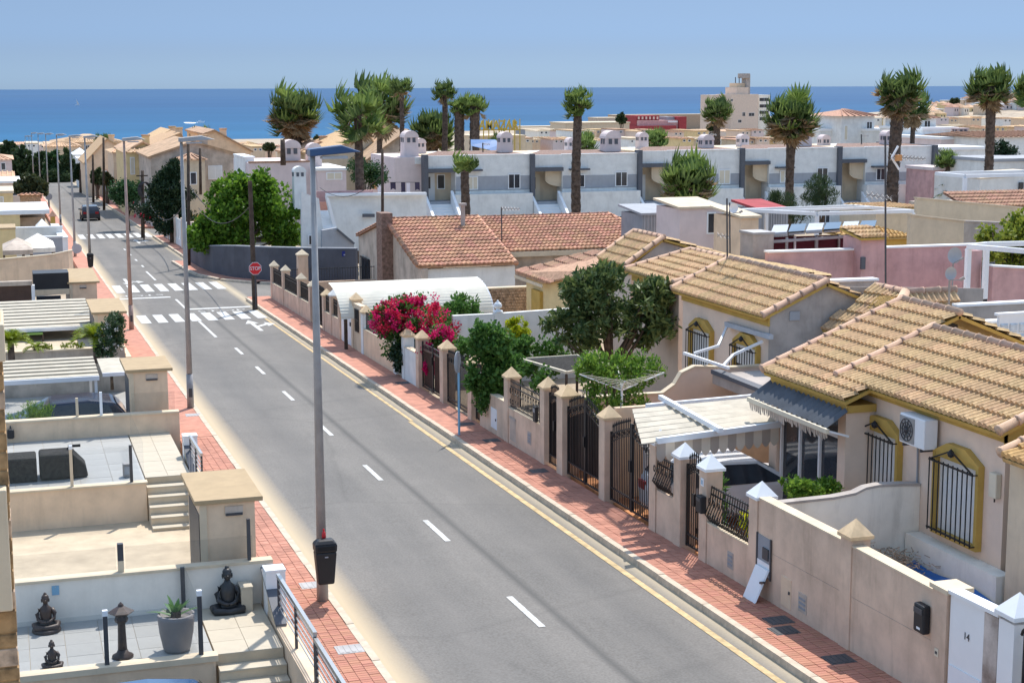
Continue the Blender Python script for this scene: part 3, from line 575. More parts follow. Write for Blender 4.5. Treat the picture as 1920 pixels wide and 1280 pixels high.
# --- property 4, to the street corner
t = T('garden_wall', 'pinkish corner garden wall with small pyramid caps running to the side street', 'garden wall', (FX, 71, zr(71)))
for y, h, c in ((62.6, 2.0, 'tan'), (64.3, 1.9, 'white'), (65.9, 1.75, 'tan'), (69.0, 1.85, 'cream'), (71.8, 1.92, 'cream'), (76.0, 1.95, 'cream'), (79.35, 1.9, 'cream')): pillar(t, y, h, c, s=.36)
for a, b in ((62.8, 64.1), (64.5, 65.7)): wall(t, a, b, .8, .8); railing(t, a, b, .82, 1.5, scroll=False)
for a, b in ((69.2, 71.6), (72.0, 75.8), (76.2, 79.15)): wall(t, a, b, .78, .78); railing(t, a, b, .8, 1.55, scroll=False)
MB().wallx(79.35, 79.55, FX+.36, 18.5, zr(79.5)+.75, zr(79.5)+.75, zr(80)-.3).build('wall_panel', M['pink'], t)
g = MB(); n = 40
for i in range(n+1): x = FX+.4+5.4*i/n; g.bar((x, 79.45, zr(79.5)+.77), (x, 79.45, zr(79.5)+1.45), .018)
g.bar((FX+.4, 79.45, zr(79.5)+1.4), (18.5, 79.45, zr(79.5)+1.4), .03); g.build('railing', M['black'], t)
p = P(567, 500, Y=79.5); pillar(t, 79.5, 2.4, 'cream', x=p.x-.25, s=.5)
gate('narrow_gate', 'tall black gate near the street corner between cream capped pillars', 66.1, 68.8, 1.5, 1.55, panel='plasticblk', legs=.2)
# ---------------------------------------------------------------- roofs of single tiles
_tm = {}
def tilemesh(a, b, m, thick=.072, waves=2):
    k = (round(a, 3), round(b, 3), m, waves)
    if k in _tm: return _tm[k]
    mb = MB(); n = 5*waves; h = .054
    prof = [(a*i/n, h*(.5-.5*math.cos(2*math.pi*i/n*waves))) for i in range(n+1)]
    mb.grid([[(x, 0, z_+thick) for x, z_ in prof], [(x, b*1.06, z_+.008) for x, z_ in prof]])
    mb.grid([[(x, .002, z_*.4) for x, z_ in prof], [(x, 0, z_+thick) for x, z_ in prof]])
    _tm[k] = mb.mesh('roof_tile', M[m]); return _tm[k]
def inside(u, v, poly):
    c = False; n = len(poly)
    for i in range(n):
        (x0, y0), (x1, y1) = poly[i], poly[(i+1) % n]
        if (y0 > v) != (y1 > v) and u < (x1-x0)*(v-y0)/(y1-y0)+x0: c = not c
    return c
def roofplane(roof, pts, m, a=.32, b=.34, slab=None, waves=2, lim=300, thick=.07, over=.0):
    """pts: corners of one roof plane, the first two along the eave; tiles that can be told apart become parts"""
    pts = [V(p) for p in pts]; u = (pts[1]-pts[0]).normalized(); n = V((0, 0, 0))
    for i in range(len(pts)): n += (pts[i]-pts[0]).cross(pts[(i+1) % len(pts)]-pts[0])
    n.normalize()
    if n.z < 0: n = -n
    v = n.cross(u)
    q = MB().prism([p-n*.015 for p in pts], -n*thick).build('roof_deck', M[slab or ('ochre' if m == 'tile' else m)], roof)
    q2 = [((p-pts[0]).dot(u), (p-pts[0]).dot(v)) for p in pts]
    if sum(y for _, y in q2) < 0: v = -v; q2 = [(x, -y) for x, y in q2]
    U0, U1 = min(x for x, _ in q2), max(x for x, _ in q2); V1 = max(y for _, y in q2)
    nu = max(1, round((U1-U0)/a)); nv = max(1, round(V1/b)); a = (U1-U0)/nu; b = V1/nv
    me = tilemesh(a, b, m, waves=waves); cnt = getattr(roofplane, 'cnt', {}); k0 = cnt.get(roof.name, 0); rest = MB()
    flip = u.cross(v).dot(n) < 0
    for j in range(nv):
        for i in range(nu):
            uu, vv = U0+a*i, b*j
            if not inside(uu+a/2, vv+b/2, q2): continue
            o = pts[0]+u*uu+v*(vv-(over if j == 0 else 0))+n*random.uniform(-.004, .006)
            if flip: Mx = frame(o+u*a, -u, v)
            else: Mx = frame(o, u, v)
            if k0 < lim: piece('roof_tile', me, roof, Mx); k0 += 1
            else:
                b0 = len(rest.v); rest.v += [tuple(Mx @ vt.co) for vt in me.vertices]; rest.f += [tuple(b0+i_ for i_ in p.vertices) for p in me.polygons]
    if rest.v: rest.build('roof_tiles', M[m], roof, kind='stuff')
    cnt[roof.name] = k0; roofplane.cnt = cnt
_rm = {}
def ridge(roof, p, q, m='ridge', r=.088, L=.42, name='ridge_tile'):
    p = V(p); q = V(q); d = q-p; n = max(1, round(d.length/L)); st = d.length/n; k = (round(st, 3), r, m)
    if k not in _rm:
        mb = MB(); mb.tube([(0, 0, 0), (0, st*.93, 0), (0, st*.935, 0), (0, st*1.04, 0)], [r*.9, r, r*1.14, r*1.14], 9)
        me = mb.mesh('ridge_tile', M[m]); [setattr(f, 'use_smooth', True) for f in me.polygons]; _rm[k] = me
    dn = d.normalized()
    x = dn.cross(V((0, 0, 1)))
    for i in range(n): piece(name, _rm[k], roof, frame(p+dn*st*(n-1-i)+dn*st, x, -dn) if False else frame(p+dn*st*i, x, dn))
def roofpart(t): return MB().box(t['at'][0]-.01, t['at'][1]-.01, t['at'][2]-.2, t['at'][0]+.01, t['at'][1]+.01, t['at'][2]-.1).build('roof', M['ridge'], t)
def onp(px_, py_, p0, n):
    d = ray(px_, py_); p0 = V(p0); n = V(n); return CAM+d*((p0-CAM).dot(n)/d.dot(n))
# ---------------------------------------------------------------- barred windows
def grille_window(t, X, y0, y1, z0, z1, zp, fill='shutter', pane=False):
    s = .085
    f = MB(); ym = (y0+y1)/2
    D = .13                                                  # the ochre surround stands proud of the shutter: its far jamb shows
    for a, b in ((y0-s, y0), (y1, y1+s)): f.box(X-D, a, z0-.001, X-.002, b, z1+.05)
    f.box(X-D, y0-s, z0-s, X-.002, y1+s, z0-.002); f.prism([(X-D, y0-s, z1+.051), (X-D, y1+s, z1+.051), (X-D, ym+.28, zp+.06), (X-D, ym-.28, zp+.06)], (D-.002, 0, 0)); f.box(X-D+.01, y0, z1-.03, X-.002, y1, z1+.05)
    fr = f.build('window', M['ochre'], t)
    MB().box(X-.02, y0, z0, X-.004, y1, z1-.031).build('shutter' if not pane else 'pane', M[fill], fr)
    if pane:
        q = MB(); w = .05
        q.box(X-.05, y0+.55, z0, X-.022, y0+.6, z1*.5+z0*.5+.3); q.box(X-.05, y0+.02, z0, X-.022, y1-.02, z0+.05); q.box(X-.05, y0+.02, z0+.05, X-.022, y0+.07, z1-.04); q.build('frame', M['whitemetal'], fr)
        MB().box(X-.062, y0+.08, z0+.55*(z1-z0), X-.051, y1-.03, z1-.04).build('shutter', M['shutter'], fr)
    g = MB(); Xg = X-.22
    for zz in (z0+.03, z1-.1): g.bar((Xg, y0-.06, zz), (Xg, y1+.06, zz), .03)
    n = 9
    for i in range(n+1): y = y0-.04+(y1-y0+.08)*i/n; g.bar((Xg, y, z0-.02), (Xg, y, z1-.06), .018)
    for a, b in (((y0-.06, z1-.1), (ym, zp-.02)), ((y1+.06, z1-.1), (ym, zp-.02))): g.bar((Xg, *a), (Xg, *b), .025)
    g.lathe((Xg, ym, zp-.08), [(.001, -.07), (.05, -.04), (.07, 0), (.05, .05), (.001, .1)], 8)
    for y in (y0-.06, y1+.06): g.bar((Xg, y, z0), (X, y, z0), .02); g.bar((Xg, y, z1-.1), (X, y, z1-.1), .02)
    g.build('iron_bars', M['black'], fr)
    return fr
# ---------------------------------------------------------------- HOUSE A (two stepped roofs, air conditioner)
t = hA = T('bungalow', 'pale pink bungalow with sand tiled roof, ochre window surrounds and an air conditioner', 'house', (16.2, 25.6, zr(25.6)))
HX = 16.2; pit = .405
zA = lambda x: 2.63+pit*(x-15.95)                             # the common roof plane
w_ = MB(); w_.box(HX, 22.95, -1.2, 21.5, 28.40, zA(HX)-.12); w_.box(HX-.006, 28.402, -1.2, 21.5, 30.5, zA(HX)-.14)
w_.prism([(HX+.01, 22.95, zA(HX)-.13), (18.1, 22.95, zA(18.1)-.14), (21.5, 22.95, zA(HX)-.13)], (0, .15, 0))
w_.build('wall', M['house'], t)
e = MB(); e.box(HX-.05, 22.9, zA(HX)-.30, HX-.003, 28.36, zA(HX)-.13); e.prism([(HX-.05, 22.90, zA(HX)-.34), (HX-.05, 22.9, zA(HX)-.10), (18.1, 22.9, zA(18.1)-.12), (18.1, 22.9, zA(18.1)-.36)], (0, .045, 0)); e.build('ochre_eave_band', M['ochre'], t)
rf = roofpart(t)
roofplane(rf, [(15.95, 22.80, zA(15.95)), (15.95, 28.30, zA(15.95)), (18.15, 28.30, zA(18.15)), (18.15, 22.80, zA(18.15))], 'tile', a=.306, b=.385, lim=180)
roofplane(rf, [(15.42, 27.1, zA(15.42)), (15.42, 30.6, zA(15.42)), (16.02, 30.6, zA(16.02)), (16.02, 28.46, zA(16.02)), (15.95, 28.46, zA(15.95)), (15.95, 27.1, zA(15.95))], 'tile', a=.306, b=.3, lim=210)
roofplane(rf, [(16.02, 28.42, zA(16.02)), (16.02, 30.6, zA(16.02)), (18.8, 30.6, zA(18.8)), (18.8, 28.42, zA(18.8))], 'tile', a=.306, b=.385, lim=300)
roofplane(rf, [(20.4, 28.3, zA(18.15)-.9), (20.4, 22.8, zA(18.15)-.9), (18.15, 22.8, zA(18.15)), (18.15, 28.3, zA(18.15))], 'tile', lim=0)
roofplane(rf, [(20.6, 30.6, zA(18.8)-.73), (20.6, 28.42, zA(18.8)-.73), (18.8, 28.42, zA(18.8)), (18.8, 30.6, zA(18.8))], 'tile', lim=0)
ridge(rf, (18.15, 22.7, zA(18.15)+.05), (18.15, 28.4, zA(18.15)+.05)); ridge(rf, (18.8, 28.4, zA(18.8)+.05), (18.8, 30.66, zA(18.8)+.05))
for y, x0, x1 in ((28.36, 15.93, 18.2), (30.62, 15.4, 18.8), (22.8, 15.93, 18.15)): ridge(rf, (x1, y, zA(x1)+.07), (x0, y, zA(x0)+.07), name='verge_tile')
ridge(rf, (18.8, 30.62, zA(18.8)+.05), (20.6, 30.62, zA(18.8)-.70), name='verge_tile')
grille_window(t, HX, 26.28, 27.52, .50, 1.82, 2.03); grille_window(t, HX, 23.62, 24.9, .42, 1.82, 2.03)
MB().box(HX-.32, 22.6, -1.2, HX-.004, 25.5, .18).build('plinth', M['dirtywhite'], t)
g = MB()
for a, b in (((25.65, 1.95), (25.62, 1.0)), ((25.62, 1.0), (25.58, .1))): g.bar((HX-.03, *a), (HX-.03, *b), .028)
g.build('drain_pipe', M['grey'], t)
e = MB(); e.box(HX-.04, 26.6, zA(HX)-1.0, HX-.003, 26.62, zA(HX)-.99); 
for zz in (1.18, 1.42): MB().box(HX-.02, 27.92, zz, HX-.004, 28.2, zz+.17).build('name_plate', M['whitemetal'], t)
MB().lathe((HX-.02, 28.02, 1.98), [(.001, -.08), (.08, -.08), (.08, .08), (.001, .08)], 10).build('round_vent', M['whitemetal'], t)
# porch: glazed front and dark corrugated awning
px0 = 15.55
MB().box(px0, 27.25, -1.2, HX-.01, 27.55, 2.15).build('porch_pier', M['house'], t); MB().box(px0, 30.15, -1.2, HX-.01, 30.5, 2.15).build('porch_pier', M['house'], t)
MB().box(px0+.0, 27.2, 2.152, HX-.01, 30.5, 2.30).build('porch_lintel', M['ochre'], t)
gl = MB().box(px0+.12, 27.56, -.6, px0+.15, 30.14, 2.14).build('glazed_screen', M['glassdark'], t)
q = MB()
for y in (27.6, 28.42, 29.26, 30.08): q.box(px0+.06, y-.03, -.6, px0+.115, y+.03, 2.13)
for zz in (-.58, 1.55): q.box(px0+.07, 27.6, zz, px0+.112, 30.08, zz+.06)
q.build('frame', M['whitemetal'], gl)
MB().box(HX-.1, 22.56, 1.45, HX-.003, 22.58, 1.46)
AX, AZ = 15.02, 1.93
t2 = T('corrugated_awning', 'dark corrugated sheet awning over the glazed porch', 'awning', (15.2, 28.8, 2.0))
rows = []
for x, zz in ((15.5, 2.24), (AX, AZ)): rows.append([(x, 27.0+3.4*i/64, zz+.03*math.cos(i*math.pi/2)) for i in range(65)])
MB().grid(rows).build('corrugated_sheet', M['sheetgrey'], t2)
MB().box(AX-.05, 26.98, AZ-.1, AX+.02, 30.44, AZ-.01).build('edge_trim', M['creamshut'], t2)
fr = MB()
for i in range(36): y = 27.0+3.4*i/36; fr.poly((AX-.02, y, AZ-.1), (AX-.02, y+.09, AZ-.1), (AX, y+.085, AZ-.1-random.uniform(.08, .2)), (AX, y+.01, AZ-.1-random.uniform(.08, .2)))
fr.build('fringe', M['oldwall'], t2)
for y in (27.05, 30.35): MB().bar((AX+.02, y, AZ-.06), (15.5, y, AZ-.2), .04).build('bracket', M['whitemetal'], t2)
# air conditioner
t2 = T('air_conditioner', 'white air conditioner unit with a round fan between the two barred windows', 'air conditioner', (HX-.2, 25.6, 1.9))
MB().box(HX-.36, 24.93, 1.88, HX-.07, 25.77, 2.44).build('case', M['whitemetal'], t2, bevel=.02)
MB().box(HX-.375, 25.25, 1.92, HX-.361, 25.75, 2.40).build('fan_recess', M['galv'], t2, bevel=.005)
f = MB()
for k in range(10): a = k*math.pi/5; c = (HX-.385, 25.5, 2.16); f.bar(c, (c[0], c[1]+.21*math.cos(a), c[2]+.21*math.sin(a)), .012)
for r in (.07, .14, .21):
    c = [(HX-.385, 25.5+r*math.cos(a), 2.16+r*math.sin(a)) for a in [k*math.pi/8 for k in range(17)]]
    for p, q in zip(c[:-1], c[1:]): f.bar(p, q, .012)
f.lathe((HX-.385, 25.5, 2.16), [(.001, -.04), (.05, -.02), (.05, .02), (.001, .04)], 8); f.build('fan_grille', M['darkmetal'], t2)
for y in (25.05, 25.65): MB().box(HX-.34, y, 1.82, HX-.01, y+.04, 1.875).build('bracket', M['darkmetal'], t2)
boxthing('meter_box', 'small cream box high on the pale wall right of the second barred window', 'meter box', HX-.12, 23.02, 1.42, HX-.003, 23.24, 1.86, 'creamshut', [('cable', (HX-.07, 23.12, 1.34, HX-.05, 23.14, 1.419), 'cable')], bevel=.02)
# next house at the right edge
t = T('bungalow', 'cream bungalow wall with a tiled corner at the right edge of the picture', 'house', (16.1, 20, zr(20)))
c0 = P(1888, 858, X=15.75); zc = c0.z
MB().box(15.98, 14, -1.2, 21, 22.5, zc+.05).build('wall', M['cream'], t)
rf = roofpart(t); roofplane(rf, [(15.7, 14, zc), (15.7, 22.35, zc), (18.2, 22.35, zc+.9), (18.2, 14, zc+.9)], 'tileyellow', a=.306, b=.34, lim=60)
ridge(rf, (18.2, 22.4, zc+.97), (15.7, 22.4, zc+.07), name='verge_tile')
# white cross wall, blue cover and litter in the little yard
t = T('yard_wall', 'stained white wall with a stepped wavy top crossing the yard to the bungalow', 'wall', (14.6, 25.6, zr(25.6)))
tp = [(1478, 944), (1560, 934), (1600, 926), (1620, 916), (1645, 911), (1690, 909), (1722, 909)]
tops = [P(x, y, Y=25.62) for x, y in tp]; tops[0].x = FX+.2; tops[-1].x = HX-.005
MB().prism([(p.x, 25.55, p.z) for p in tops]+[(HX-.005, 25.55, -1.1), (FX+.2, 25.55, -1.1)], (0, .16, 0)).build('wall_panel', M['dirtywhite'], t)
c = MB()
for a, b in zip(tops[:-1], tops[1:]): c.hexa([(a.x, 25.53, a.z+.003), (b.x, 25.53, b.z+.003), (b.x, 25.73, b.z+.003), (a.x, 25.73, a.z+.003)], [(a.x, 25.53, a.z+.05), (b.x, 25.53, b.z+.05), (b.x, 25.73, b.z+.05), (a.x, 25.73, a.z+.05)])
c.build('coping', M['greywall'], t)
t = T('yard_floor', 'concrete yard floor behind the garden wall', 'floor', (14.4, 22, -.45)); del t['label']; del t['category']; t['kind'] = 'structure'
MB().box(FX+.2, 15, -1.0, 15.88, 25.5, -.42).build('slab', M['sandfloor'], t)
mb = MB(); n = 10
mb.grid([[(14.4+1.44*j/n, 17.5+7.6*i/24, -.27+.05*math.sin(i*.9+j)+.04*math.sin(j*2.1)) for j in range(n+1)] for i in range(25)])
o = mb.build('pool_cover', M['bluefabric'], smooth=True); o['label'] = 'blue plastic sheet lying in the yard between the wall and the bungalow'; o['category'] = 'plastic sheet'
mb = MB()
for i in range(500): 
    x, y = 15.1+random.gauss(0, .3), 24.9+random.gauss(0, .28); zz = -.2+abs(random.gauss(0, .09)); a = random.uniform(0, 6.3)
    mb.bar((x, y, zz), (x+.12*math.cos(a), y+.12*math.sin(a), zz+random.uniform(-.03, .06)), .012)
o = mb.build('dry_brush', M['stonew'], kind='stuff')
# ---------------------------------------------------------------- HOUSE B
BX = 18.3; zB = lambda x: 2.74+.45*(x-18.05)
t = T('bungalow', 'pale sand tiled bungalow with two barred windows and folded awning arms', 'house', (BX, 38.6, zr(38.6)))
w_ = MB(); w_.box(BX, 36.05, -1.6, 24, 41.4, zB(BX)-.13); w_.build('wall', M['house'], t)
pr = onp(1530, 525, (18.05, 0, 2.74), (-.45, 0, 1)); xr = pr.x
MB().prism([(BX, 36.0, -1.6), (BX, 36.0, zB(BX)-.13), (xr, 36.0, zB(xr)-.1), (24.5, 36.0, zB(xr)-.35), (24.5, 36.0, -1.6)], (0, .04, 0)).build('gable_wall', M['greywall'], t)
MB().box(BX-.05, 35.98, zB(BX)-.36, BX-.003, 41.4, zB(BX)-.14).build('ochre_eave_band', M['ochre'], t)
rf = roofpart(t)
roofplane(rf, [(18.05, 35.9, zB(18.05)), (18.05, 41.6, zB(18.05)), (xr, 41.6, zB(xr)), (xr, 35.9, zB(xr))], 'tile', a=.306, b=.40, lim=170)
ridge(rf, (xr, 35.9, zB(xr)+.05), (xr, 41.65, zB(xr)+.05))
for y in (35.93, 41.62): ridge(rf, (xr, y, zB(xr)+.07), (18.05, y, zB(18.05)+.07), name='verge_tile')
roofplane(rf, [(xr+2.2, 41.6, zB(xr)-.9), (xr+2.2, 35.9, zB(xr)-.9), (xr, 35.9, zB(xr)), (xr, 41.6, zB(xr))], 'tile', lim=0)
grille_window(t, BX, 39.35, 40.62, .62, 1.85, 2.08); grille_window(t, BX, 36.55, 37.8, .62, 1.85, 2.08, fill='glassdark', pane=True)
p = P(1490, 593, Y=35.98); MB().box(p.x-.14, 35.97, p.z-.1, p.x+.14, 35.997, p.z+.12).build('vent', M['midgrey'], t)
t = T('awning_arms', 'white folding awning arms without cloth on the pale bungalow', 'awning', (BX-.1, 38, 2.1))
a0, a1 = P(1362, 607, X=BX-.1), P(1446, 632, X=BX-.1); MB().bar(a0, a1, .12).build('cassette', M['signback'], t)
b0, b1 = P(1283, 662, X=BX-1.6), P(1366, 690, X=BX-1.6); MB().bar(b0, b1, .07).build('front_bar', M['whitemetal'], t)
for (x, y), e0, e1 in (((1347, 648), P(1363, 612, X=BX-.1), P(1302, 662, X=BX-1.55)), ((1375, 665), P(1430, 640, X=BX-.1), P(1356, 686, X=BX-1.55))):
    k = P(x, y, X=BX-.9); MB().bar(e0, k, .06).bar(k, e1, .06).build('arm', M['whitemetal'], t)
# wall with a swooping top in front of house B, side wall of the yard
t = T('yard_wall', 'pinkish yard wall with a swooping top in front of the pale bungalow', 'wall', (16, 34.2, zr(34)))
pts = [(1155, 742), (1240, 738), (1262, 722), (1275, 700), (1300, 688), (1366, 690)]
q = [P(x, y, Y=36.3) for x, y in pts]; q[0].x = FX+.3; q.append(V((BX-.02, 36.3, q[-1].z)))
MB().prism([(p.x, 36.2, p.z) for p in q]+[(BX-.02, 36.2, -1.6), (FX+.3, 36.2, -1.6)], (0, .16, 0)).build('wall_panel', M['house'], t)
MB().prism([(p.x, 36.18, p.z+.003) for p in q]+[(p.x, 36.18, p.z+.05) for p in q[::-1]], (0, .2, 0)).build('coping', M['cream'], t)
# pergola and white car
t = T('pergola', 'white pergola with rolled cream slat canopy over the car port', 'pergola', (14.2, 30.6, 1.3))
A_, B_, C_, D_ = P(1232, 826, Z=1.42), P(1462, 795, Z=1.42), P(1212, 762, Z=1.42), P(1432, 742, Z=1.42)
fb = MB().bar(A_, B_, .10, .12).build('front_beam', M['whitemetal'], t); MB().bar(C_, D_, .10, .12).build('rear_beam', M['whitemetal'], t)
e0, e1 = P(1238, 744, Z=1.52), P(1352, 807, Z=1.52); MB().bar(e0, e1, .10, .1).build('cross_beam', M['whitemetal'], t)
MB().box(C_.x-.05, C_.y-.05, -1.1, C_.x+.05, C_.y+.05, 1.36).build('post', M['whitemetal'], t)
for i in range(7):
    k = (i+.3)/7; a = A_.lerp(C_, k); b = B_.lerp(D_, k); a = a-(b-a)*.12; up = V((0, 0, -.02))
    d = (C_-A_).normalized()*.27
    MB().hexa([a-d*.5+up-V((0, 0, .025)), b-d*.5+up-V((0, 0, .025)), b+d*.5+up+V((0, 0, .015)), a+d*.5+up+V((0, 0, .015))], [a-d*.5+up, b-d*.5+up, b+d*.5+up+V((0, 0, .04)), a+d*.5+up+V((0, 0, .04))]).build('slat', M['sheet'], t)
n = 14
d = B_-A_
for i in range(n):
    p = A_+d*(i/n)+V((.02, .07, -.08)); q = A_+d*((i+1)/n)+V((.02, .07, -.08)); MB().poly(p, q, q-V((0, 0, .28)), q.lerp(p, .25)-V((0, 0, .36)), q.lerp(p, .5)-V((0, 0, .39)), q.lerp(p, .75)-V((0, 0, .36)), p-V((0, 0, .28))).build('valance_stripe', M['awning' if i % 2 else 'awningb'], t)
S('car_port_floor', MB().box(FX+.2, 26.0, -1.2, 18.2, 36.1, zr(30)-.12), M['terracotta'])
t = T('party_wall', 'brown shaded wall at the back of the car port', 'wall', (16, 33.4, -.8)); MB().box(FX+.4, 33.3, -1.2, 18.25, 33.45, 1.25).build('wall_panel', M['peach'], t)
def carbody(t, L, W, prof, glass, paint, zb=.0, lights=None):
    """prof: side outline (x along the car, z); the sides lean in above the belt line; built in the car's own axes, x to the front"""
    belt = .92; mb = MB(); n = len(prof)
    def off(zz): return W/2-(.0 if zz < belt else (zz-belt)*.34)-(.05 if zz < .3 else 0)
    Lf = [(x, off(zz), zz) for x, zz in prof]; Rt = [(x, -off(zz), zz) for x, zz in prof]
    b0 = len(mb.v); mb.v += Lf+Rt; mb.f += [tuple(range(b0, b0+n)), tuple(range(b0+2*n-1, b0+n-1, -1))]+[(b0+i, b0+n+i, b0+n+(i+1) % n, b0+(i+1) % n) for i in range(n)]
    o = mb.build('body', M[paint], t, bevel=.1); o.parent = t
    for pts in glass:
        g = MB()
        if pts[0] == 'side':
            for s in (1, -1):
                q = [(x, s*(off(zz)+.012), zz) for x, zz in pts[1]]; MB().poly(*(q if s > 0 else q[::-1])).build('side_window', M['glassdark'], t)
            continue
        else:
            (xa, za), (xb, zb_) = pts[1]; nrm = V((-(zb_-za), 0, xb-xa)).normalized(); nrm = nrm if nrm.z > 0 else -nrm
            g.poly(*[V(p)+nrm*.014 for p in ((xa, off(za)-.07, za), (xa, -off(za)+.07, za), (xb, -off(zb_)+.07, zb_), (xb, off(zb_)-.07, zb_))])
        g.build('windscreen', M['glassdark'], t)
    for x in (-L*.31, L*.31):
        for s in (1, -1):
            wmb = MB().tube([(x, s*(W/2-.20), .31), (x, s*(W/2+.012), .31)], .315, 18); wh = wmb.build('wheel', M['rubber'], t); MB().tube([(x, s*(W/2+.0), .31), (x, s*(W/2+.02), .31)], .2, 12).build('rim', M['steel'], wh)
    for s in (1, -1):
        MB().box(.55, s*(W/2-.02), .95, .72, s*(W/2+.16), 1.08).build('door_mirror', M[paint], t, bevel=.03)
        MB().box(-L/2-.012, s*(W/2-.32)-.16, .72, -L/2+.05, s*(W/2-.32)+.16, .90).build('tail_light', M['lampred'], t); MB().box(L/2-.1, s*(W/2-.32)-.18, .60, L/2+.01, s*(W/2-.32)+.18, .74).build('headlight', M['whitemetal'], t)
HATCH = [(-2.0, .28), (-2.05, .75), (-1.95, 1.02), (-1.62, 1.40), (-.9, 1.50), (.1, 1.46), (.95, 1.02), (1.75, .88), (2.02, .66), (2.04, .28)]
GL = [('side', [(-1.6, 1.0), (-1.42, 1.34), (-.85, 1.42), (.08, 1.39), (.72, 1.0)]), ('end', [(.16, 1.42), (.9, 1.04)]), ('end', [(-1.9, 1.07), (-1.65, 1.37)])]
SEDAN = [(-2.2, .30), (-2.25, .80), (-2.15, 1.0), (-1.6, 1.08), (-.95, 1.40), (.1, 1.42), (.95, 1.02), (1.95, .88), (2.2, .66), (2.22, .30)]
GLS = [('side', [(-1.45, 1.04), (-.9, 1.33), (.08, 1.34), (.75, 1.01)]), ('end', [(.16, 1.39), (.9, 1.04)]), ('end', [(-1.5, 1.11), (-1.0, 1.37)])]
def car(name, label, x, y, z_, rz, paint, sedan=False):
    t = T(name, label, 'car', (0, 0, 0)); carbody(t, 4.1 if not sedan else 4.4, 1.74, SEDAN if sedan else HATCH, GLS if sedan else GL, paint)
    t.location = (x, y, z_); t.rotation_euler = (0, 0, rz); return t
c0 = P(1385, 868, Y=30.9); car('parked_car', 'white car parked under the pergola with its dark side windows showing', c0.x, 30.9, zr(31)-.12, 0, 'carwhite')
# ================================================================ LEFT SIDE: terraced front yards
XF = 4.34
def floor(name, x0, x1, y0, y1, z_, m, tile=0, th=.2):
    t = T(name, name, 'floor', (x0, y0, z_)); del t['label']; del t['category']; t['kind'] = 'structure'
    if not tile: MB().box(x0, y0, z_-th, x1, y1, z_).build('slab', M[m], t); return t
    MB().box(x0, y0, z_-th, x1, y1, z_-.012).build('bed', M['sandfloor'], t)
    nx, ny = max(1, round((x1-x0)/tile)), max(1, round((y1-y0)/tile)); a, b = (x1-x0)/nx, (y1-y0)/ny
    me = MB().box(.004, .004, -.02, a-.004, b-.004, 0).mesh('floor_tile', M[m])
    for i in range(nx):
        for j in range(ny): piece('floor_tile', me, t, Matrix.Translation((x0+i*a, y0+j*b, z_+random.uniform(-.0015, .0015))))
    return t
def steps(name, label, x0, x1, y0, z0, n, tread=.30, rise=.17, zb=-5.0, m='creamfloor'):
    t = T(name, label, 'stairs', ((x0+x1)/2, y0, z0))
    for i in range(n):
        y = y0-tread*(i+1); zz = z0-rise*(i+1)
        MB().box(x0, y, zb, x1, y+tread-.001, zz-.03).build('riser', M['cream'], t); MB().box(x0-.0, y-.02, zz-.029, x1, y+tread-.004, zz).build('tread', M[m], t)
    return t
def glass(t, a, b, h, post=None):
    a = V(a); b = V(b); d = (b-a).normalized()*.0; n = (b-a).cross(V((0, 0, 1))).normalized()*.006
    return MB().hexa([a-n, b-n, b+n, a+n], [a-n+V((0, 0, h)), b-n+V((0, 0, h)), b+n+V((0, 0, h)), a+n+V((0, 0, h))]).build('glass_pane', M['glass'], t)
def hut(label, x0, x1, y0, y1, zt, zb, slot=True):
    t = T('utility_hut', label, 'hut', ((x0+x1)/2, (y0+y1)/2, zb), 'flat roofed utility huts by the left gates')
    MB().box(x0+.1, y0+.08, zb, x1-.14, y1-.1, zt-.09).build('wall', M['peach'], t); MB().box(x0-.02, y0, zt-.085, x1, y1, zt).build('roof_slab', M['slab'], t, bevel=.012)
    MB().box(x0+.07, y0+.06, zb, x0+.2, y0+.079, zt-.09).build('corner_post', M['cream'], t)
    MB().box(x0+.085, y0+.35, zb, x0+.099, y1-.3, zt-.35).build('door', M['darkmetal'], t)
    if slot:
        s = MB().box(x0+.52, y0+.06, zt-.32, x0+.84, y0+.079, zt-.16).build('slot_frame', M['oldwall'], t); MB().box(x0+.53, y0+.04, zt-.325, x0+.83, y0+.059, zt-.28).build('slot', M['darkmetal'], s)
    return t
# --- yard 0: two statues, lantern, pot
ZL = -.59
floor('upper_terrace_floor', -2.2, 2.93, 25.16, 27.5, ZL, 'lightfloor', .6); floor('landing_floor', 2.95, 4.05, 25.1, 27.5, ZL+.004, 'creamfloor', .55); floor('lower_yard_floor', -2.2, XF, 14, 25, -2.3, 'lightfloor', th=.4)
t = T('retaining_wall', 'beige retaining wall with pale coping under the statue terrace', 'wall', (0, 25, -2.3))
MB().box(-2.2, 24.96, -4, 2.93, 25.14, ZL-.05).build('wall_panel', M['peach'], t); MB().box(-2.2, 24.92, ZL-.048, 2.97, 25.155, ZL+.05).build('coping', M['cream'], t)
steps('stairs', 'cream stairs going down beside the statue terrace', 2.975, 4.05, 25.1, ZL, 10)
t = T('yard_wall', 'white party wall behind the statues with a pale coping', 'wall', (1, 27.6, ZL)); MB().box(-2.2, 27.5, -4, XF-.05, 27.68, .15).build('wall_panel', M['partywall'], t); MB().box(-2.2, 27.47, .152, XF-.05, 27.71, .20).build('coping', M['cream'], t)
pl = boxthing('name_plate', 'small blue plate on the white wall above the left statue', 'plate', .5, 27.485, -.08, .62, 27.497, .08, 'bluepole', [('screw', (.55, 27.478, .05, .565, 27.484, .065), 'steel')], bevel=0)
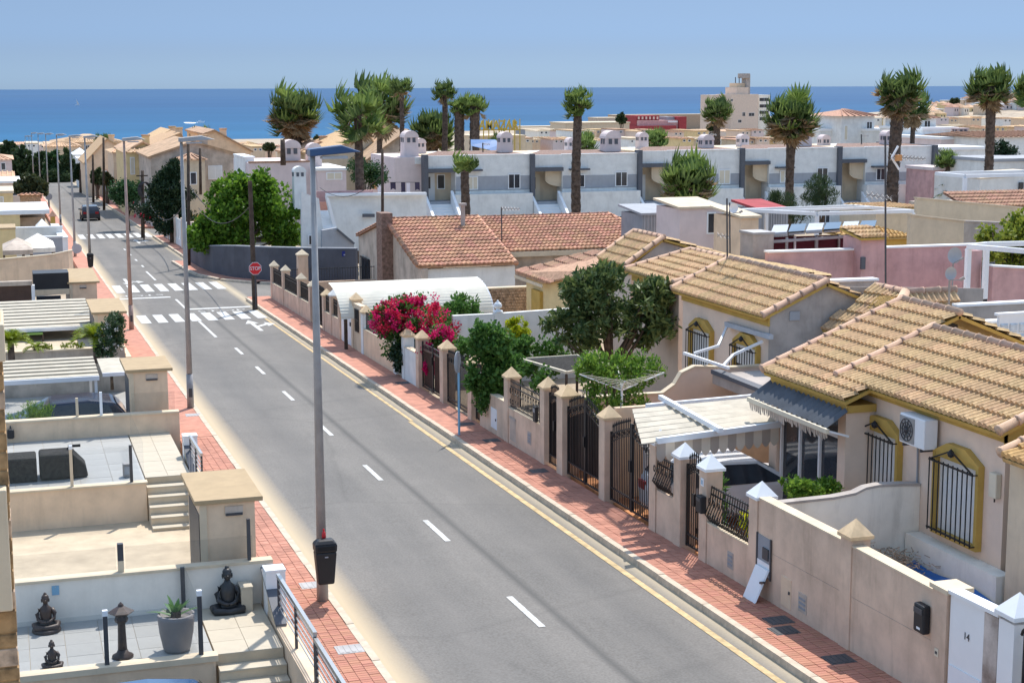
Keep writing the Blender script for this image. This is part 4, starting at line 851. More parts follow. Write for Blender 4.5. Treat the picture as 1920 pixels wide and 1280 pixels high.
for y0, y1, lb in ((18, 27.5, 'street wall with a shadow coloured sloping coping and bar railing beside the statue stairs'), (30.0, 40.2, 'street wall with a shadow coloured coping beside the sand coloured yard'), (44.9, 55, 'street wall beside the blue car yard'), (60, 72, 'street wall beside the cycad garden')):
    t = T('street_wall', lb, 'wall', (4.2, y0, zr(y0)))
    MB().wally(4.07, XF, y0, y1, zr(y0)+.12, zr(y1)+.12, -5, -5).build('wall_panel', M['peach'], t)
    if y0 in (18, 30.0):
        ya = y1-1.6; MB().wally(4.08, 4.22, ya, y1-.05, zr(ya)+.13, zr(y1)+.72, zr(ya)+.1, zr(y1)+.1).build('sloping_panel', M['cream'], t); MB().wally(4.06, 4.25, ya, y1-.05, zr(ya)+.17, zr(y1)+.76, zr(ya)+.132, zr(y1)+.722).build('shadow_coping', M['charcoal'], t)  # the shadow on the wall top is put into the charcoal coping colour
for y, lb in ((27.0, 'square white gate pillar on the pavement next to the black statue'), (39.95, 'square white gate pillar on the pavement beyond the first flat roofed hut'), (54.2, 'square white gate pillar on the pavement beside the oleander')):
    t = T('gate_pillar', lb, 'pillar', (4.25, y, zr(y)), 'white gate pillars on the left pavement'); MB().box(4.06, y-.17, zr(y)-.3, 4.40, y+.17, zr(y)+.82).build('shaft', M['whiter'], t); MB().box(4.05, y-.18, zr(y)+.821, 4.41, y+.18, zr(y)+.86).build('cap', M['whiter'], t)
def barrail(label, y0, y1, h0=.2, h=.88):
    t = T('bar_railing', label, 'railing', (4.2, (y0+y1)/2, zr(y0)))
    def seg(a, b, dz):
        zt = lambda y: zr(y)+h+dz
        MB().bar((4.2, a, zt(a)), (4.2, b, zt(b)), .06, .07).build('hand_rail', M['steel'], t)
        for i in range(5):
            q = .12+.11*i; MB().bar((4.2, a, zt(a)-q), (4.2, b, zt(b)-q), .018).build('bar', M['steel'], t)
        for y in (a+.04, (a+b)/2, b-.04): MB().bar((4.2, y, zr(y)+.1), (4.2, y, zt(y)-.03), .045).build('post', M['darkmetal'], t)
    if y1-y0 > 4: m_ = (y0+y1)/2; seg(m_, y1, 0); seg(y0, m_-.02, -.08)
    else: seg(y0, y1, 0)
barrail('steel railing of horizontal bars along the stairs nearest the camera', 19.6, 26.4); barrail('steel railing of horizontal bars beyond the first flat roofed hut', 37.2, 39.6)
def baluster(t, x, y, z0, h, ma='darkmetal', cap=True):
    MB().box(x-.035, y-.035, z0, x+.035, y+.035, z0+h).build('post', M[ma], t)
    if cap: MB().box(x-.04, y-.04, z0+h+.001, x+.04, y+.04, z0+h+.09).build('post_cap', M['whitemetal'], t)
t = T('glass_balustrade', 'clear glass balustrade with dark steel posts along the statue terrace edge', 'balustrade', (1, 25.05, ZL))
p1, p2 = P(200, 1240, Z=ZL+.05).x, P(376, 1222, Z=ZL+.05).x
baluster(t, p1, 25.06, ZL+.05, .80); baluster(t, p2, 25.06, ZL+.05, .98); baluster(t, p2-.02, 27.4, ZL, .82, cap=False)
glass(t, (-2, 25.06, ZL+.1), (p1-.05, 25.06, ZL+.1), .78); glass(t, (p1+.05, 25.06, ZL+.1), (p2-.05, 25.06, ZL+.1), .78); glass(t, (p2, 25.12, ZL+.1), (p2, 27.34, ZL+.1), .78)
def buddha(name, label, x, y, z_, s, m, base=True, bust=False):
    t = T(name, label, 'statue', (x, y, z_)); q = z_
    def el(mb, c, r, n=12, k=7):
        rows = []
        for i in range(k+1):
            a = math.pi*i/k; rows.append([(c[0]+r[0]*math.sin(a)*math.cos(b), c[1]+r[1]*math.sin(a)*math.sin(b), c[2]-r[2]*math.cos(a)) for b in [2*math.pi*j/n for j in range(n+1)]])
        mb.grid(rows)
    X, Y = x, y
    def pt(a, b, c): return (X+a*s, Y+b*s, q+c*s)
    b0 = .10 if base else 0
    if base: MB().lathe((X, Y, q), [(.40*s, 0), (.42*s, .03*s), (.40*s, .10*s), (.34*s, .12*s)], 18).build('plinth', M[m], t, smooth=True)
    mb = MB()
    el(mb, pt(0, .02, b0+.14), (.26*s, .2*s, .13*s))
    mb.tube([pt(0, .04, b0+.1), pt(0, .05, b0+.28), pt(0, .05, b0+.45), pt(0, .05, b0+.58), pt(0, .04, b0+.66), pt(0, .03, b0+.74)], [.2*s, .165*s, .175*s, .17*s, .085*s, .06*s], 14)
    for d in (1, -1):
        mb.tube([pt(.12*d, 0, b0+.12), pt(.33*d, -.06, b0+.10), pt(.30*d, -.20, b0+.07), pt(0, -.27, b0+.07), pt(-.14*d, -.25, b0+.09)], [.11*s, .115*s, .09*s, .07*s, .04*s], 10)
        mb.tube([pt(.16*d, .05, b0+.56), pt(.24*d, .02, b0+.42), pt(.22*d, -.06, b0+.29), pt(.10*d, -.17, b0+.23), pt(0, -.2, b0+.22)], [.075*s, .07*s, .058*s, .045*s, .04*s], 10)
    mb.build('body', M[m], t, smooth=True)
    h = MB(); el(h, pt(0, .01, b0+.85), (.098*s, .112*s, .13*s)); h.tube([pt(0, -.10, b0+.86), pt(0, -.122, b0+.83), pt(0, -.10, b0+.815)], [.012*s, .022*s, .012*s], 6)
    for d in (1, -1): h.tube([pt(.1*d, .02, b0+.88), pt(.108*d, .02, b0+.82), pt(.1*d, .02, b0+.77)], [.02*s, .018*s, .012*s], 6)
    h.build('head', M[m], t, smooth=True)
    u = MB(); el(u, pt(0, .03, b0+.915), (.105*s, .108*s, .09*s)); el(u, pt(0, .04, b0+1.0), (.05*s, .05*s, .06*s)); u.build('hair', M[m], t, smooth=True)
    return t
c = P(425, 1138, Z=ZL); buddha('statue', 'large black seated statue with crossed legs on the landing at the white wall', c.x, 27.22, ZL, .78, 'blackstone', base=False)
c = P(87, 1168, Y=27.15); buddha('statue', 'small dark brown seated statue on an oval base against the white wall', c.x, 27.15, ZL, .58, 'bronze')
c = P(100, 1262, Z=ZL); buddha('statue', 'small dark statue half hidden behind the terrace coping', c.x, 25.36, ZL, .42, 'bronze', base=False)
boxthing('pedestal', 'cream square pedestal beside the large black statue', 'pedestal', 3.66, 27.1, ZL, 3.86, 27.44, ZL+.42, 'creamfloor', [('top', (3.65, 27.09, ZL+.421, 3.87, 27.45, ZL+.45), 'creamfloor')], bevel=.01)
c = P(232, 1238, Z=ZL); t = T('stone_lantern', 'slim dark lantern column with a wide roof near the terrace edge', 'lantern', (c.x, 25.45, ZL))
MB().lathe((c.x, 25.45, ZL), [(.17, 0), (.17, .04), (.10, .08), (.075, .14)], 14).build('foot', M['bronze'], t, smooth=True); MB().lathe((c.x, 25.45, ZL), [(.075, .141), (.068, .3), (.06, .56), (.075, .6)], 12).build('column', M['bronze'], t, smooth=True)
q = MB(); q.lathe((c.x, 25.45, ZL), [(.10, .60), (.11, .64), (.09, .70), (.10, .74)], 8); q.build('light_box', M['bronze'], t)
q = MB(); q.lathe((c.x, 25.45, ZL), [(.19, .745), (.21, .77), (.12, .82), (.05, .86), (.04, .89), (.001, .93)], 6); q.build('roof', M['bronze'], t)
c = P(335, 1226, Z=ZL); t = T('flower_pot', 'large grey flower pot with a spiky green plant', 'plant pot', (c.x, 25.52, ZL)); pc = (c.x, 25.52)
MB().lathe((*pc, ZL), [(.20, 0), (.225, .06), (.275, .32), (.295, .54), (.30, .62), (.265, .625), (.25, .56)], 24).build('pot', M['potgrey'], t, smooth=True); MB().lathe((*pc, ZL), [(.245, .52), (.245, .545), (.001, .55)], 16).build('soil', M['bark'], t)
def spiky(t, c, z0, n, L, w, m, up=(20, 70), name='leaf', curve=.5):
    for k in range(n):
        a = 2.4*k+random.uniform(-.2, .2); e = math.radians(random.uniform(*up)); mb = MB(); rows = []; l = L*random.uniform(.8, 1.1)
        d = V((math.cos(a), math.sin(a), 0)); s = V((-math.sin(a), math.cos(a), 0))
        for i in range(5):
            f = i/4; r = l*f*math.cos(e); zz = l*f*math.sin(e)-curve*l*f*f*.6; ww = w*(1-f)**.6*(.5+1.0*min(1, f*3)) if i < 4 else .004
            p = V((c[0], c[1], z0))+d*r+V((0, 0, zz)); rows.append([p-s*ww, p+V((0, 0, -ww*.4)), p+s*ww])
        mb.grid(rows).build(name, M[m], t, smooth=True)
spiky(t, pc, ZL+.56, 15, .50, .042, 'agave', (25, 75)); MB().lathe((*pc, ZL+.54), [(.08, 0), (.085, .1), (.05, .16)], 8).build('stem', M['bark'], t)
c0 = P(270, 1266, Y=23.3); car('parked_car', 'light blue car whose roof shows below the statue terrace', c0.x-.85, 22.8, c0.z-1.58, math.pi, 'carsky')
# --- yard 1
floor('sand_yard_floor', -2.2, 4.05, 27.7, 37.5, -1.6, 'sandfloor'); floor('upper_patio_floor', -2.2, 2.93, 37.72, 43, -.68, 'lightfloor', .7); floor('path_floor', 2.95, 4.02, 38.0, 43, -.672, 'creamfloor', .55)
mb = MB()
for i in range(900): x = random.uniform(-.5, 3.4); y = 29.4+random.random()**2*.8; 
t = T('retaining_wall', 'beige retaining wall at the back of the sand coloured yard', 'wall', (0, 37.6, -1.6)); MB().box(-2.2, 37.5, -4, 2.93, 37.7, -.70).build('wall_panel', M['peach'], t); MB().box(-2.2, 37.47, -.698, 2.96, 37.73, -.655).build('coping', M['cream'], t)
steps('stairs', 'cream stairs from the sand coloured yard up to the path beside the hut', 2.96, 4.05, 38.0, -.672, 5)
hut('flat roofed peach utility hut on the left nearest the camera', 3.0, 4.19, 27.78, 30.0, 1.29, -1.6)
t = T('glass_balustrade', 'clear glass on the white party wall with one stub post', 'balustrade', (1, 27.6, .2)); x = P(227, 1066, Y=27.58).x; MB().box(x-.05, 27.54, .2, x+.05, 27.64, .40).build('post_foot', M['cream'], t); MB().box(x-.05, 27.54, .401, x+.05, 27.64, .70).build('post', M['darkmetal'], t); glass(t, (x+.08, 27.59, .24), (3.95, 27.59, .24), .40); glass(t, (-2, 27.59, .24), (x-.08, 27.59, .24), .40)
x = P(467, 1040, Y=27.6).x; MB().box(x-.03, 27.55, .2, x+.03, 27.62, .95).build('end_post', M['darkmetal'], t)
t = T('glass_balustrade', 'clear glass balustrade with cream posts above the beige retaining wall', 'balustrade', (1, 37.6, -.65))
for px_, ma in ((135, 'cream'), (247, 'darkmetal')): x = P(px_, 905, Y=37.6).x; baluster(t, x, 37.6, -.655, .88, ma, cap=px_ == 135)
glass(t, (-2, 37.6, -.6), (P(135, 905, Y=37.6).x-.05, 37.6, -.6), .8); glass(t, (P(135, 905, Y=37.6).x+.05, 37.6, -.6), (P(247, 905, Y=37.6).x-.04, 37.6, -.6), .8); glass(t, (2.9, 37.75, -.6), (2.9, 41.5, -.6), .85)
t = T('garden_sofa', 'dark covered garden sofa on the pale patio behind glass', 'garden sofa', (1, 39, -.68))
def at38(px_): return P(px_, 890, Y=38.8).x
a, b, c_ = at38(20), at38(72), at38(165)
MB().box(a-1, 38.4, -.68, b-.03, 39.2, -.10).build('seat_block', M['darkfurn'], t, bevel=.04); MB().box(b+.03, 38.4, -.66, c_-.35, 39.2, -.06).build('cushion_block', M['darkfurn'], t, bevel=.06)
MB().hexa([(c_-.34, 38.4, -.66), (c_, 38.5, -.66), (c_, 39.1, -.66), (c_-.34, 39.2, -.66)], [(c_-.34, 38.4, -.07), (c_-.05, 38.5, -.38), (c_-.05, 39.1, -.38), (c_-.34, 39.2, -.07)]).build('sloping_end', M['darkfurn'], t, bevel=.04)
MB().tube([(b+.7, 38.9, -.06), (b+.72, 38.9, .02), (b+1.0, 38.9, .02)], .035, 8).build('cover_knob', M['darkfurn'], t)
c = P(240, 895, Z=-.66); boxthing('floor_lamp', 'small grey floor lamp by the balustrade corner', 'lamp', c.x-.1, c.y+.1, -.68, c.x+.1, c.y+.3, -.35, 'galv', [('lens', (c.x-.07, c.y+.08, -.6, c.x+.07, c.y+.099, -.42), 'signback')], bevel=.02)
# --- yard 2 with blue car
t = T('yard_wall', 'beige party wall carrying a glass balustrade in front of the blue car', 'wall', (1, 43.1, -1)); MB().box(-2.2, 43.0, -4, 4.3, 43.2, -.16).build('wall_panel', M['peach'], t); MB().box(-2.2, 42.96, -.158, 4.3, 43.24, -.11).build('coping', M['cream'], t)
t2 = T('glass_balustrade', 'clear glass balustrade with one cream post in front of the blue car', 'balustrade', (1, 43.1, -.11)); x = P(145, 776, Y=43.1).x; baluster(t2, x, 43.1, -.11, .5, 'cream', cap=False); glass(t2, (-2, 43.1, -.08), (x-.06, 43.1, -.08), .44); glass(t2, (x+.06, 43.1, -.08), (2.75, 43.1, -.08), .44); x = P(190, 772, Y=43.1).x; baluster(t2, x, 43.1, -.11, .62, 'whitemetal', cap=False); glass(t2, (x+.8, 43.1, -.08), (4.2, 43.1, -.08), .5)
c = P(20, 812, Y=42.95); boxthing('wall_lamp', 'round black wall lamp on the beige wall at the left edge', 'lamp', c.x-.09, 42.80, c.z-.13, c.x+.09, 42.95, c.z+.13, 'plasticblk', [('arm', (c.x-.02, 42.9, c.z+.131, c.x+.02, 42.96, c.z+.2), 'darkmetal')], bevel=.05)
floor('car_yard_floor', -2.2, 4.05, 43.2, 58.4, -2.35, 'lightfloor')
hut('flat roofed peach utility hut beside the blue car', 2.98, 4.22, 43.5, 45.6, .99, -2.3)
steps('stairs', 'pale stairs going up beside the dark blue car', 2.62, 3.5, 47.6, -1.0, 8, tread=.32)
def carport(label, x0, x1, y0, y1, z0, z1, n=9, zb=-3, group=None):
    t = T('car_port', label, 'car port', ((x0+x1)/2, y0, zb))
    for i in range(n):
        a = y0+(y1-y0)*i/n; b = y0+(y1-y0)*(i+1)/n; za = z0+(z1-z0)*i/n; zb_ = z0+(z1-z0)*(i+1)/n
        MB().hexa([(x0, a, za-.03), (x1, a, za-.03), (x1, b-.03, zb_-.03), (x0, b-.03, zb_-.03)], [(x0, a, za+.05), (x1, a, za+.05), (x1, b-.03, zb_), (x0, b-.03, zb_)]).build('roof_sheet', M['sheet'], t)
    MB().bar((x0, y0-.04, z0-.03), (x1, y0-.04, z0-.03), .07, .13).build('gutter', M['whitemetal'], t)
    for x in (x0+.1, x1-.1):
        for y, zz in ((y0+.05, z0), (y1-.1, z1)): MB().box(x-.04, y-.04, zb, x+.04, y+.04, zz-.05).build('post', M['whitemetal'], t)
    return t
a = P(10, 712, Z=.12); b = P(186, 706, Z=.12); e = P(100, 671, Z=.22); carport('cream corrugated car port roof above the dark blue car', a.x-2, b.x, b.y, e.y, .12, .22, n=6, zb=-2.35)
a = P(192, 702, Z=.16); b = P(236, 698, Z=.16); e = P(215, 669, Z=.22); boxthing('canopy_panel', 'flat pale canopy panel between the car port and the second hut', 'canopy', a.x, a.y, .16, b.x, e.y, .2, 'sheet', [('edge', (a.x, a.y-.05, .1, b.x, a.y-.001, .21), 'whitemetal')], bevel=0)
c0 = P(95, 712, Y=46.5); car('parked_car', 'dark blue car under the cream corrugated car port', c0.x+.1, 46.6, -1.72, math.pi, 'carblue')
# --- yard 3
z3 = P(100, 655, Y=58.6).z
t = T('planter_wall', 'beige planter wall below the cycads with a small dark lamp', 'wall', (1, 58.6, z3)); MB().box(-2.2, 58.5, -5, 4.0, 58.75, z3-.05).build('wall_panel', M['oldwall'], t); MB().box(-2.2, 58.46, z3-.049, 4.0, 58.8, z3).build('coping', M['cream'], t)
floor('garden_floor', -2.2, 4.05, 58.8, 73.6, z3-.3, 'sandfloor')
hut('flat roofed hut with an orange slab by the oleander', P(177, 583, X=3.0).x, 4.25, P(238, 583, X=4.25).y, P(238, 583, X=4.25).y+4.0, P(238, 583, X=4.25).z, -4, slot=False)
zc = P(238, 583, X=4.25).z-.9; a = P(5, 617, Z=zc); b = P(168, 612, Z=zc); e = P(100, 562, Z=zc+.1)
carport('cream corrugated car port roof behind the cycads', a.x-2, P(180, 612, Z=zc).x, b.y, e.y, zc, zc+.12, n=9, zb=-4.5)
t = T('sun_shade', 'green shade cloth under the cream car port', 'shade', (1, 66, zc-.5)); a = P(51, 628, Y=62.5); b = P(80, 618, Y=62.5); MB().hexa([(a.x, 62.5, a.z-.02), (b.x, 62.5, a.z-.02), (b.x, 63.3, b.z-.02), (a.x, 63.3, b.z-.02)], [(a.x, 62.5, a.z), (b.x, 62.5, a.z), (b.x, 63.3, b.z), (a.x, 63.3, b.z)]).build('cloth', M['fgreen'], t); MB().bar((b.x, 62.6, -4), (b.x, 62.6, a.z-.03), .06).build('post', M['wood'], t)
a = P(78, 655, Y=66); b = P(114, 620, Y=66); t = T('garden_shed', 'dark shed opening with brown posts under the cream car port', 'shed', (a.x, 66, -4)); MB().box(a.x, 66.9, -4, b.x, 67.4, b.z).build('back', M['darkfurn'], t)
for k in (.2, .55, .9): x = a.x+(b.x-a.x)*k; MB().box(x-.05, 66.8, -4, x+.05, 66.89, b.z).build('post', M['wood'], t)
# --- yard 4 and beyond
hX = 4.25; c = P(187, 527, X=hX); hut('pale hut with a cream slab beside the brown screens', P(127, 527, Y=c.y).x, hX, c.y, c.y+6, c.z, -5)
def rect(x0, x1, y0, y1, Y):                                 # a box face seen between two picture columns and rows at distance Y
    a = P(x0, y1, Y=Y); b = P(x1, y1, Y=Y); c = P((x0+x1)/2, y0, Y=Y); return a.x, b.x, c.z, P((x0+x1)/2, y1, Y=Y).z
a, b, zt, zb = rect(10, 60, 527, 568, 75); t = T('garden_screen', 'brown garden screen with a pale top rail left of the pale hut', 'screen', (a, 75, zb)); MB().box(a-1, 75, zb-1, b, 75.1, zt-.2).build('panel', M['brown'], t); MB().box(a-1, 74.9, zt-.199, b+.05, 75.2, zt).build('top_rail', M['oldwall'], t); MB().box(b+.001, 74.9, zb-1, b+.15, 75.2, zt-.2).build('post', M['whitemetal'], t)
a, b, zt, zb = rect(63, 130, 512, 542, 77); t = T('shaded_opening', 'covered terrace opening with its shade painted as a black box beside the pale hut', 'canopy', (a, 77, zb)); MB().box(a, 77, zb, b, 78.5, zt).build('painted_shade', M['plasticblk'], t); MB().box(a, 76.9, zb-.25, b, 77.2, zb-.001).build('sill', M['cream'], t); MB().box(a+.1, 76.9, zb-.75, b-.4, 76.95, zb-.3).build('pane', M['glassdark'], t)  # solid black box: the shade of the opening put into its colour
q = [(-40, 492), (5, 487), (50, 483), (100, 478), (128, 472), (136, 470)]; t = T('garden_wall', 'long beige garden wall rising in a curve towards the street on the left', 'garden wall', (1, 88, zr(88)))
pts = [P(x, y, Y=88+.6*i) for i, (x, y) in enumerate(q)]; w_ = MB(); c_ = MB()
for a, b in zip(pts[:-1], pts[1:]):
    w_.hexa([(a.x, a.y, -6), (b.x, b.y, -6), (b.x, b.y+.2, -6), (a.x, a.y+.2, -6)], [(a.x, a.y, a.z), (b.x, b.y, b.z), (b.x, b.y+.2, b.z), (a.x, a.y+.2, a.z)]); c_.hexa([(a.x, a.y-.04, a.z+.001), (b.x, b.y-.04, b.z+.001), (b.x, b.y+.24, b.z+.001), (a.x, a.y+.24, a.z+.001)], [(a.x, a.y-.04, a.z+.06), (b.x, b.y-.04, b.z+.06), (b.x, b.y+.24, b.z+.06), (a.x, a.y+.24, a.z+.06)])
w_.build('wall_panel', M['peach'], t); c_.build('coping', M['cream'], t); floor('far_yard_floor', -3, 4.2, 80, 130, zr(100)-1.2, 'sandfloor')
def tent(name, label, x0, x1, yt, ye, yb, Y, dep, m):
    a, b = P(x0, ye, Y=Y), P(x1, ye, Y=Y); zt = P((x0+x1)/2, yt, Y=Y+dep/2).z; zb = P(x0, yb, Y=Y).z
    t = T(name, label, 'gazebo', ((a.x+b.x)/2, Y, zb)); MB().pyr(a.x, Y, b.x, Y+dep, a.z, zt).build('canopy', M[m], t)
    for x, y in ((a.x+.06, Y+.06), (b.x-.06, Y+.06), (a.x+.06, Y+dep-.06), (b.x-.06, Y+dep-.06)): MB().box(x-.05, y-.05, zb-2.5, x+.05, y+.05, a.z-.003).build('post', M['wood'], t)
    MB().box(a.x, Y-.01, a.z-.25, b.x, Y-.002, a.z).build('valance', M[m], t)
tent('gazebo', 'grey brown gazebo canopy behind the curved beige wall', 5, 62, 445, 470, 487, 91, 4, 'oldwall'); tent('gazebo', 'pale grey gazebo canopy next to the brown one', 42, 104, 437, 466, 482, 94, 4, 'dirtywhite'); tent('gazebo', 'small white pointed gazebo by the white yard wall', 68, 92, 410, 428, 432, 112, 2.5, 'white')
for (x0, x1, y0, y1, Y, d, m, nm, lb) in ((28, 118, 425, 450, 110, .3, 'white', 'yard_wall', 'white yard wall behind the gazebos'), (0, 30, 427, 455, 105, 3, 'yellowish', 'shed', 'ochre shed with a flat orange top at the left edge'), (60, 118, 443, 470, 101, .3, 'midgrey', 'yard_wall', 'low grey yard wall behind the gazebos')):
    a, b, zt, zb = rect(x0, x1, y0, y1, Y); t = T(nm, lb, 'wall' if 'wall' in nm else 'shed', (a, Y, zb)); MB().box(a-(1 if x0 < 5 else 0), Y, zb-1.5, b, Y+d, zt-.1).build('wall_panel', M[m], t); MB().box(a-(1 if x0 < 5 else 0)-.02, Y-.03, zt-.099, b+.03, Y+d+.03, zt).build('coping', M['whiter' if m != 'yellowish' else 'slab'], t)
a0 = P(108, 421, Y=126); b0 = P(127, 446, Y=104); t = T('yard_wall', 'white street wall with a broad bright coping beyond the gazebos', 'wall', (4.2, 104, zr(104))); MB().hexa([(b0.x-.5, 104, -6), (b0.x, 104, -6), (a0.x, 126, -6), (a0.x-.5, 126, -6)], [(b0.x-.5, 104, b0.z), (b0.x, 104, b0.z), (a0.x, 126, a0.z), (a0.x-.5, 126, a0.z)]).build('wall_panel', M['whiter'], t); MB().hexa([(b0.x-.53, 103.9, b0.z+.001), (b0.x+.03, 103.9, b0.z+.001), (a0.x+.03, 126, a0.z+.001), (a0.x-.53, 126, a0.z+.001)], [(b0.x-.53, 103.9, b0.z+.08), (b0.x+.03, 103.9, b0.z+.08), (a0.x+.03, 126, a0.z+.08), (a0.x-.53, 126, a0.z+.08)]).build('coping', M['whiter'], t)
a, b, zt, zb = rect(0, 93, 394, 402, 128); t = T('car_port', 'long flat white canopy with ochre sides far down on the left', 'car port', (a, 128, zb)); MB().box(a-1, 128, zb, b, 137, zt).build('roof_sheet', M['whiter'], t); a2, b2, zt2, zb2 = rect(0, 38, 402, 420, 128); MB().box(a2-1, 128.1, zb2-2, b2, 133, zb-.001).build('ochre_wall', M['yellowish'], t); MB().box(b2, 130, zb2-2, b-.3, 133, zb-.4).build('pale_wall', M['oldwall'], t)
a, b, zt, zb = rect(93, 106, 395, 418, 127); t = T('gate_pillar', 'ochre gate pillar with a tiled cap on the left pavement far off', 'pillar', (a, 127, zb)); MB().box(a+.08, 127, zb-1, b-.08, 127.5, zt-.45).build('shaft', M['ochre'], t); MB().pyr(a-.05, 126.9, b+.05, 127.6, zt-.449, zt).build('cap', M['claytile'], t)
# stone pilaster of the photographer's row at the left edge
e = P(14, 860, Y=11); t = T('stone_pilaster', 'stone clad pilaster with pale ledges at the left edge of the picture', 'pilaster', (e.x-.3, 11, -4)); ztop = P(9, 545, Y=11).z
MB().box(e.x-.8, 11, -6, e.x-.012, 11.5, ztop).build('core', M['stone'], t)
zz = 3.9
while zz < ztop-.08:
    h = random.uniform(.09, .17); h = min(h, ztop-zz-.01); MB().box(e.x-.14+random.uniform(-.02, 0), 10.99, zz+.006, e.x+random.uniform(-.004, .004), 11.35, zz+h-.006).build('stone', M[random.choice(['stone', 'stone', 'stonew', 'oldwall'])], t, bevel=.008); zz += h
for ya, yb in ((606, 676), (915, 1142)):
    za, zb = P(12, yb, Y=10.9).z, P(12, ya, Y=10.9).z; MB().box(e.x-.7, 10.85, za, P(9 if ya < 700 else 18, (ya+yb)/2, Y=10.9).x, 11.6, zb).build('ledge', M['cream'], t, bevel=.01)
# ================================================================ MIDDLE DISTANCE
def boxwin(t, X0, X1, z0, z1, Y, fill='glassdark', frame='whiter', shut=0):
    f = MB().box(X0-.07, Y-.05, z0-.07, X1+.07, Y-.003, z1+.07).build('window', M[frame], t); MB().box(X0, Y-.058, z0, X1, Y-.051, z1).build('pane', M[fill], f)
    if shut: MB().box(X0, Y-.07, z1-(z1-z0)*shut, X1, Y-.06, z1).build('shutter', M['shutter'], f)
    elif X1-X0 > .5: MB().box((X0+X1)/2-.025, Y-.066, z0, (X0+X1)/2+.025, Y-.059, z1).build('mullion', M[frame], f)
    return f
def chimney(t, x, y, z0, z1, w, d=None, m='pinkwall', arch=True, name='chimney'):
    """Mediterranean chimney: a tapered shaft with slots and a barrel top"""
    d = d or w; h = z1-z0; zc = z1-w*.5 if arch else z1-.12
    mb = MB().hexa([(x-w*.54, y-d*.54, z0), (x+w*.54, y-d*.54, z0), (x+w*.54, y+d*.54, z0), (x-w*.54, y+d*.54, z0)], [(x-w*.5, y-d*.5, zc), (x+w*.5, y-d*.5, zc), (x+w*.5, y+d*.5, zc), (x-w*.5, y+d*.5, zc)])
    c = mb.build(name, M[m], t); a = MB()
    pts = [(x+w*.55*math.cos(q), y-d*.56, zc+.002+w*.5*math.sin(q)) for q in [math.pi*k/10 for k in range(11)]]
    if arch: a.prism(pts, (0, d*1.12, 0))
    else: a.box(x-w*.56, y-d*.56, zc+.002, x+w*.56, y+d*.56, z1)
    a.build('top', M[m], c)
    s = MB(); sw = w*.11
    for k in (-.2, .2): s.box(x+k*w-sw, y-d*.545, zc-w*.35, x+k*w+sw, y-d*.505, zc-w*.02)
    for k in (-.2, .2): s.box(x-w*.545, y+k*d-sw, zc-w*.35, x-w*.505, y+k*d+sw, zc-w*.02)
    s.build('vent_slots', M['charcoal'], c); return c
# ---- old house with clay tiles
OY0, OY1, OXw = 69.9, 83.2, 18.0
pe = P(790, 500, X=OXw); pr = P(727, 411, X=OXw); pb = P(672, 440, X=OXw)
t = T('old_house', 'weathered cottage with an orange clay tile roof and a brick chimney', 'house', (22, 76, zr(76)))
zi = zr(76)-1.5
MB().prism([(OXw, pe.y, zi), (OXw, pe.y, pe.z-.1), (OXw, pr.y, pr.z-.12), (OXw, pb.y, pb.z-.1), (OXw, pb.y, zi)], (.3, 0, 0)).build('gable_wall', M['oldwall'], t)
ae = P(968, 492, Y=pe.y+.05); MB().box(OXw+.301, pe.y+.25, zi, ae.x, pe.y+.5, pe.z-.15).build('front_wall', M['white'], t); MB().box(OXw+.301, pb.y-.4, zi, ae.x, pb.y-.1, pb.z-.1).build('rear_wall', M['oldwall'], t)
rf = roofpart(t); n_ = V((0, -(pr.z-pe.z), pr.y-pe.y)); 
def onr(x, y): d = ray(x, y); nn = V((0, -(pr.z-pe.z), (pr.y-pe.y))); return CAM+d*((V((0, pe.y, pe.z))-CAM).dot(nn)/d.dot(nn))
e1 = onr(966, 491); r1 = V((onr(897, 408).x, pr.y, pr.z)); e0 = V((OXw-.15, pe.y, pe.z)); r0 = V((OXw-.15, pr.y, pr.z)); e1 = V((e1.x, pe.y, pe.z))
roofplane(rf, [e0, e1, r1, r0], 'oldtile', a=.42, b=.44, lim=300, waves=2)
roofplane(rf, [V((r1.x, pb.y, pb.z)), V((OXw-.15, pb.y, pb.z)), r0, r1], 'oldtile', lim=0, a=.5, b=.6)
ridge(rf, r0, r1, 'oldtile', r=.11, L=.5); ridge(rf, e0+V((0, .1, .05)), r0+V((0, 0, .05)), 'oldtile', r=.12, L=.5, name='verge_tile'); ridge(rf, r1, e1, 'oldtile', r=.11, L=.5, name='hip_tile')
for (x0, x1, y0, y1) in ((678, 694, 480, 531), (723, 737, 498, 530)):
    a = P(x0, y0, X=OXw-.02); b = P(x1, y1, X=OXw-.02); f = MB().box(OXw-.05, b.y, b.z-.2, OXw-.003, a.y, a.z).build('window', M['glassdark'], t); g = MB()
    for k in range(6): y = b.y+(a.y-b.y)*k/5; g.bar((OXw-.1, y, b.z-.2), (OXw-.1, y, a.z+.05), .03)
    g.bar((OXw-.1, b.y, a.z), (OXw-.1, a.y, a.z), .05); g.build('iron_bars', M['black'], f)
a = P(692, 545, X=OXw-.4); b = P(720, 400, X=OXw-.4); MB().box(OXw-.55, b.y-.1, zi, OXw-.003, b.y+1.05, b.z).build('chimney', M['brickold'], t)
c = onr(868, 424); MB().tube([c-V((0, 0, .2)), c+V((0, 0, 1.0))], .11, 10).tube([c+V((0, 0, 1.0)), c+V((0, 0, 1.12))], .19, 10).build('flue_pipe', M['greywall'], t)
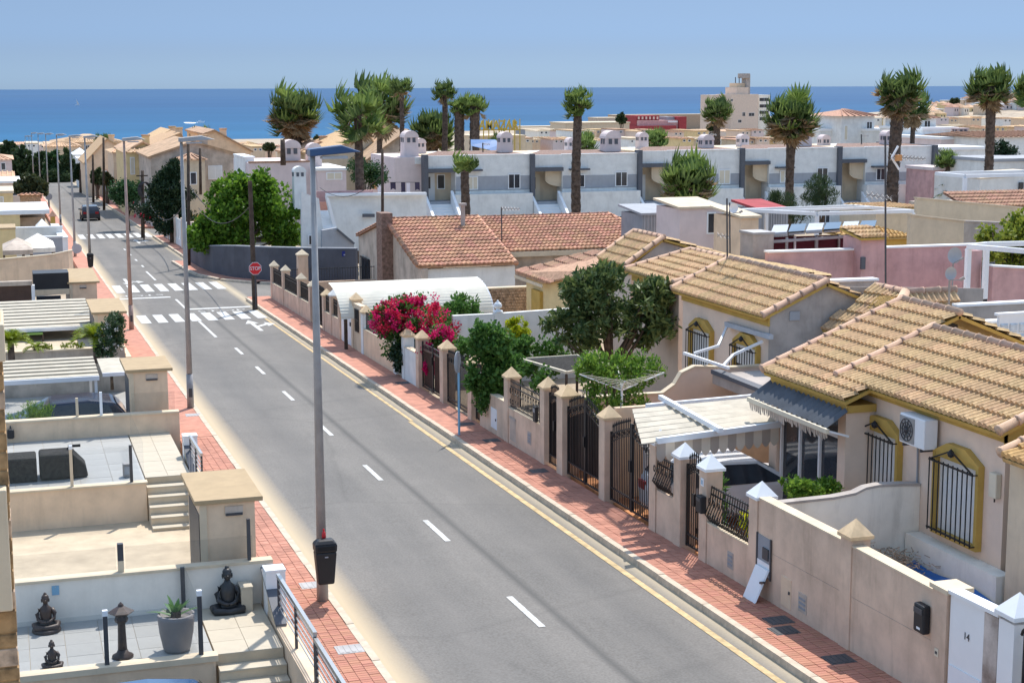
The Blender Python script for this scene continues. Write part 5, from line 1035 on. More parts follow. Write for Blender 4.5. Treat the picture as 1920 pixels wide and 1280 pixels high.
# second part of the old roof, further right and hipped
t = T('old_house', 'long low house with a faded red clay tile roof', 'house', (30, 78, zr(78)))
y2 = 72.2; e0 = P(930, 473, Y=y2); e1 = P(1168, 441, Y=y2); zE = e0.z; r0 = P(893, 408, Y=y2+5.6); r1 = P(1140, 400, Y=y2+5.6); zR = r0.z
e1 = V((P(1172, 440, Z=zE).x, y2, zE)); e0 = V((e0.x-.3, y2, zE)); r0 = V((r0.x, y2+5.6, zR)); r1 = V((P(1140, 401, Y=y2+5.6).x, y2+5.6, zR))
MB().box(e0.x+.2, y2+.3, zi, e1.x-.3, y2+.5, zE-.12).build('wall', M['oldwall'], t); rf = roofpart(t)
roofplane(rf, [e0, e1, r1, r0], 'oldtile', a=.42, b=.44, lim=300); roofplane(rf, [V((e1.x, y2+11, zE)), V((e0.x, y2+11, zE)), r0, r1], 'oldtile', lim=0, a=.6, b=.8); roofplane(rf, [e1, V((e1.x, y2+11, zE)), r1], 'oldtile', lim=0, a=.5, b=.5)
ridge(rf, r0, r1, 'oldtile', r=.11, L=.5); ridge(rf, r1, e1, 'oldtile', r=.12, L=.5, name='hip_tile')
MB().box(e0.x, y2-.12, zE-.25, e1.x, y2-.005, zE-.02).build('gutter', M['cream'], t)
# ---- arched canopy, stone wall, white wall with ball, plinth posts
t = T('arched_canopy', 'cream corrugated canopy with an arched section behind the bougainvillea', 'canopy', (15.5, 60, -1.5))
La = P(705, 527, Y=62); Ra = P(888, 520, Y=62); Rb = P(917, 560, Y=59.6); zt = (La.z+Ra.z)/2; n = 30; rows = []
xa, xb = P(690, 530, Y=62).x-1.6, Ra.x+.1
for j in range(n+1):
    f = j/n; ang = math.radians(5+80*f); y = 62.2-2.6*math.sin(ang)**1.0; zz = zt-1.25*(1-math.cos(ang)); rip = .025*math.cos(j*math.pi)
    rows.append([(xa, y, zz+rip), (xb, y, zz+rip)])
mb = MB(); mb.grid(rows); mb.build('corrugated_sheet', M['sheetlit'], t)
MB().prism([(xb+.001, r[1][1], r[1][2]) for r in rows]+[(xb+.001, r[1][1], r[1][2]-.06) for r in rows[::-1]], (.05, 0, 0)).build('edge_trim', M['whitemetal'], t)
for x in (xa+.2, xb-.3): MB().box(x-.06, 59.7, -4, x+.06, 59.82, rows[-1][0][2]-.03).build('post', M['wood'], t)
t = T('stone_wall', 'light brown rubble stone wall beside the arched canopy', 'wall', (19, 62, -2)); a, b, zt_, zb_ = rect(912, 992, 541, 590, 63); MB().box(a, 63, zb_-2, b, 63.3, zt_).build('wall_panel', M['stonew'], t); MB().box(a-.02, 62.95, zt_+.001, b+.02, 63.35, zt_+.06).build('coping', M['cream'], t)
st = MB()
for i in range(9):
    for j in range(26):
        x = a+(b-a)*(j+(.5 if i % 2 else 0))/26; w0 = (b-a)/26*.44; z_ = zb_+(zt_-zb_)*(i+.5)/9; hh = (zt_-zb_)/9*.42
        st.hexa([(x-w0, 62.999, z_-hh), (x+w0, 62.999, z_-hh*random.uniform(.7, 1)), (x+w0*random.uniform(.7, 1), 62.999, z_+hh), (x-w0*random.uniform(.7, 1), 62.999, z_+hh)], [(x-w0*.8, 62.95, z_-hh*.8), (x+w0*.8, 62.95, z_-hh*.8), (x+w0*.8, 62.95, z_+hh*.8), (x-w0*.8, 62.95, z_+hh*.8)])
st.build('rubble_stones', M['stonew'], t, kind='stuff')
t = T('yard_wall', 'plain white yard wall with a ball finial behind the yellow bush', 'wall', (16, 52, -1)); tops = [P(850, 592, Y=52), P(930, 588, Y=52), P(1045, 580, Y=52)]
MB().prism([(p.x, 52, p.z) for p in tops]+[(tops[-1].x+1.5, 52, tops[-1].z+.05), (tops[-1].x+1.5, 52, -3), (tops[0].x, 52, -3)], (0, .2, 0)).build('wall_panel', M['white'], t)
p = P(935, 585, Y=52); MB().box(p.x-.16, 51.95, -3, p.x+.16, 51.998, p.z-.02).build('pier', M['white'], t); MB().lathe((p.x, 52.1, p.z-.02), [(.17, 0), (.17, .06), (.07, .08), (.06, .12), (.13, .17), (.15, .25), (.10, .33), (.04, .37), (.04, .4), (.001, .43)], 14).build('ball_finial', M['whiter'], t, smooth=True)
# ---- houses between: E (sand tiled), yellow wing
def gablehouse(name, label, eave, ridge_, m, wallm, X, zb=-3, a=.33, b=.40, lim=200, ochre=True, back=3.0, gable=True):
    """eave and ridge given by their two picture ends; the roof plane faces the street"""
    e0, e1 = P(*eave[0], X=X), P(*eave[1], X=X); zE = (e0.z+e1.z)/2; e0 = V((X, e0.y, zE)); e1 = V((X, e1.y, zE))
    q = P(*ridge_[0], Y=e0.y); r0 = V((q.x, e0.y, q.z)); q1 = P(*ridge_[1], Z=q.z); r1 = V((r0.x, e1.y, r0.z))
    t = T(name, label, 'house', (X+.3, (e0.y+e1.y)/2, zr(e0.y)))
    ya, yb = min(e0.y, e1.y)+.12, max(e0.y, e1.y)-.12
    MB().box(X+.25, ya, zb, r0.x+back, yb, zE-.05).build('wall', M[wallm], t)
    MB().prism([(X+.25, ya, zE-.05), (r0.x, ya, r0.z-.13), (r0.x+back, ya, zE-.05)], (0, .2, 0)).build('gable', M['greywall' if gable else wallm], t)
    if ochre: MB().box(X+.18, ya, zE-.3, X+.247, yb, zE-.06).build('ochre_eave_band', M['ochre'], t)
    rf = roofpart(t); roofplane(rf, [e1, e0, r0, r1], m, a=a, b=b, lim=lim)
    roofplane(rf, [V((r0.x+back, e0.y, zE)), V((r0.x+back, e1.y, zE)), r1, r0], m, lim=0, a=.5, b=.6)
    ridge(rf, r0+V((0, 0, .05)), r1+V((0, 0, .05)))
    for e, r in ((e0, r0), (e1, r1)): ridge(rf, r+V((0, 0, .07)), e+V((0, 0, .07)), name='verge_tile')
    return t, e0, e1, r0, r1
gablehouse('bungalow', 'sand tiled bungalow roof behind the dark green tree', [(1121, 482), (1172, 503)], [(1190, 435), (1289, 461)], 'tile', 'house', 19.6, lim=150)
gablehouse('bungalow', 'lower sand tiled bungalow roof just right of the dark tree', [(1172, 508), (1262, 533)], [(1297, 470), (1360, 486)], 'tile', 'house', 19.2, lim=150)
t = T('bungalow', 'yellow walled wing with a rust coloured sheet roof behind the stone wall', 'house', (20, 62, zr(62)))
za = P(968, 512, Y=62).z; q = [P(966, 510, Z=za), P(1018, 528, Z=za), P(1128, 506, Z=za+.9), P(1118, 474, Z=za+.9)]
rf = roofpart(t); 
a, b, c_, d = q; roofplane(rf, [b, a, d, c_], 'claytile', a=.5, b=.5, lim=200)
MB().prism([a-V((0, 0, .12)), b-V((0, 0, .12)), b-V((0, 0, .24)), a-V((0, 0, .24))], (-.04, 0, 0)).build('gutter', M['cream'], t)
ca = a.lerp(b, .2); cb = a.lerp(b, .95); MB().hexa([(ca.x+.25, ca.y, -4), (cb.x+.3, cb.y+.1, -4), (c_.x, c_.y+.2, -4), (d.x, d.y, -4)], [(ca.x+.25, ca.y, za-.16), (cb.x+.3, cb.y+.1, za-.16), (c_.x, c_.y+.2, za+.74), (d.x, d.y, za+.74)]).build('wall', M['yellowish'], t)
w0 = ca.lerp(cb, .35); w1 = ca.lerp(cb, .75); o_ = V((.2, 0, 0)); f = MB().hexa([(w1.x+.15, w1.y, za-1.7), (w1.x+.3, w1.y, za-1.7), (w0.x+.3, w0.y, za-1.7), (w0.x+.15, w0.y, za-1.7)], [(w1.x+.15, w1.y, za-.5), (w1.x+.3, w1.y, za-.5), (w0.x+.3, w0.y, za-.5), (w0.x+.15, w0.y, za-.5)]).build('window', M['ochre'], t)
# hipped roof D with moss, grey gable beyond, rear parapets
t = T('bungalow', 'hipped sand tiled roof with yellow moss behind the nearest bungalow', 'house', (21, 33.5, zr(33)))
Yd = 35.85; TL = P(1641, 538, Y=Yd); BL = P(1540, 618, Y=Yd); HT = P(1698, 550, Z=TL.z); HB = P(1655, 640, Z=BL.z); FR = P(1812, 550, Z=TL.z); FB = P(1800, 622, Z=BL.z+.1)
rf = roofpart(t)
roofplane(rf, [HB, V((BL.x, BL.y, BL.z)), TL, HT], 'tile', a=.306, b=.36, lim=150)
roofplane(rf, [HB, V((FB.x, HB.y, HB.z)), V((FR.x, HT.y, HT.z)), HT], 'tile', a=.306, b=.36, lim=260)
ridge(rf, HT+V((0, 0, .05)), HB+V((0, 0, .05)), r=.13, name='hip_tile'); ridge(rf, TL+V((0, 0, .05)), HT+V((0, 0, .05))); ridge(rf, HT+V((0, 0, .05)), V((FR.x, HT.y, HT.z+.05)))
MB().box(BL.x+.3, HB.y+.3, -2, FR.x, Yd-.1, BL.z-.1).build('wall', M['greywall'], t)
mb = MB()
for i in range(260):
    s = V((random.gauss(0, .35), random.gauss(0, .25), 0)); c = onp(1655+s.x*30, 566+s.y*20, TL, (HT-TL).cross(BL-TL)); mb.box(c.x-.05, c.y-.05, c.z, c.x+.05, c.y+.05, c.z+.05)
mb.build('moss', M['tileyellow'], rf, kind='stuff')
t = T('flat_roof', 'dark flat roof strip between the two sand tiled bungalows', 'roof', (18, 33, 1.3)); a = P(1455, 640, Y=34.5); MB().box(16.7, 31.0, 1.15, 19.6, 35.9, 1.4).build('slab', M['greywall'], t); MB().box(16.65, 30.9, 1.401, 16.9, 35.9, 1.5).build('edge', M['charcoal'], t)
# low grey parapets and glass block screen at the right
for (x0, x1, y0, y1, Y, m, lb) in ((1795, 1990, 566, 600, 33.2, 'greywall', 'low grey parapet with a white top behind the satellite dishes'), (1760, 1990, 600, 660, 31.6, 'greywall', 'grey rear parapet right behind the ridge of the nearest bungalow'), (1700, 1830, 640, 700, 30.9, 'greywall', 'short grey rear wall just behind the ridge of the nearest bungalow')):
    a, b, zt, zb = rect(x0, x1, y0, y1, Y); t = T('parapet', lb, 'wall', (a, Y, zb)); MB().box(a, Y, zb-2, b, Y+.2, zt-.06).build('wall_panel', M[m], t); MB().box(a-.02, Y-.03, zt-.059, b+.02, Y+.23, zt).build('coping', M['whiter'], t)
a, b, zt, zb = rect(1872, 1960, 590, 644, 31.2); t = T('glass_block_screen', 'white screen of square glass blocks at the right edge', 'screen', (a, 31.2, zb)); MB().box(a, 31.2, zb, b, 31.3, zt).build('frame', M['whiter'], t); MB().box(a-.05, 31.18, zt+.001, b, 31.34, zt+.06).build('coping', M['whiter'], t)
k = (b-a)/5; me = MB().hexa([(.02, 0, .02), (k-.02, 0, .02), (k-.02, 0, k-.02), (.02, 0, k-.02)], [(.05, -.03, .05), (k-.05, -.03, .05), (k-.05, -.03, k-.05), (.05, -.03, k-.05)]).mesh('glass_block', M['glassblock'])
for i in range(5):
    for j in range(int((zt-zb)/k)): piece('glass_block', me, t, Matrix.Translation((a+i*k, 31.195, zb+j*k)))
# ---- rose walls, chimney tower, roof terrace things
Yr = 47
def wallpx(name, label, x0, x1, y0, y1, yb, Y, m, cop='whiter', cat='wall', th=.25):
    a, b = P(x0, y0, Y=Y), P(x1, y1, Y=Y); zb = P(x0, yb, Y=Y).z-2; t = T(name, label, cat, (a.x, Y, zb)); MB().wallx(Y, Y+th, a.x, b.x, a.z, b.z, zb).build('wall_panel', M[m], t)
    if cop: MB().hexa([(a.x-.03, Y-.04, a.z+.001), (b.x+.03, Y-.04, b.z+.001), (b.x+.03, Y+th+.04, b.z+.001), (a.x-.03, Y+th+.04, a.z+.001)], [(a.x-.03, Y-.04, a.z+.06), (b.x+.03, Y-.04, b.z+.06), (b.x+.03, Y+th+.04, b.z+.06), (a.x-.03, Y+th+.04, a.z+.06)]).build('coping', M[cop], t)
    return t
wallpx('terrace_wall', 'stained rose terrace wall left of the tiled chimney', 1441, 1608, 474, 469, 545, Yr, 'rosewall'); wallpx('terrace_wall', 'stained rose terrace wall right of the tiled chimney', 1655, 1842, 466, 460, 560, Yr+.1, 'rosewall')
a, b, zt, zb = rect(1612, 1657, 430, 560, 46.5); t = T('chimney_tower', 'broad rose chimney with a small sand tiled roof', 'chimney', (a, 46.5, zb)); MB().box(a, 46.5, zb-1, b, 47.7, zt-.3).build('shaft', M['rosewall'], t); MB().box(a-.03, 46.4, zt-1.3, a+.12, 46.499, zt-.9).build('vent', M['charcoal'], t); rf = roofpart(t); roofplane(rf, [(a-.12, 46.35, zt-.26), (b+.03, 46.35, zt-.26), (b+.03, 47.75, zt-.02), (a-.12, 47.75, zt-.02)], 'tile', a=.25, b=.45, lim=60)
wallpx('terrace_wall', 'rose wall end by the dark gate at the right', 1815, 1840, 470, 470, 560, 44.5, 'rosewall', None); wallpx('terrace_wall', 'rose garden wall with a white top at the right edge', 1862, 1990, 500, 508, 570, 44, 'rosewall')
wallpx('terrace_wall', 'grey wall running from the bungalow gable to the rose wall', 1532, 1645, 530, 526, 640, 36.5, 'greywall')
t = T('dark_gate', 'dark slatted gate between the rose walls at the right', 'gate', (0, 0, 0)); a, b, zt, zb = rect(1842, 1862, 492, 550, 44.3); t.location = (a, 44.3, zb); t['at'] = (a, 44.3, zb)
for k in range(6): x = a+(b-a)*k/5; MB().box(x-.03, 44.3, zb-1, x+.03, 44.36, zt).build('bar', M['darkmetal'], t)
# solar panels over the maroon screen
t = T('solar_array', 'row of tilted solar panels on a rack above the maroon shade cloth', 'solar panels', (27, 49, 4))
for i in range(6):
    x0 = 1445+i*33; a = P(x0, 440-2.2*i, Y=48.6); b = P(x0+30, 438-2.2*i, Y=48.6); c = P(x0+34, 424-1.6*i, Y=50.2); d = P(x0+6, 425-1.6*i, Y=50.2)
    MB().prism([a, b, c, d], (0, 0, .06)).build('panel', M['glassdark' if i % 2 else 'signback'], t); MB().prism([a-V((0, .02, .05)), b-V((0, .02, .05)), b-V((0, .02, 0)), a-V((0, .02, 0))], (0, -.03, 0)).build('frame', M['galv'], t)
a, b = P(1420, 455, Y=48.5), P(1640, 440, Y=48.5)
for k in range(5): x = a.x+(b.x-a.x)*k/4; MB().box(x-.04, 48.5, a.z-2, x+.04, 48.56, b.z-.0).build('post', M['galv'], t)
MB().bar(a, b, .09).build('rail', M['galv'], t)
a, b, zt, zb = rect(1447, 1612, 442, 475, 49); t = T('shade_screen', 'dark maroon shade cloth below the solar panels', 'screen', (a, 49, zb)); MB().box(a, 49, zb-1, b, 49.05, zt).build('cloth', M['maroon'], t)
for k in (0, .25, .5, .75, 1): x = a+(b-a)*k; MB().box(x-.03, 48.93, zb-1, x+.03, 48.99, zt+.03).build('post', M['whitemetal' if k == .25 else 'galv'], t)
a, b, zt, zb = rect(1412, 1450, 440, 480, 48); boxthing('water_tank_screen', 'grey weathered screen box left of the maroon shade cloth', 'screen', a, 48, zb-1, b, 49, zt, 'greywall', [('lid', (a-.03, 47.97, zt+.001, b+.03, 49.03, zt+.08), 'galv')])
# white pergola frames
def frame3(label, pts, posts, zb, w=.12, Yb=None):
    t = T('pergola', label, 'pergola', tuple(pts[0]))
    for p, q in zip(pts, pts[1:]+pts[:1]): MB().bar(p, q, w, w).build('beam', M['whitemetal'], t)
    for p in posts: MB().bar((p[0], p[1], zb), (p[0], p[1], p[2]-w/2-.003), w).build('post', M['whitemetal'], t)
    return t
z0 = P(1388, 394, Y=62).z; q = [P(1388, 394, Z=z0), P(1532, 401, Z=z0), P(1712, 396, Z=z0), P(1600, 387, Z=z0)]; t = frame3('large white pergola frame on the roof terrace before the white houses', q, [q[0], q[1], q[2]], z0-3, .14); m0 = q[0].lerp(q[1], .35); m1 = q[3].lerp(q[2], .3); MB().bar(m0, m1, .1).build('beam', M['whitemetal'], t); MB().bar(m0-V((0, 0, 3)), m0-V((0, 0, .08)), .12).build('post', M['whitemetal'], t)
z0 = P(1818, 462, Y=38).z; q = [P(1816, 462, Z=z0), P(1960, 474, Z=z0), P(1990, 455, Z=z0), P(1850, 458, Z=z0)]; frame3('white pergola frame at the right edge above the grey parapets', q, [q[0], q[3]], P(1816, 565, Y=q[0].y).z, .13)
# sheds
for (x0, x1, y0, y1, Y, m, rm, lb) in ((1202, 1272, 393, 445, 70, 'grey', 'midgrey', 'grey green shed with a flat pale lid before the white houses'), (1272, 1358, 381, 445, 66, 'pinkwall', 'cream', 'mauve shed with a cream roof before the white houses'), (1425, 1483, 385, 430, 64, 'grey', 'redpaint', 'green sided shed with a red sheet roof'), (1388, 1428, 398, 440, 60, 'peach', 'cream', 'small peach block under the white pergola frame')):
    a, b, zt, zb = rect(x0, x1, y0, y1, Y); t = T('garden_shed', lb, 'shed', (a, Y, zb)); MB().box(a+.1, Y+.1, zb-2, b-.1, Y+2.8, zt-.25).build('wall', M[m], t); MB().hexa([(a, Y, zt-.25), (b, Y, zt-.25), (b, Y+3, zt-.02), (a, Y+3, zt-.02)], [(a, Y, zt-.15), (b, Y, zt-.15), (b, Y+3, zt+.08), (a, Y+3, zt+.08)]).build('roof', M[rm], t)
    if m == 'pinkwall':
        c = P(1335, 415, Y=Y+.1); boxwin(t, c.x-.2, c.x+.1, c.z-.5, c.z+.35, Y+.1)
    if m == 'grey':
        for k in range(10): x = a+.2+(b-a-.4)*k/9; MB().box(x-.02, Y+.06, zb-2, x+.02, Y+.098, zt-.26).build('rib', M['midgrey'], t)
# cream parapet blocks and roofs on the right before the row
wallpx('parapet', 'long cream parapet with a bend on the flat roof at the right', 1720, 1990, 372, 398, 450, 66, 'cream', 'cream'); wallpx('parapet', 'beige side wall below the long cream parapet', 1708, 1808, 404, 416, 470, 56, 'stonew' if False else 'cream', 'cream'); wallpx('parapet', 'grey wall end below the long cream parapet', 1808, 1990, 416, 424, 470, 57, 'greywall', 'greywall')
for lb, eav, rdg, X, m in (('ochre banded sand tiled roof under the white pergola frame', [(1610, 446), (1712, 446)], None, 56, 'tileyellow'),):
    a, b = P(1600, 448, Y=58), P(1712, 448, Y=58); c, d = P(1712, 424, Y=61), P(1606, 424, Y=61); t = T('bungalow', lb, 'house', (a.x, 58, -2)); rf = roofpart(t); roofplane(rf, [V((a.x, 58, a.z)), V((b.x, 58, a.z)), V((b.x, 61, c.z)), V((a.x, 61, c.z))], m, a=.33, b=.4, lim=150); MB().box(a.x, 58.25, -4, b.x, 61, a.z-.1).build('wall', M['cream'], t); MB().box(a.x, 58.1, a.z-.5, b.x, 58.245, a.z-.1).build('ochre_eave_band', M['ochre'], t)
a, b = P(1640, 392, Y=74), P(1750, 398, Y=74); c = P(1700, 380, Y=78); t = T('bungalow', 'low sand tiled roof beside the long cream parapet', 'house', (a.x, 74, -3)); rf = roofpart(t); roofplane(rf, [V((a.x, 74, a.z)), V((b.x, 74, a.z)), V((b.x-.5, 78, c.z)), V((a.x+.5, 78, c.z))], 'tile', a=.4, b=.5, lim=120); MB().box(a.x+.2, 74.2, -4, b.x-.2, 78, a.z-.12).build('wall', M['cream'], t)
a, b = P(1815, 380, Y=76), P(1960, 386, Y=76); t = T('bungalow', 'brown shaded roof terrace with tiled edge at the right', 'house', (a.x, 76, -3)); MB().box(a.x, 76, -4, b.x, 82, a.z-.3).build('wall', M['oldwall'], t); rf = roofpart(t); roofplane(rf, [V((a.x-.3, 75.7, a.z-.25)), V((b.x, 75.7, a.z-.25)), V((b.x, 78, a.z+.45)), V((a.x-.3, 78, a.z+.45))], 'claytile', a=.4, b=.5, lim=120)
wallpx('house_wall', 'white house wall with a dark door at the right edge', 1838, 1990, 336, 326, 372, 84, 'white', 'cream', 'house', 5); a, b, zt, zb = rect(1910, 1918, 342, 364, 83.9); 
t = T('door', 'dark narrow door in the white wall at the right edge', 'door', (a, 83.9, zb)); MB().box(a, 83.86, zb-1, b, 83.95, zt).build('leaf', M['glassdark'], t)
z0 = P(1836, 330, Y=80).z; q = [P(1836, 333, Z=z0), P(1960, 325, Z=z0+.0), P(1960, 322, Z=z0), P(1840, 330, Z=z0)]; frame3('white terrace frame with a tiled edge at the right', [V((q[0].x, 80, z0)), V((q[1].x, 80, z0)), V((q[1].x, 83, z0)), V((q[0].x, 83, z0))], [V((q[0].x, 80, z0))], z0-2.5, .2)
# ---- dark street wall along the side street
t = T('street_wall', 'long dark grey curved wall of the side street below the bright green tree', 'wall', (13, 92, zr(92)))
base = [(352, 488), (375, 501), (400, 512), (440, 520), (505, 525.5), (590, 528), (668, 530)]; hz = [466, 462.5, 461, 461.5, 464, 466, 466.5]
pp = [G(*b) for b in base]; w_ = MB(); c_ = MB()
for i in range(len(pp)-1):
    a, b = pp[i], pp[i+1]; za = P(base[i][0], hz[i], Y=a.y).z; zb = P(base[i+1][0], hz[i+1], Y=b.y).z; n = (b-a).cross(V((0, 0, 1))).normalized()*-.25
    w_.hexa([(a.x, a.y, a.z-.5), (b.x, b.y, b.z-.5), (b.x+n.x, b.y+n.y, b.z-.5), (a.x+n.x, a.y+n.y, a.z-.5)], [(a.x, a.y, za), (b.x, b.y, zb), (b.x+n.x, b.y+n.y, zb), (a.x+n.x, a.y+n.y, za)]); c_.hexa([(a.x, a.y, za+.001), (b.x, b.y, zb+.001), (b.x+n.x, b.y+n.y, zb+.001), (a.x+n.x, a.y+n.y, za+.001)], [(a.x, a.y, za+.05), (b.x, b.y, zb+.05), (b.x+n.x, b.y+n.y, zb+.05), (a.x+n.x, a.y+n.y, za+.05)])
w_.build('wall_panel', M['dark'], t); c_.build('coping', M['midgrey'], t)
kb = MB(); fl = MB()
for i in range(len(pp)-1):
    a, b = pp[i], pp[i+1]; n = (b-a).cross(V((0, 0, 1))).normalized()
    fl.poly((a.x, a.y, zr(a.y)), (b.x, b.y, zr(b.y)), (b.x+n.x*.9, b.y+n.y*.9, zr(b.y+n.y*.9)), (a.x+n.x*.9, a.y+n.y*.9, zr(a.y+n.y*.9)))
    kb.hexa([(a.x+n.x*.9, a.y+n.y*.9, zr(a.y)-.4), (b.x+n.x*.9, b.y+n.y*.9, zr(b.y)-.4), (b.x+n.x*1.05, b.y+n.y*1.05, zr(b.y)-.4), (a.x+n.x*1.05, a.y+n.y*1.05, zr(a.y)-.4)], [(a.x+n.x*.9, a.y+n.y*.9, zr(a.y)+.03), (b.x+n.x*.9, b.y+n.y*.9, zr(b.y)+.03), (b.x+n.x*1.05, b.y+n.y*1.05, zr(b.y)+.01), (a.x+n.x*1.05, a.y+n.y*1.05, zr(a.y)+.01)])
S('side_street_pavement', fl, M['brickfar']); S('side_street_kerb', kb, M['kerb'])
a = P(640, 470.5, Y=86.2); b = P(656, 479.5, Y=86.2); t = T('street_sign', 'small blue street name plate on the dark wall', 'street sign', (a.x, a.y, b.z)); yy = pp[5].lerp(pp[6], .7).y-.04; MB().box(a.x, yy-.03, b.z, b.x, yy, a.z).build('plate', mat('street_plate_blue', (.03, .04, .20), var=.03), t); MB().box(a.x+.08, yy-.036, b.z+.05, b.x-.06, yy-.031, b.z+.11).build('lettering', M['signback'], t)
# pale fence of the next corner garden, up the road
t = T('garden_fence', 'pale slatted garden fence at the next street corner under the dark conifers', 'fence', (11.9, 112, zr(112))); MB().wally(12.3, 12.45, 101.0, 129, zr(101)+.5, zr(129)+.5).build('base_wall', M['whiter'], t)
y = 101.2
while y < 128.5: MB().wally(12.33, 12.40, y, y+1.0, zr(y)+1.95, zr(y+1)+1.95, zr(y)+.502, zr(y+1)+.502).build('slat_panel', M['white'], t); y += 1.35
for y in (101.0, 106, 111, 116, 121, 126, 129): MB().box(12.2, y-.2, zr(y)-.3, 12.55, y+.2, zr(y)+2.15).build('post', M['house'], t)
# ---- white house with the outside stair
Yh = 95
t = T('stair_house', 'white house end with a broad outside stair behind the dark wall', 'house', (21, 95, zr(95)))
def V3(x, y, Y): p = P(x, y, Y=Y); return V((p.x, Y, p.z))
MB().prism([V3(565, 360, 93), V3(598, 372, 93), V3(604, 420, 93), V3(612, 470, 93), V3(566, 470, 93)], (0, .3, 0)).build('left_stair_wall', M['white'], t)
MB().prism([V3(612, 366, 96), V3(702, 364, 96), V3(800, 364, 96), V3(800, 470, 96), V3(620, 470, 96)], (0, .3, 0)).build('terrace_wall', M['white'], t)
MB().prism([V3(612, 363, 95.6), V3(800, 361, 95.6), V3(800, 366, 95.6), V3(612, 368, 95.6)], (0, .35, 0)).build('wall_cap', M['whiter'], t)
MB().prism([V3(612, 368, 94), V3(617, 372, 94), V3(632, 428, 94), V3(626, 432, 94)], (0, .5, 0)).build('stair_parapet', M['whiter'], t)
for i in range(10):
    y = 395+i*3.6; a, b = V3(588+i*1.2, y, 95.4-.14*i), V3(614+i*1.5, y, 95.4-.14*i); MB().box(a.x, a.y-.3, a.z-3, b.x, a.y, a.z).build('step', M['whiter'], t)
a, b, zt, zb = rect(586, 616, 379, 394, 96.2); MB().box(a, 96.0, zb, b, 96.4, zt).build('landing_wall', mat('salmon_render', (.70, .34, .25), stain=.1), t)
a, b, zt, zb = rect(586, 700, 358, 388, 97); MB().box(a, 97, zb-1, b, 97.3, zt).build('pink_wall', M['rosewall'], t)
MB().prism([V3(604, 432, 92), V3(632, 427, 92), V3(664, 458, 92), V3(664, 475, 92), V3(604, 475, 92)], (0, .4, 0)).build('ramp_wall', M['midgrey'], t)
p = P(583, 450, Y=92.9); boxwin(t, p.x-.1, p.x+.12, p.z-.25, p.z+.25, 92.95)
MB().bar(V3(632, 430, 91.9), V3(664, 457, 91.9), .12).build('hand_rail', M['charcoal'], t)
MB().bar(V3(680, 404, 95.7), V3(702, 404, 95.7), .2).build('dark_ledge', M['charcoal'], t)
c = P(578, 345, Y=93.5); a, b, zt, zb = rect(556, 578, 313, 362, 95); chimney(t, (a+b)/2, 96, zb-1, zt, b-a, m='white')
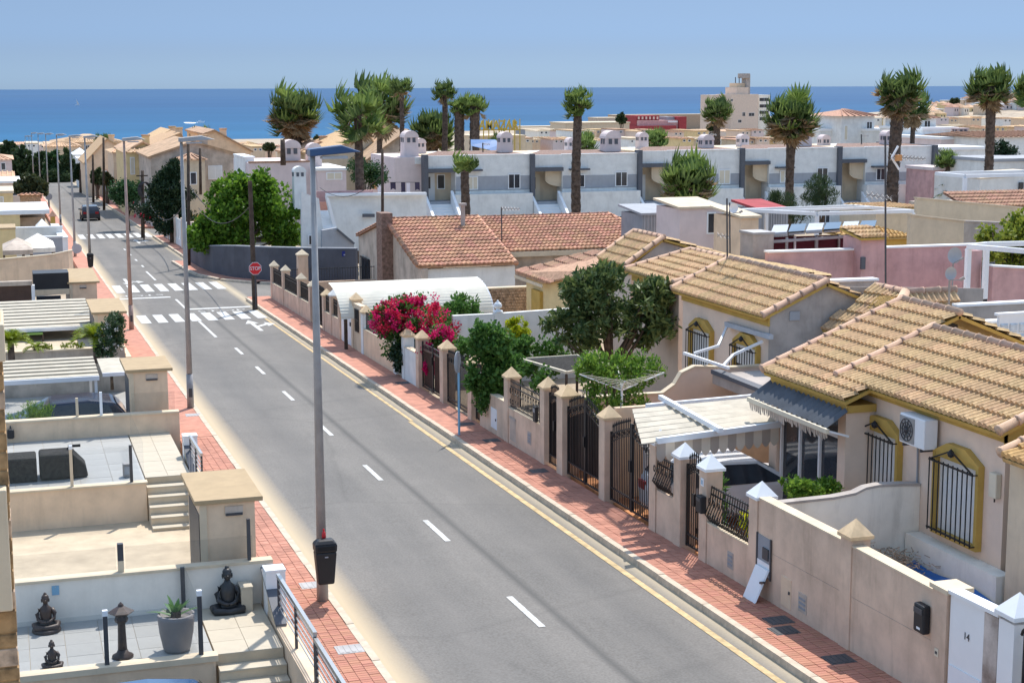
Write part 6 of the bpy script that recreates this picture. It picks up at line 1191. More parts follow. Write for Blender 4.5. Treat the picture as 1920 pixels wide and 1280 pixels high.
# ---- the row of white terraced houses
YR = 118.0
edges = [793, 993, 1194, 1386, 1568, 1745]
zpar = 3.2
def unit(i, xa, xb, last=False):
    A = P(xa, 330, Y=YR).x; B = P(xb, 330, Y=YR).x; W = B-A
    zt = P(xa+20, (293, 291, 284, 280, 277)[i], Y=YR).z; zg = zr(YR)-.6; zf = P(xa+10, 378, Y=YR).z   # roof line, ground, first floor landing
    zb1 = P(xa+100, 331-2*i, Y=YR).z; zb0 = P(xa+100, 357-4.5*i, Y=YR).z
    names = ['with laundry beside it, leftmost', 'second from the left, behind the tall single palm', 'in the middle, behind the bushy palm', 'fourth from the left, behind the leaning palm', 'at the right end, behind the thick palm trunk']
    t = T('terraced_house', 'white terraced house of the row '+names[i], 'house', (A, YR, zg), 'row of white terraced houses')
    r = .30*W
    MB().box(A, YR-.35, zf-.1, A+.34, YR+.5, zt+.12).build('pilaster', M['charcoal'], t)
    MB().box(A+r, YR, zb0, B, YR+9, zt-.001).build('upper_wall', M['white'], t); MB().box(A+r, YR-.001, zg, B, YR+9, zb0-.02).build('lower_wall', M['white'], t)
    MB().box(A+r+.05, YR-.04, zb0, B-.02, YR-.003, zb1).build('grey_band', M['midgrey'], t)
    MB().box(A+.34, YR+1.3, zg, A+r, YR+9, zt).build('recess_wall', M['cream'], t)
    MB().box(A+.34, YR+.02, zt-.95, A+r, YR+.25, zt+.02).build('recess_parapet', M['white'], t); MB().box(A+.34, YR-.25, zt-1.25, A+r+.02, YR+.3, zt-.96).build('dark_beam', M['charcoal'], t)
    k = [(A+r*.52, YR+.3, zt-1.26), (A+r, YR+.3, zt-1.26), (A+r, YR+.3, zb0+.15)]+[(A+r-(r*.48)*math.sin(q), YR+.3, zb0+.15+(.55)*(1-math.cos(q))-.25*math.sin(q)*0) for q in [j*math.pi/16 for j in range(1, 9)]]
    if i: MB().prism(k, (0, .15, 0)).build('curved_screen', M['cream'], t)
    d = MB().box(A+.55, YR+1.24, zf, A+1.25, YR+1.29, zf+2.05).build('door', M['creamshut' if i % 2 else 'shutter'], t); MB().box(A+.65, YR+1.22, zf+.9, A+.9, YR+1.235, zf+1.8).build('pane', M['glassdark'], d)
    if i == 0: boxwin(t, A+1.5, A+2.0, zf+.9, zf+1.9, YR+1.29)
    MB().box(A+.34, YR-.3, zf-.25, A+r, YR+1.29, zf).build('landing', M['midgrey'], t)
    zt_ = zt; MB().box(A+r, YR-.05, zt_, B, YR+.3, zt_+.06).build('coping', M['whiter'], t)
    # dark ledges and windows
    pw = [(.42, .50, 0), (.80, .90, 1)]
    for j, (u0, u1, hi) in enumerate(pw):
        f = boxwin(t, A+W*u0, A+W*u1, zb0+.12, zb0+(1.15 if hi else 1.0), YR-.04, fill='glassdark' if (i+j) % 3 else 'creamshut')
    MB().box(A+W*.36, YR-.5, zb1+.42, A+W*.54, YR-.003, zb1+.56).build('dark_ledge', M['charcoal'], t)
    MB().box(A+W*.36, YR-.5, zg+2.0, A+W*.54, YR-.004, zg+2.14).build('dark_ledge', M['charcoal'], t)
    boxwin(t, A+W*.80, A+W*.88, zg+.9, zg+1.9, YR-.9)
    # outside stair running down towards the camera between two parapets
    n = 12
    for s in range(n):
        y = YR-.3-.34*(s+1); MB().box(A+.36, y, zg-1, A+r*.80, y+.34, zf-.2*(s+1)).build('step', M['whiter'], t)
    for x0, lift in ((A+.02, 0), (A+r*.80+.01, .35)):
        MB().hexa([(x0, YR-4.6, zg-1), (x0+.2, YR-4.6, zg-1), (x0+.2, YR-.36, zg-1), (x0, YR-.36, zg-1)], [(x0, YR-4.6, zf-2.2), (x0+.2, YR-4.6, zf-2.2), (x0+.2, YR-.36, zf+.45+lift), (x0, YR-.36, zf+.45+lift)]).build('stair_parapet', M['whiter'], t)
    MB().box(A+r*.80+.22, YR-.9, zg, B-.03, YR-.06, zb0-.25).build('front_terrace', M['white'], t)
    # clay roof strip and chimney behind the parapet
    q = [(A, YR+.4, zt-.1), (B, YR+.4, zt-.1), (B-1, YR+4, zt+.08), (A+2.2, YR+4, zt+.08)]; MB().prism(q, (0, 0, .12)).build('roof', M['brickold'], t)
    cx_ = A+W*(.22, .88, .80, .78, .70)[i] if i != 1 else A+W*.86
    w_ = 1.25 if i in (1, 3) else .95
    if i == 0: cx_ = A+W*.86
    chimney(t, cx_, YR+2.6, zt-.1, zt+(1.7, 1.75, 1.2, 1.75, 1.3)[i], w_, m='pinkwall')
    chimney(t, A+W*(.14, .60, .30, .33, .2)[i], YR+5.5, zt-.1, zt+(1.2, 1.15, 1.35, 1.05, .9)[i], .8, m='pinkwall')
    return t
for i in range(5): unit(i, edges[i], edges[i+1])
B = P(1745, 330, Y=YR).x; zt = P(1745, 272, Y=YR).z
t = T('end_pilaster', 'dark grey end pilaster of the white terraced row', 'pilaster', (B, YR, zr(YR))); MB().box(B, YR-.35, P(1745, 338, Y=YR).z, B+.4, YR+9, zt).build('shaft', M['charcoal'], t); MB().hexa([(B, YR-.3, -6), (B+.3, YR-.3, -6), (B+.3, YR+6, -6), (B, YR+6, -6)], [(B, YR-.3, P(1745, 338, Y=YR).z-.01), (B+.3, YR-.3, P(1745, 338, Y=YR).z-.01), (B+.3, YR+6, P(1745, 338, Y=YR).z-.01), (B, YR+6, P(1745, 338, Y=YR).z-.01)]).build('end_wall', M['white'], t)
# left end of the row: pale rose block with tall chimney and laundry
a, b, zt, zb = rect(740, 793, 295, 372, 119); t = T('rose_block', 'pale rose block with a broad slotted chimney at the white row\'s left end', 'house', (a, 119, zb)); MB().box(a, 119, zb-3, b, 127, zt).build('wall', M['pinkwall'], t); ca = P(770, 245, Y=120); chimney(t, ca.x, 120.5, zt-.1, ca.z, 1.05, 1.3, m='pinkwall'); MB().box(a+1.6, 118.8, P(770, 308, Y=119).z, b+2.5, 118.99, zt-.001).build('parapet', M['white'], t)
t = T('laundry_line', 'laundry hanging on a line in front of the pale rose block', 'laundry', (0, 0, 0)); p0 = P(700, 342, Y=114); p1 = P(785, 342, Y=114); t.location = p0; t['at'] = tuple(p0); MB().bar(p0, p1, .03).build('line', M['cable'], t)
for x, w_, h_, m in ((698, 8, 14, 'cloth3'), (708, 9, 20, 'clothw'), (732, 10, 14, 'clothd'), (752, 8, 22, 'clothd'), (762, 7, 24, 'clothw'), (778, 9, 15, 'clothd')):
    a = P(x, 342, Y=114); b = P(x+w_, 342+h_, Y=114); MB().prism([(a.x, 114, a.z), (b.x, 114, a.z), (b.x, 113.96, b.z), ((a.x+b.x)/2, 114.04, b.z+.1), (a.x, 113.97, b.z)], (0, .02, 0)).build('cloth', M[m], t)
# rose houses left, with arched chimneys
a, b, zt, zb = rect(470, 590, 305, 372, 124); t = T('rose_house', 'pale rose flat house with two arched slotted chimneys left of the white row', 'house', (a, 124, zb)); MB().box(a, 124, zb-3, b, 133, zt).build('wall', M['pinkwall'], t); MB().box(a-.05, 123.95, zt+.001, b+.05, 124.4, zt+.12).build('roof_edge', M['claytile'], t)
for x0, x1, y0 in ((533, 564, 262), (579, 604, 268)):
    p, q = P(x0, 310, Y=124.5), P(x1, 310, Y=124.5); chimney(t, (p.x+q.x)/2, 125.2, zt-1.5, P(x0, y0, Y=125).z, q.x-p.x, m='pinkwall')
a, b, zt, zb = rect(596, 650, 320, 372, 122); t = T('rose_house', 'pale rose house front with a white gable edge behind the lamp head', 'house', (a, 122, zb)); MB().box(a, 122, zb-3, b, 130, zt).build('wall', M['pinkwall'], t); MB().box(a-.1, 121.9, zt+.001, b+.2, 130, zt+.2).build('parapet', M['white'], t); p = P(628, 333, Y=122); boxwin(t, p.x-.6, p.x+.5, p.z-.1, p.z+.35, 122, 'creamshut')
a, b, zt, zb = rect(460, 478, 296, 345, 126); t = T('white_house', 'small white house wall at the left of the pale rose flat house', 'house', (a, 126, zb)); MB().box(a, 126, zb-2, b, 132, zt).build('wall', M['white'], t); MB().box(a-.05, 125.95, zt+.001, b+.05, 132.05, zt+.1).build('coping', M['whiter'], t)
# gabled grey beige houses behind
def gableX(name, label, x0, x1, xr_, ye, yr_, yb, Y, dep, wm, rm, group=None, win=None, zb=None):
    """a gable wall facing the camera: eaves left and right, ridge running away from it"""
    a, b = P(x0, ye[0], Y=Y), P(x1, ye[1], Y=Y); r = P(xr_, yr_, Y=Y); zb = zr(Y)-2
    t = T(name, label, 'house', (r.x, Y, zr(Y)), group)
    MB().prism([(a.x, Y, zb), (a.x, Y, a.z), (r.x, Y, r.z), (b.x, Y, b.z), (b.x, Y, zb)], (0, dep, 0)).build('wall', M[wm], t)
    q = MB()
    for s, e in ((-1, a), (1, b)):
        o = V((s*.25, 0, -.25*abs(r.z-e.z)/max(.1, abs(r.x-e.x)))); e2 = V((e.x, Y, e.z))+o; q.hexa([(e2.x, Y-.3, e2.z+.02), (r.x, Y-.3, r.z+.02), (r.x, Y+dep, r.z+.02), (e2.x, Y+dep, e2.z+.02)], [(e2.x, Y-.3, e2.z+.2), (r.x, Y-.3, r.z+.2), (r.x, Y+dep, r.z+.2), (e2.x, Y+dep, e2.z+.2)])
    q.build('roof', M[rm], t)
    cx_ = r.x+(b.x-r.x)*.35; cz = r.z-(r.z-b.z)*.35; MB().box(cx_-.35, Y+3, cz-.3, cx_+.35, Y+3.7, cz+.9).build('chimney', M[wm], t); MB().box(cx_-.42, Y+2.93, cz+.901, cx_+.42, Y+3.77, cz+1.05).build('chimney_cap', M[rm], t)
    for w4 in (win or []):
        wa, wb, zt_, zb_ = rect(*w4[:4], Y); boxwin(t, wa, wb, zb_, zt_, Y, *(w4[4:] or ['glassdark']))
    return t
gableX('gabled_house', 'grey beige gabled house behind the big palm trunk, right of it', 690, 800, 765, (300, 305), 246, 330, 150, 14, 'oldwall', 'farroof'); gableX('gabled_house', 'sand roofed gabled house left of the big palm trunk', 600, 720, 690, (292, 300), 254, 330, 156, 14, 'cream', 'tile'); gableX('gabled_house', 'low sand roofed house behind the arched chimneys', 556, 650, 600, (290, 290), 268, 320, 165, 12, 'cream', 'farroof')
# ================================================================ VEGETATION
rng = np.random.default_rng(11)
def leaves(name, cl, n_per, size, mat_, parent=None, aspect=.5, up=.5, kind=None, spread=1.0):
    """clumps cl = [(centre, radius)]; every leaf is a small folded card"""
    cs = np.array([[*c] for c, r in cl]); rs = np.array([r if hasattr(r, '__len__') else (r, r, r) for c, r in cl], float)
    N = len(cl)*n_per; idx = np.repeat(np.arange(len(cl)), n_per)
    d = rng.normal(size=(N, 3)); d /= np.linalg.norm(d, axis=1)[:, None]; rad = rng.random(N)**.45
    p = cs[idx]+d*rad[:, None]*rs[idx]*spread
    ax = d+rng.normal(size=(N, 3))*.7+np.array([0, 0, up]); ax /= np.linalg.norm(ax, axis=1)[:, None]
    sd = np.cross(ax, rng.normal(size=(N, 3))); sd /= np.linalg.norm(sd, axis=1)[:, None]
    L = size*(.6+.8*rng.random(N))[:, None]; W = L*aspect*.5
    a = p-ax*L*.5; b = p+sd*W; c = p+ax*L*.5; e = p-sd*W; o = np.array(parent['at'] if parent is not None else (0, 0, 0))
    v = np.stack([a, b, c, e], 1).reshape(-1, 3)-o
    me = bpy.data.meshes.new(name); me.vertices.add(N*4); me.vertices.foreach_set('co', v.ravel()); me.loops.add(N*4); me.loops.foreach_set('vertex_index', np.arange(N*4))
    me.polygons.add(N); me.polygons.foreach_set('loop_start', np.arange(0, N*4, 4)); me.polygons.foreach_set('loop_total', np.full(N, 4)); me.update(); me.validate(); me.materials.append(M[mat_])
    ob = bpy.data.objects.new(name, me); COL.objects.link(ob)
    if parent is not None: ob.parent = parent; ob['at'] = tuple(o)
    if kind: ob['kind'] = kind
    return ob
def crownclumps(ell, n, r, shell=.75, seed=0):
    R = random.Random(seed); out = []
    for _ in range(n):
        c, e = R.choice(ell); 
        while True:
            d = V((R.gauss(0, 1), R.gauss(0, 1), R.gauss(0, 1)))
            if d.length > .1: break
        d.normalize(); k = shell+(1-shell)*R.random() if R.random() < .8 else R.random()*shell
        out.append(((c[0]+d.x*e[0]*k, c[1]+d.y*e[1]*k, c[2]+d.z*e[2]*k), r*R.uniform(.6, 1.3)))
    return out
def tree(name, label, base, ell, nclump, rcl, nleaf, size, lm, trunk=True, tr=.16, cat='tree', group=None, aspect=.5, up=.4, seed=1, extra=None):
    t = T(name, label, cat, tuple(base), group)
    if trunk:
        R = random.Random(seed); mb = MB(); top = V(ell[0][0]); b = V(base); mid = b.lerp(top, .45)+V((R.uniform(-.1, .1), R.uniform(-.1, .1), 0))
        mb.tube([b-V((0, 0, .3)), b.lerp(mid, .5), mid, top], [tr*1.25, tr, tr*.85, tr*.3], 9)
        tk = mb.build('trunk', M['bark'], t, smooth=True); mb = MB()
        for c, e in ell: 
            for _ in range(3):
                q = V(c)+V((R.uniform(-.6, .6)*e[0], R.uniform(-.6, .6)*e[1], R.uniform(-.4, .5)*e[2])); s = b.lerp(mid, R.uniform(.5, 1)); mb.tube([s, s.lerp(q, .5)+V((0, 0, -.1)), q], [tr*.5, tr*.32, tr*.1], 6)
        mb.build('limbs', M['bark'], t, smooth=True)
    leaves('crown', crownclumps(ell, nclump, rcl, seed=seed), nleaf, size, lm, t, aspect, up)
    for (m2, n2, r2, k2, s2) in (extra or []): leaves('flowers' if 'bract' in m2 or 'flower' in m2 else 'new_leaves', crownclumps(ell, n2, r2, shell=.92, seed=seed+5), k2, s2, m2, t, .8, .3)
    return t
def ctr(x, y, Y): p = P(x, y, Y=Y); return (p.x, p.y, p.z)
def sz(px, Y): return px*Y*1.03/3000
# bright green tree behind the dark wall
Y = 97; e = [(ctr(455, 385, Y), (sz(62, Y), 2.0, sz(42, Y))), (ctr(420, 415, Y), (sz(50, Y), 2, sz(42, Y))), (ctr(510, 395, Y), (sz(48, Y), 2, sz(48, Y))), (ctr(470, 425, Y), (sz(80, Y), 2.2, sz(32, Y))), (ctr(530, 440, Y), (sz(32, Y), 1.5, sz(20, Y))), (ctr(385, 440, Y), (sz(22, Y), 1.2, sz(24, Y))), (ctr(440, 350, Y), (sz(34, Y), 1.4, sz(16, Y))), (ctr(495, 345, Y), (sz(16, Y), 1, sz(16, Y)))]
tree('broadleaf_tree', 'large bright green tree overhanging the dark grey street wall', (ctr(465, 470, Y)[0], Y, zr(Y)), e, 330, .50, 70, .23, 'fgreen', seed=3, aspect=.8)
# loquat
Y = 45; e = [(ctr(1145, 575, Y), (sz(90, Y), 1.3, sz(52, Y))), (ctr(1075, 615, Y), (sz(60, Y), 1.0, sz(36, Y))), (ctr(1215, 600, Y), (sz(55, Y), 1.1, sz(50, Y))), (ctr(1100, 545, Y), (sz(40, Y), .9, sz(38, Y))), (ctr(1140, 520, Y), (sz(35, Y), .8, sz(18, Y))), (ctr(1225, 550, Y), (sz(28, Y), .8, sz(26, Y)))]
tree('loquat_tree', 'dark leafy evergreen tree in the garden before the sand tiled roofs', (ctr(1150, 690, Y)[0], Y, zr(Y)-.2), e, 230, .30, 46, .25, 'loquat', seed=8, aspect=.32, up=.2)
# fresh green shrub and ivy, hedge, yellow bush
Y = 35.0; e = [(ctr(1150, 705, Y), (sz(72, Y), .9, sz(46, Y))), (ctr(1150, 750, Y), (sz(66, Y), .8, sz(36, Y))), (ctr(1115, 685, Y), (sz(35, Y), .6, sz(25, Y))), (ctr(1200, 690, Y), (sz(40, Y), .6, sz(28, Y)))]
tree('garden_shrub', 'loose fresh green shrub behind the rotary clothes line', (ctr(1160, 780, Y)[0], Y, zr(Y)-.1), e+[(ctr(1165, 790, Y), (sz(50, Y), .5, sz(26, Y)))], 190, .2, 40, .11, 'mint', tr=.06, cat='shrub', seed=12, aspect=.4, up=.8)
Y = 42.2; e = [(ctr(905, 700, Y), (sz(45, Y), .55, sz(55, Y))), (ctr(930, 740, Y), (sz(36, Y), .5, sz(42, Y))), (ctr(885, 640, Y), (sz(38, Y), .6, sz(36, Y))), (ctr(945, 690, Y), (sz(34, Y), .5, sz(32, Y)))]
for k in range(len(e)): c, r = e[k]; e[k] = ((max(c[0], FX+.1), c[1], c[2]), r)
tree('ivy', 'ivy spilling over the garden wall towards the pavement', (FX+.3, Y, zr(Y)), e, 210, .20, 44, .12, 'ivy', trunk=False, cat='climber', seed=17, aspect=.75)
leaves('hanging_ivy', [((FX-.05, y, zr(y)+random.uniform(.5, 1.2)), (.12, .25, .3)) for y in np.linspace(40.4, 42.6, 14)], 46, .11, 'ivy').update({}) if False else None
Y = 47.5; e = [(ctr(985, 705, 42.6), (.45, .4, .5)), (ctr(1015, 712, 41.2), (.35, .3, .3))]+[(ctr(870+k*28, 655+(k % 2)*3, Y), (sz(22, Y), .5, sz(22, Y))) for k in range(7)]+[(ctr(890+k*30, 680, Y), (sz(22, Y), .5, sz(18, Y))) for k in range(6)]
tree('hedge', 'clipped green hedge behind the slatted garden roof', (ctr(960, 690, Y)[0], Y, zr(Y)), e, 150, .22, 44, .12, 'ivy', trunk=False, cat='hedge', seed=21, aspect=.7)
Y = 49.5; c = ctr(972, 618, Y); tree('round_bush', 'rounded bright yellow green bush before the white yard wall', (c[0], Y, zr(Y)), [(c, (sz(25, Y), .42, sz(23, Y))), ((c[0], c[1], c[2]-.3), (sz(24, Y), .42, sz(20, Y)))], 90, .12, 60, .075, 'lime', tr=.05, cat='bush', seed=22, aspect=.7)
Y = 55; e = [(ctr(868, 572, Y), (sz(28, Y), .6, sz(17, Y))), (ctr(845, 590, Y), (sz(20, Y), .6, sz(18, Y))), (ctr(890, 590, Y), (sz(14, Y), .5, sz(14, Y)))]
tree('garden_shrub', 'dark green shrub between the bougainvillea and the arched canopy', (ctr(868, 610, Y)[0], Y, zr(Y)), e, 70, .24, 46, .16, 'ivy', tr=.06, cat='shrub', seed=23)
# bougainvillea
Y = 53; e = [(ctr(770, 600, Y), (sz(62, Y), .9, sz(45, Y))), (ctr(730, 600, Y), (sz(40, Y), .7, sz(32, Y))), (ctr(815, 610, Y), (sz(38, Y), .8, sz(42, Y))), (ctr(765, 640, Y), (sz(52, Y), .8, sz(42, Y))), (ctr(740, 580, Y), (sz(34, Y), .6, sz(24, Y))), (ctr(830, 640, Y-3), (sz(22, Y), .5, sz(26, Y)))]
tb = tree('bougainvillea', 'bougainvillea full of magenta flowers hanging over the white garden wall', (FX+.4, Y, zr(Y)), e, 200, .26, 40, .12, 'ivy', tr=.08, cat='flowering bush', seed=31, aspect=.6)
e2 = [(ctr(768, 588, Y-.6), (sz(66, Y), .7, sz(40, Y))), (ctr(725, 600, Y-.5), (sz(30, Y), .5, sz(26, Y))), (ctr(820, 612, Y-.8), (sz(36, Y), .7, sz(38, Y))), (ctr(770, 570, Y), (sz(22, Y), .5, sz(14, Y))), (ctr(830, 640, Y-3.4), (sz(20, Y), .4, sz(26, Y))), (ctr(800, 655, Y-3), (sz(12, Y), .3, sz(22, Y))), (ctr(805, 690, Y-3.6), (sz(5, Y), .15, sz(8, Y)))]
leaves('flowers', crownclumps(e2, 190, .17, shell=.8, seed=33), 34, .085, 'bract', tb, .85, .2); leaves('flowers', crownclumps(e2[:4], 80, .18, shell=.85, seed=34), 30, .085, 'bract2', tb, .85, .2)
e3 = [(ctr(765, 665, Y-.6), (sz(34, Y), .6, sz(30, Y)))]; leaves('painted_shade_leaves', crownclumps(e3, 60, .24, seed=35), 40, .13, 'conif', tb, .6, 0)  # shade low in the bush painted in with a darker leaf colour
# left garden plants
Y = 57; e = [(ctr(208, 632, Y), (sz(20, Y), .5, sz(26, Y))), (ctr(213, 610, Y), (sz(20, Y), .5, sz(18, Y))), (ctr(205, 655, Y), (sz(22, Y), .5, sz(12, Y)))]
tree('oleander', 'dark oleander with small white flowers beside the left pavement', (ctr(208, 672, Y)[0], Y, zr(Y)-.3), e, 80, .2, 46, .13, 'oleander', tr=.05, cat='shrub', seed=41, aspect=.35, extra=[('flower', 26, .1, 12, .06)])
def cycad(label, x, y, Y, R, n=26, hb=.5):
    c = ctr(x, y, Y); t = T('cycad', label, 'cycad', (c[0], Y, c[2]-hb)); MB().tube([(c[0], Y, c[2]-hb-.4), (c[0], Y, c[2])], [.13, .11], 10).build('trunk', M['palmbark'], t)
    for k in range(n):
        a = 2.4*k; el = math.radians(15+60*((k*7) % n)/n); mb = MB(); d = V((math.cos(a), math.sin(a), 0)); s = V((-math.sin(a), math.cos(a), 0)); m_ = 9; prev = None
        for i in range(m_+1):
            f = i/m_; p = V(c)+d*(R*f*math.cos(el))+V((0, 0, R*f*math.sin(el)-.55*R*f*f))
            if prev is not None:
                mb.bar(prev, p, .018); wl = R*.26*math.sin(math.pi*(.12+.86*f))
                for sg in (1, -1): mb.poly(prev, p, p+s*sg*wl+d*wl*.6+V((0, 0, wl*.25)))
            prev = p
        mb.build('frond', M['cycad'], t)
    return t
cycad('yellow green cycad in the planter at the left edge', 20, 640, 58, .95); cycad('larger yellow green cycad beside the oleander', 180, 633, 57.6, 1.15); cycad('small yellow cycad between the two larger cycads', 68, 650, 58.7, .55, 14, .3)
c = ctr(105, 655, 58.65); t = T('planter_flowers', 'small orange flowering plants along the beige planter wall', 'plants', c); leaves('foliage', [((c[0]+random.uniform(-.6, .9), 58.65, z3+.1), (.2, .08, .12)) for _ in range(10)], 26, .1, 'lemon', t)
c = ctr(65, 770, 44.2); tree('fern', 'feathery light green plant behind the glass balustrade', (c[0], 44.2, c[2]-.5), [((c[0], 44.2, c[2]), (.42, .3, .2)), ((c[0]-.1, 44.2, c[2]-.25), (.75, .35, .2))], 60, .16, 44, .11, 'mint', trunk=False, cat='plant', seed=45, aspect=.15, up=1)
leaves('wall_moss', [((x, 27.78, -1.58), (.25, .06, .03)) for x in np.linspace(-.6, 2.9, 14)], 50, .06, 'mint', kind='stuff')
# bush by the glazed porch, potted plants
Y = 26.7; e = [(ctr(1490, 915, Y), (sz(30, Y), .3, sz(22, Y))), (ctr(1525, 920, Y), (sz(34, Y), .3, sz(20, Y))), (ctr(1550, 918, Y), (sz(20, Y), .25, sz(20, Y)))]
tree('garden_shrub', 'fresh green shrub in front of the glazed porch', (ctr(1515, 950, Y)[0], Y, zr(Y)), e, 90, .12, 44, .085, 'mint', tr=.03, cat='shrub', seed=51, aspect=.6)
c = ctr(1298, 975, 28.6); t = T('potted_plant', 'tall green plant in a clay pot behind the narrow black gate', 'plant', (FX+.75, 28.45, zr(28.4))); MB().lathe((FX+.75, 28.45, zr(28.4)), [(.12, 0), (.17, .26), (.19, .28), (.19, .33), (.15, .33)], 14).build('pot', M['terracotta'], t, smooth=True); leaves('foliage', [((FX+.75, 28.45, zr(28.4)+h), (.15, .15, .2)) for h in np.linspace(.4, 1.35, 8)], 34, .16, 'ivy', t, .3, 1)
Y = 26.4; c = (FX+.45, Y, zr(Y)+1.05); t = T('potted_plant', 'bright leafed plant behind the scrolled railing', 'plant', (c[0], Y, zr(Y))); leaves('foliage', [((c[0]+random.uniform(-.1, .1), Y+random.uniform(-.2, .2), c[2]+random.uniform(-.3, .15)), .15) for _ in range(9)], 20, .17, 'lime', t, .8, .3); MB().tube([(c[0], Y, zr(Y)-.1), c], .02, 6).build('stem', M['bark'], t)
# lemon tree at the right, pine trees, hedge in the rose yard
Y = 50; e = [(ctr(1880, 448, Y), (sz(46, Y), 1.2, sz(34, Y))), (ctr(1920, 440, Y), (sz(40, Y), 1.2, sz(36, Y))), (ctr(1895, 485, Y), (sz(50, Y), 1.1, sz(26, Y))), (ctr(1925, 420, Y), (sz(22, Y), 1, sz(20, Y)))]
tree('lemon_tree', 'yellow green tree behind the rose wall at the right edge', (ctr(1900, 540, Y)[0], Y, zr(Y)), e, 150, .26, 44, .17, 'lemon', seed=61, aspect=.6)
Y = 80
for lb, ee, sd in (('dark green pine in front of the white row, the taller one', [(ctr(1535, 350, Y), (sz(26, Y), .8, sz(34, Y))), (ctr(1535, 370, Y), (sz(38, Y), 1, sz(24, Y)))], 62), ('low green pine next to the leaning palm trunk', [(ctr(1470, 380, Y), (sz(26, Y), .8, sz(20, Y))), (ctr(1492, 400, Y), (sz(40, Y), .9, sz(14, Y))), (ctr(1452, 372, Y), (sz(6, Y), .3, sz(14, Y)))], 63)):
    tree('pine_tree', lb, (ee[0][0][0], Y, zr(Y)), ee, 90, .3, 60, .2, 'fartree', seed=sd, aspect=.14, up=1.2)
# conifers, hedge tree and garden plants at the next corner
Y = 122; e = [(ctr(320, 370, Y), (sz(30, Y), 1.2, sz(40, Y))), (ctr(340, 385, Y), (sz(30, Y), 1.2, sz(30, Y))), (ctr(300, 362, Y), (sz(20, Y), 1, sz(30, Y))), (ctr(326, 320, Y), (sz(4, Y), .3, sz(20, Y))), (ctr(312, 335, Y), (sz(4, Y), .3, sz(14, Y)))]
tree('conifer', 'dark conifer group with pointed tips at the next street corner', (ctr(322, 420, Y)[0], Y, zr(Y)), e+[(ctr(325, 415, Y), (sz(32, Y), 1.2, sz(26, Y)))], 260, .45, 70, .26, 'conif', seed=71, aspect=.4, up=.8)
Y = 140; c = ctr(238, 357, Y); tree('clipped_tree', 'broad clipped dark green tree by the far street corner', (c[0], Y, zr(Y)), [(c, (sz(31, Y), 1.5, sz(15, Y))), ((c[0], c[1], c[2]-.5), (sz(29, Y), 1.5, sz(13, Y)))], 130, .4, 60, .2, 'hedge', seed=72, aspect=.6)
Y = 128; e = [(ctr(268, 392, Y), (sz(22, Y), 1, sz(16, Y))), (ctr(283, 400, Y), (sz(12, Y), .8, sz(10, Y)))]; tree('garden_shrub', 'dark garden shrubs with some red flowers by the ochre corner wall', (e[0][0][0], Y, zr(Y)), e, 60, .35, 40, .2, 'conif', tr=.05, cat='shrub', seed=73, extra=[('bract2', 8, .2, 16, .12)])
# trees far down the street
def far(label, x, y, rx, ry, Y, lm='fartree', n=120, sd=0, size=.5, group='trees at the end of the street'):
    c = ctr(x, y, Y); return tree('street_tree', label, (c[0], Y, zr(Y)), [(c, (sz(rx, Y), sz(rx, Y)*.8, sz(ry, Y))), ((c[0]-sz(rx*.4, Y), c[1], c[2]-sz(ry*.3, Y)), (sz(rx*.7, Y), sz(rx*.5, Y), sz(ry*.7, Y))), ((c[0]+sz(rx*.4, Y), c[1], c[2]-sz(ry*.4, Y)), (sz(rx*.6, Y), sz(rx*.5, Y), sz(ry*.6, Y)))], n, sz(rx, Y)*.22, 44, size, lm, tr=.2, group=group, seed=80+sd, aspect=.6)
far('olive green tree overhanging the street on the left', 58, 348, 26, 18, 170, 'fartree2', sd=1, size=.4); far('dark tree mass left of the street end, the tallest', 18, 285, 14, 20, 300, 'fartree', sd=2, size=.7); far('broad dark tree at the left of the street end', 48, 305, 28, 30, 290, 'fartree', sd=3, n=150, size=.7); far('dark tree just left of the street end', 78, 315, 20, 26, 285, 'fartree', sd=4, size=.7)
far('brighter green tree straight at the street end', 102, 315, 16, 30, 282, 'hedge', sd=5, size=.7); far('dark green tree at the right of the street end', 128, 312, 14, 28, 278, 'fartree', sd=6, size=.7); far('low green tree below the white marquee', 152, 296, 16, 12, 300, 'hedge', sd=7, size=.6); far('small dark tree by the far right pavement', 150, 322, 9, 14, 230, 'conif', sd=8, size=.5); far('dark shrub beside the far brown pole', 182, 330, 10, 14, 205, 'fartree', sd=9, size=.45); far('small green tree on the right of the far street', 200, 336, 10, 10, 190, 'fartree2', sd=10, size=.45); far('low hedge at the very end of the street', 108, 330, 20, 10, 276, 'fartree', sd=11, size=.5)
Y = 108; e = [(ctr(680, 318, Y), (sz(28, Y), 1, sz(22, Y))), (ctr(705, 330, Y), (sz(18, Y), .8, sz(16, Y)))]; tree('broadleaf_tree', 'dark green tree behind the tall palm trunk beside the laundry', (e[0][0][0], Y, zr(Y)), e, 100, .38, 44, .2, 'hedge', seed=92, aspect=.4)
Y = 112; e = [(ctr(1880, 283, Y), (sz(28, Y), 1, sz(16, Y)))]; tree('broadleaf_tree', 'dark green tree beside the palm at the right edge', (e[0][0][0], Y, zr(Y)), e, 60, .35, 44, .2, 'conif', seed=93)
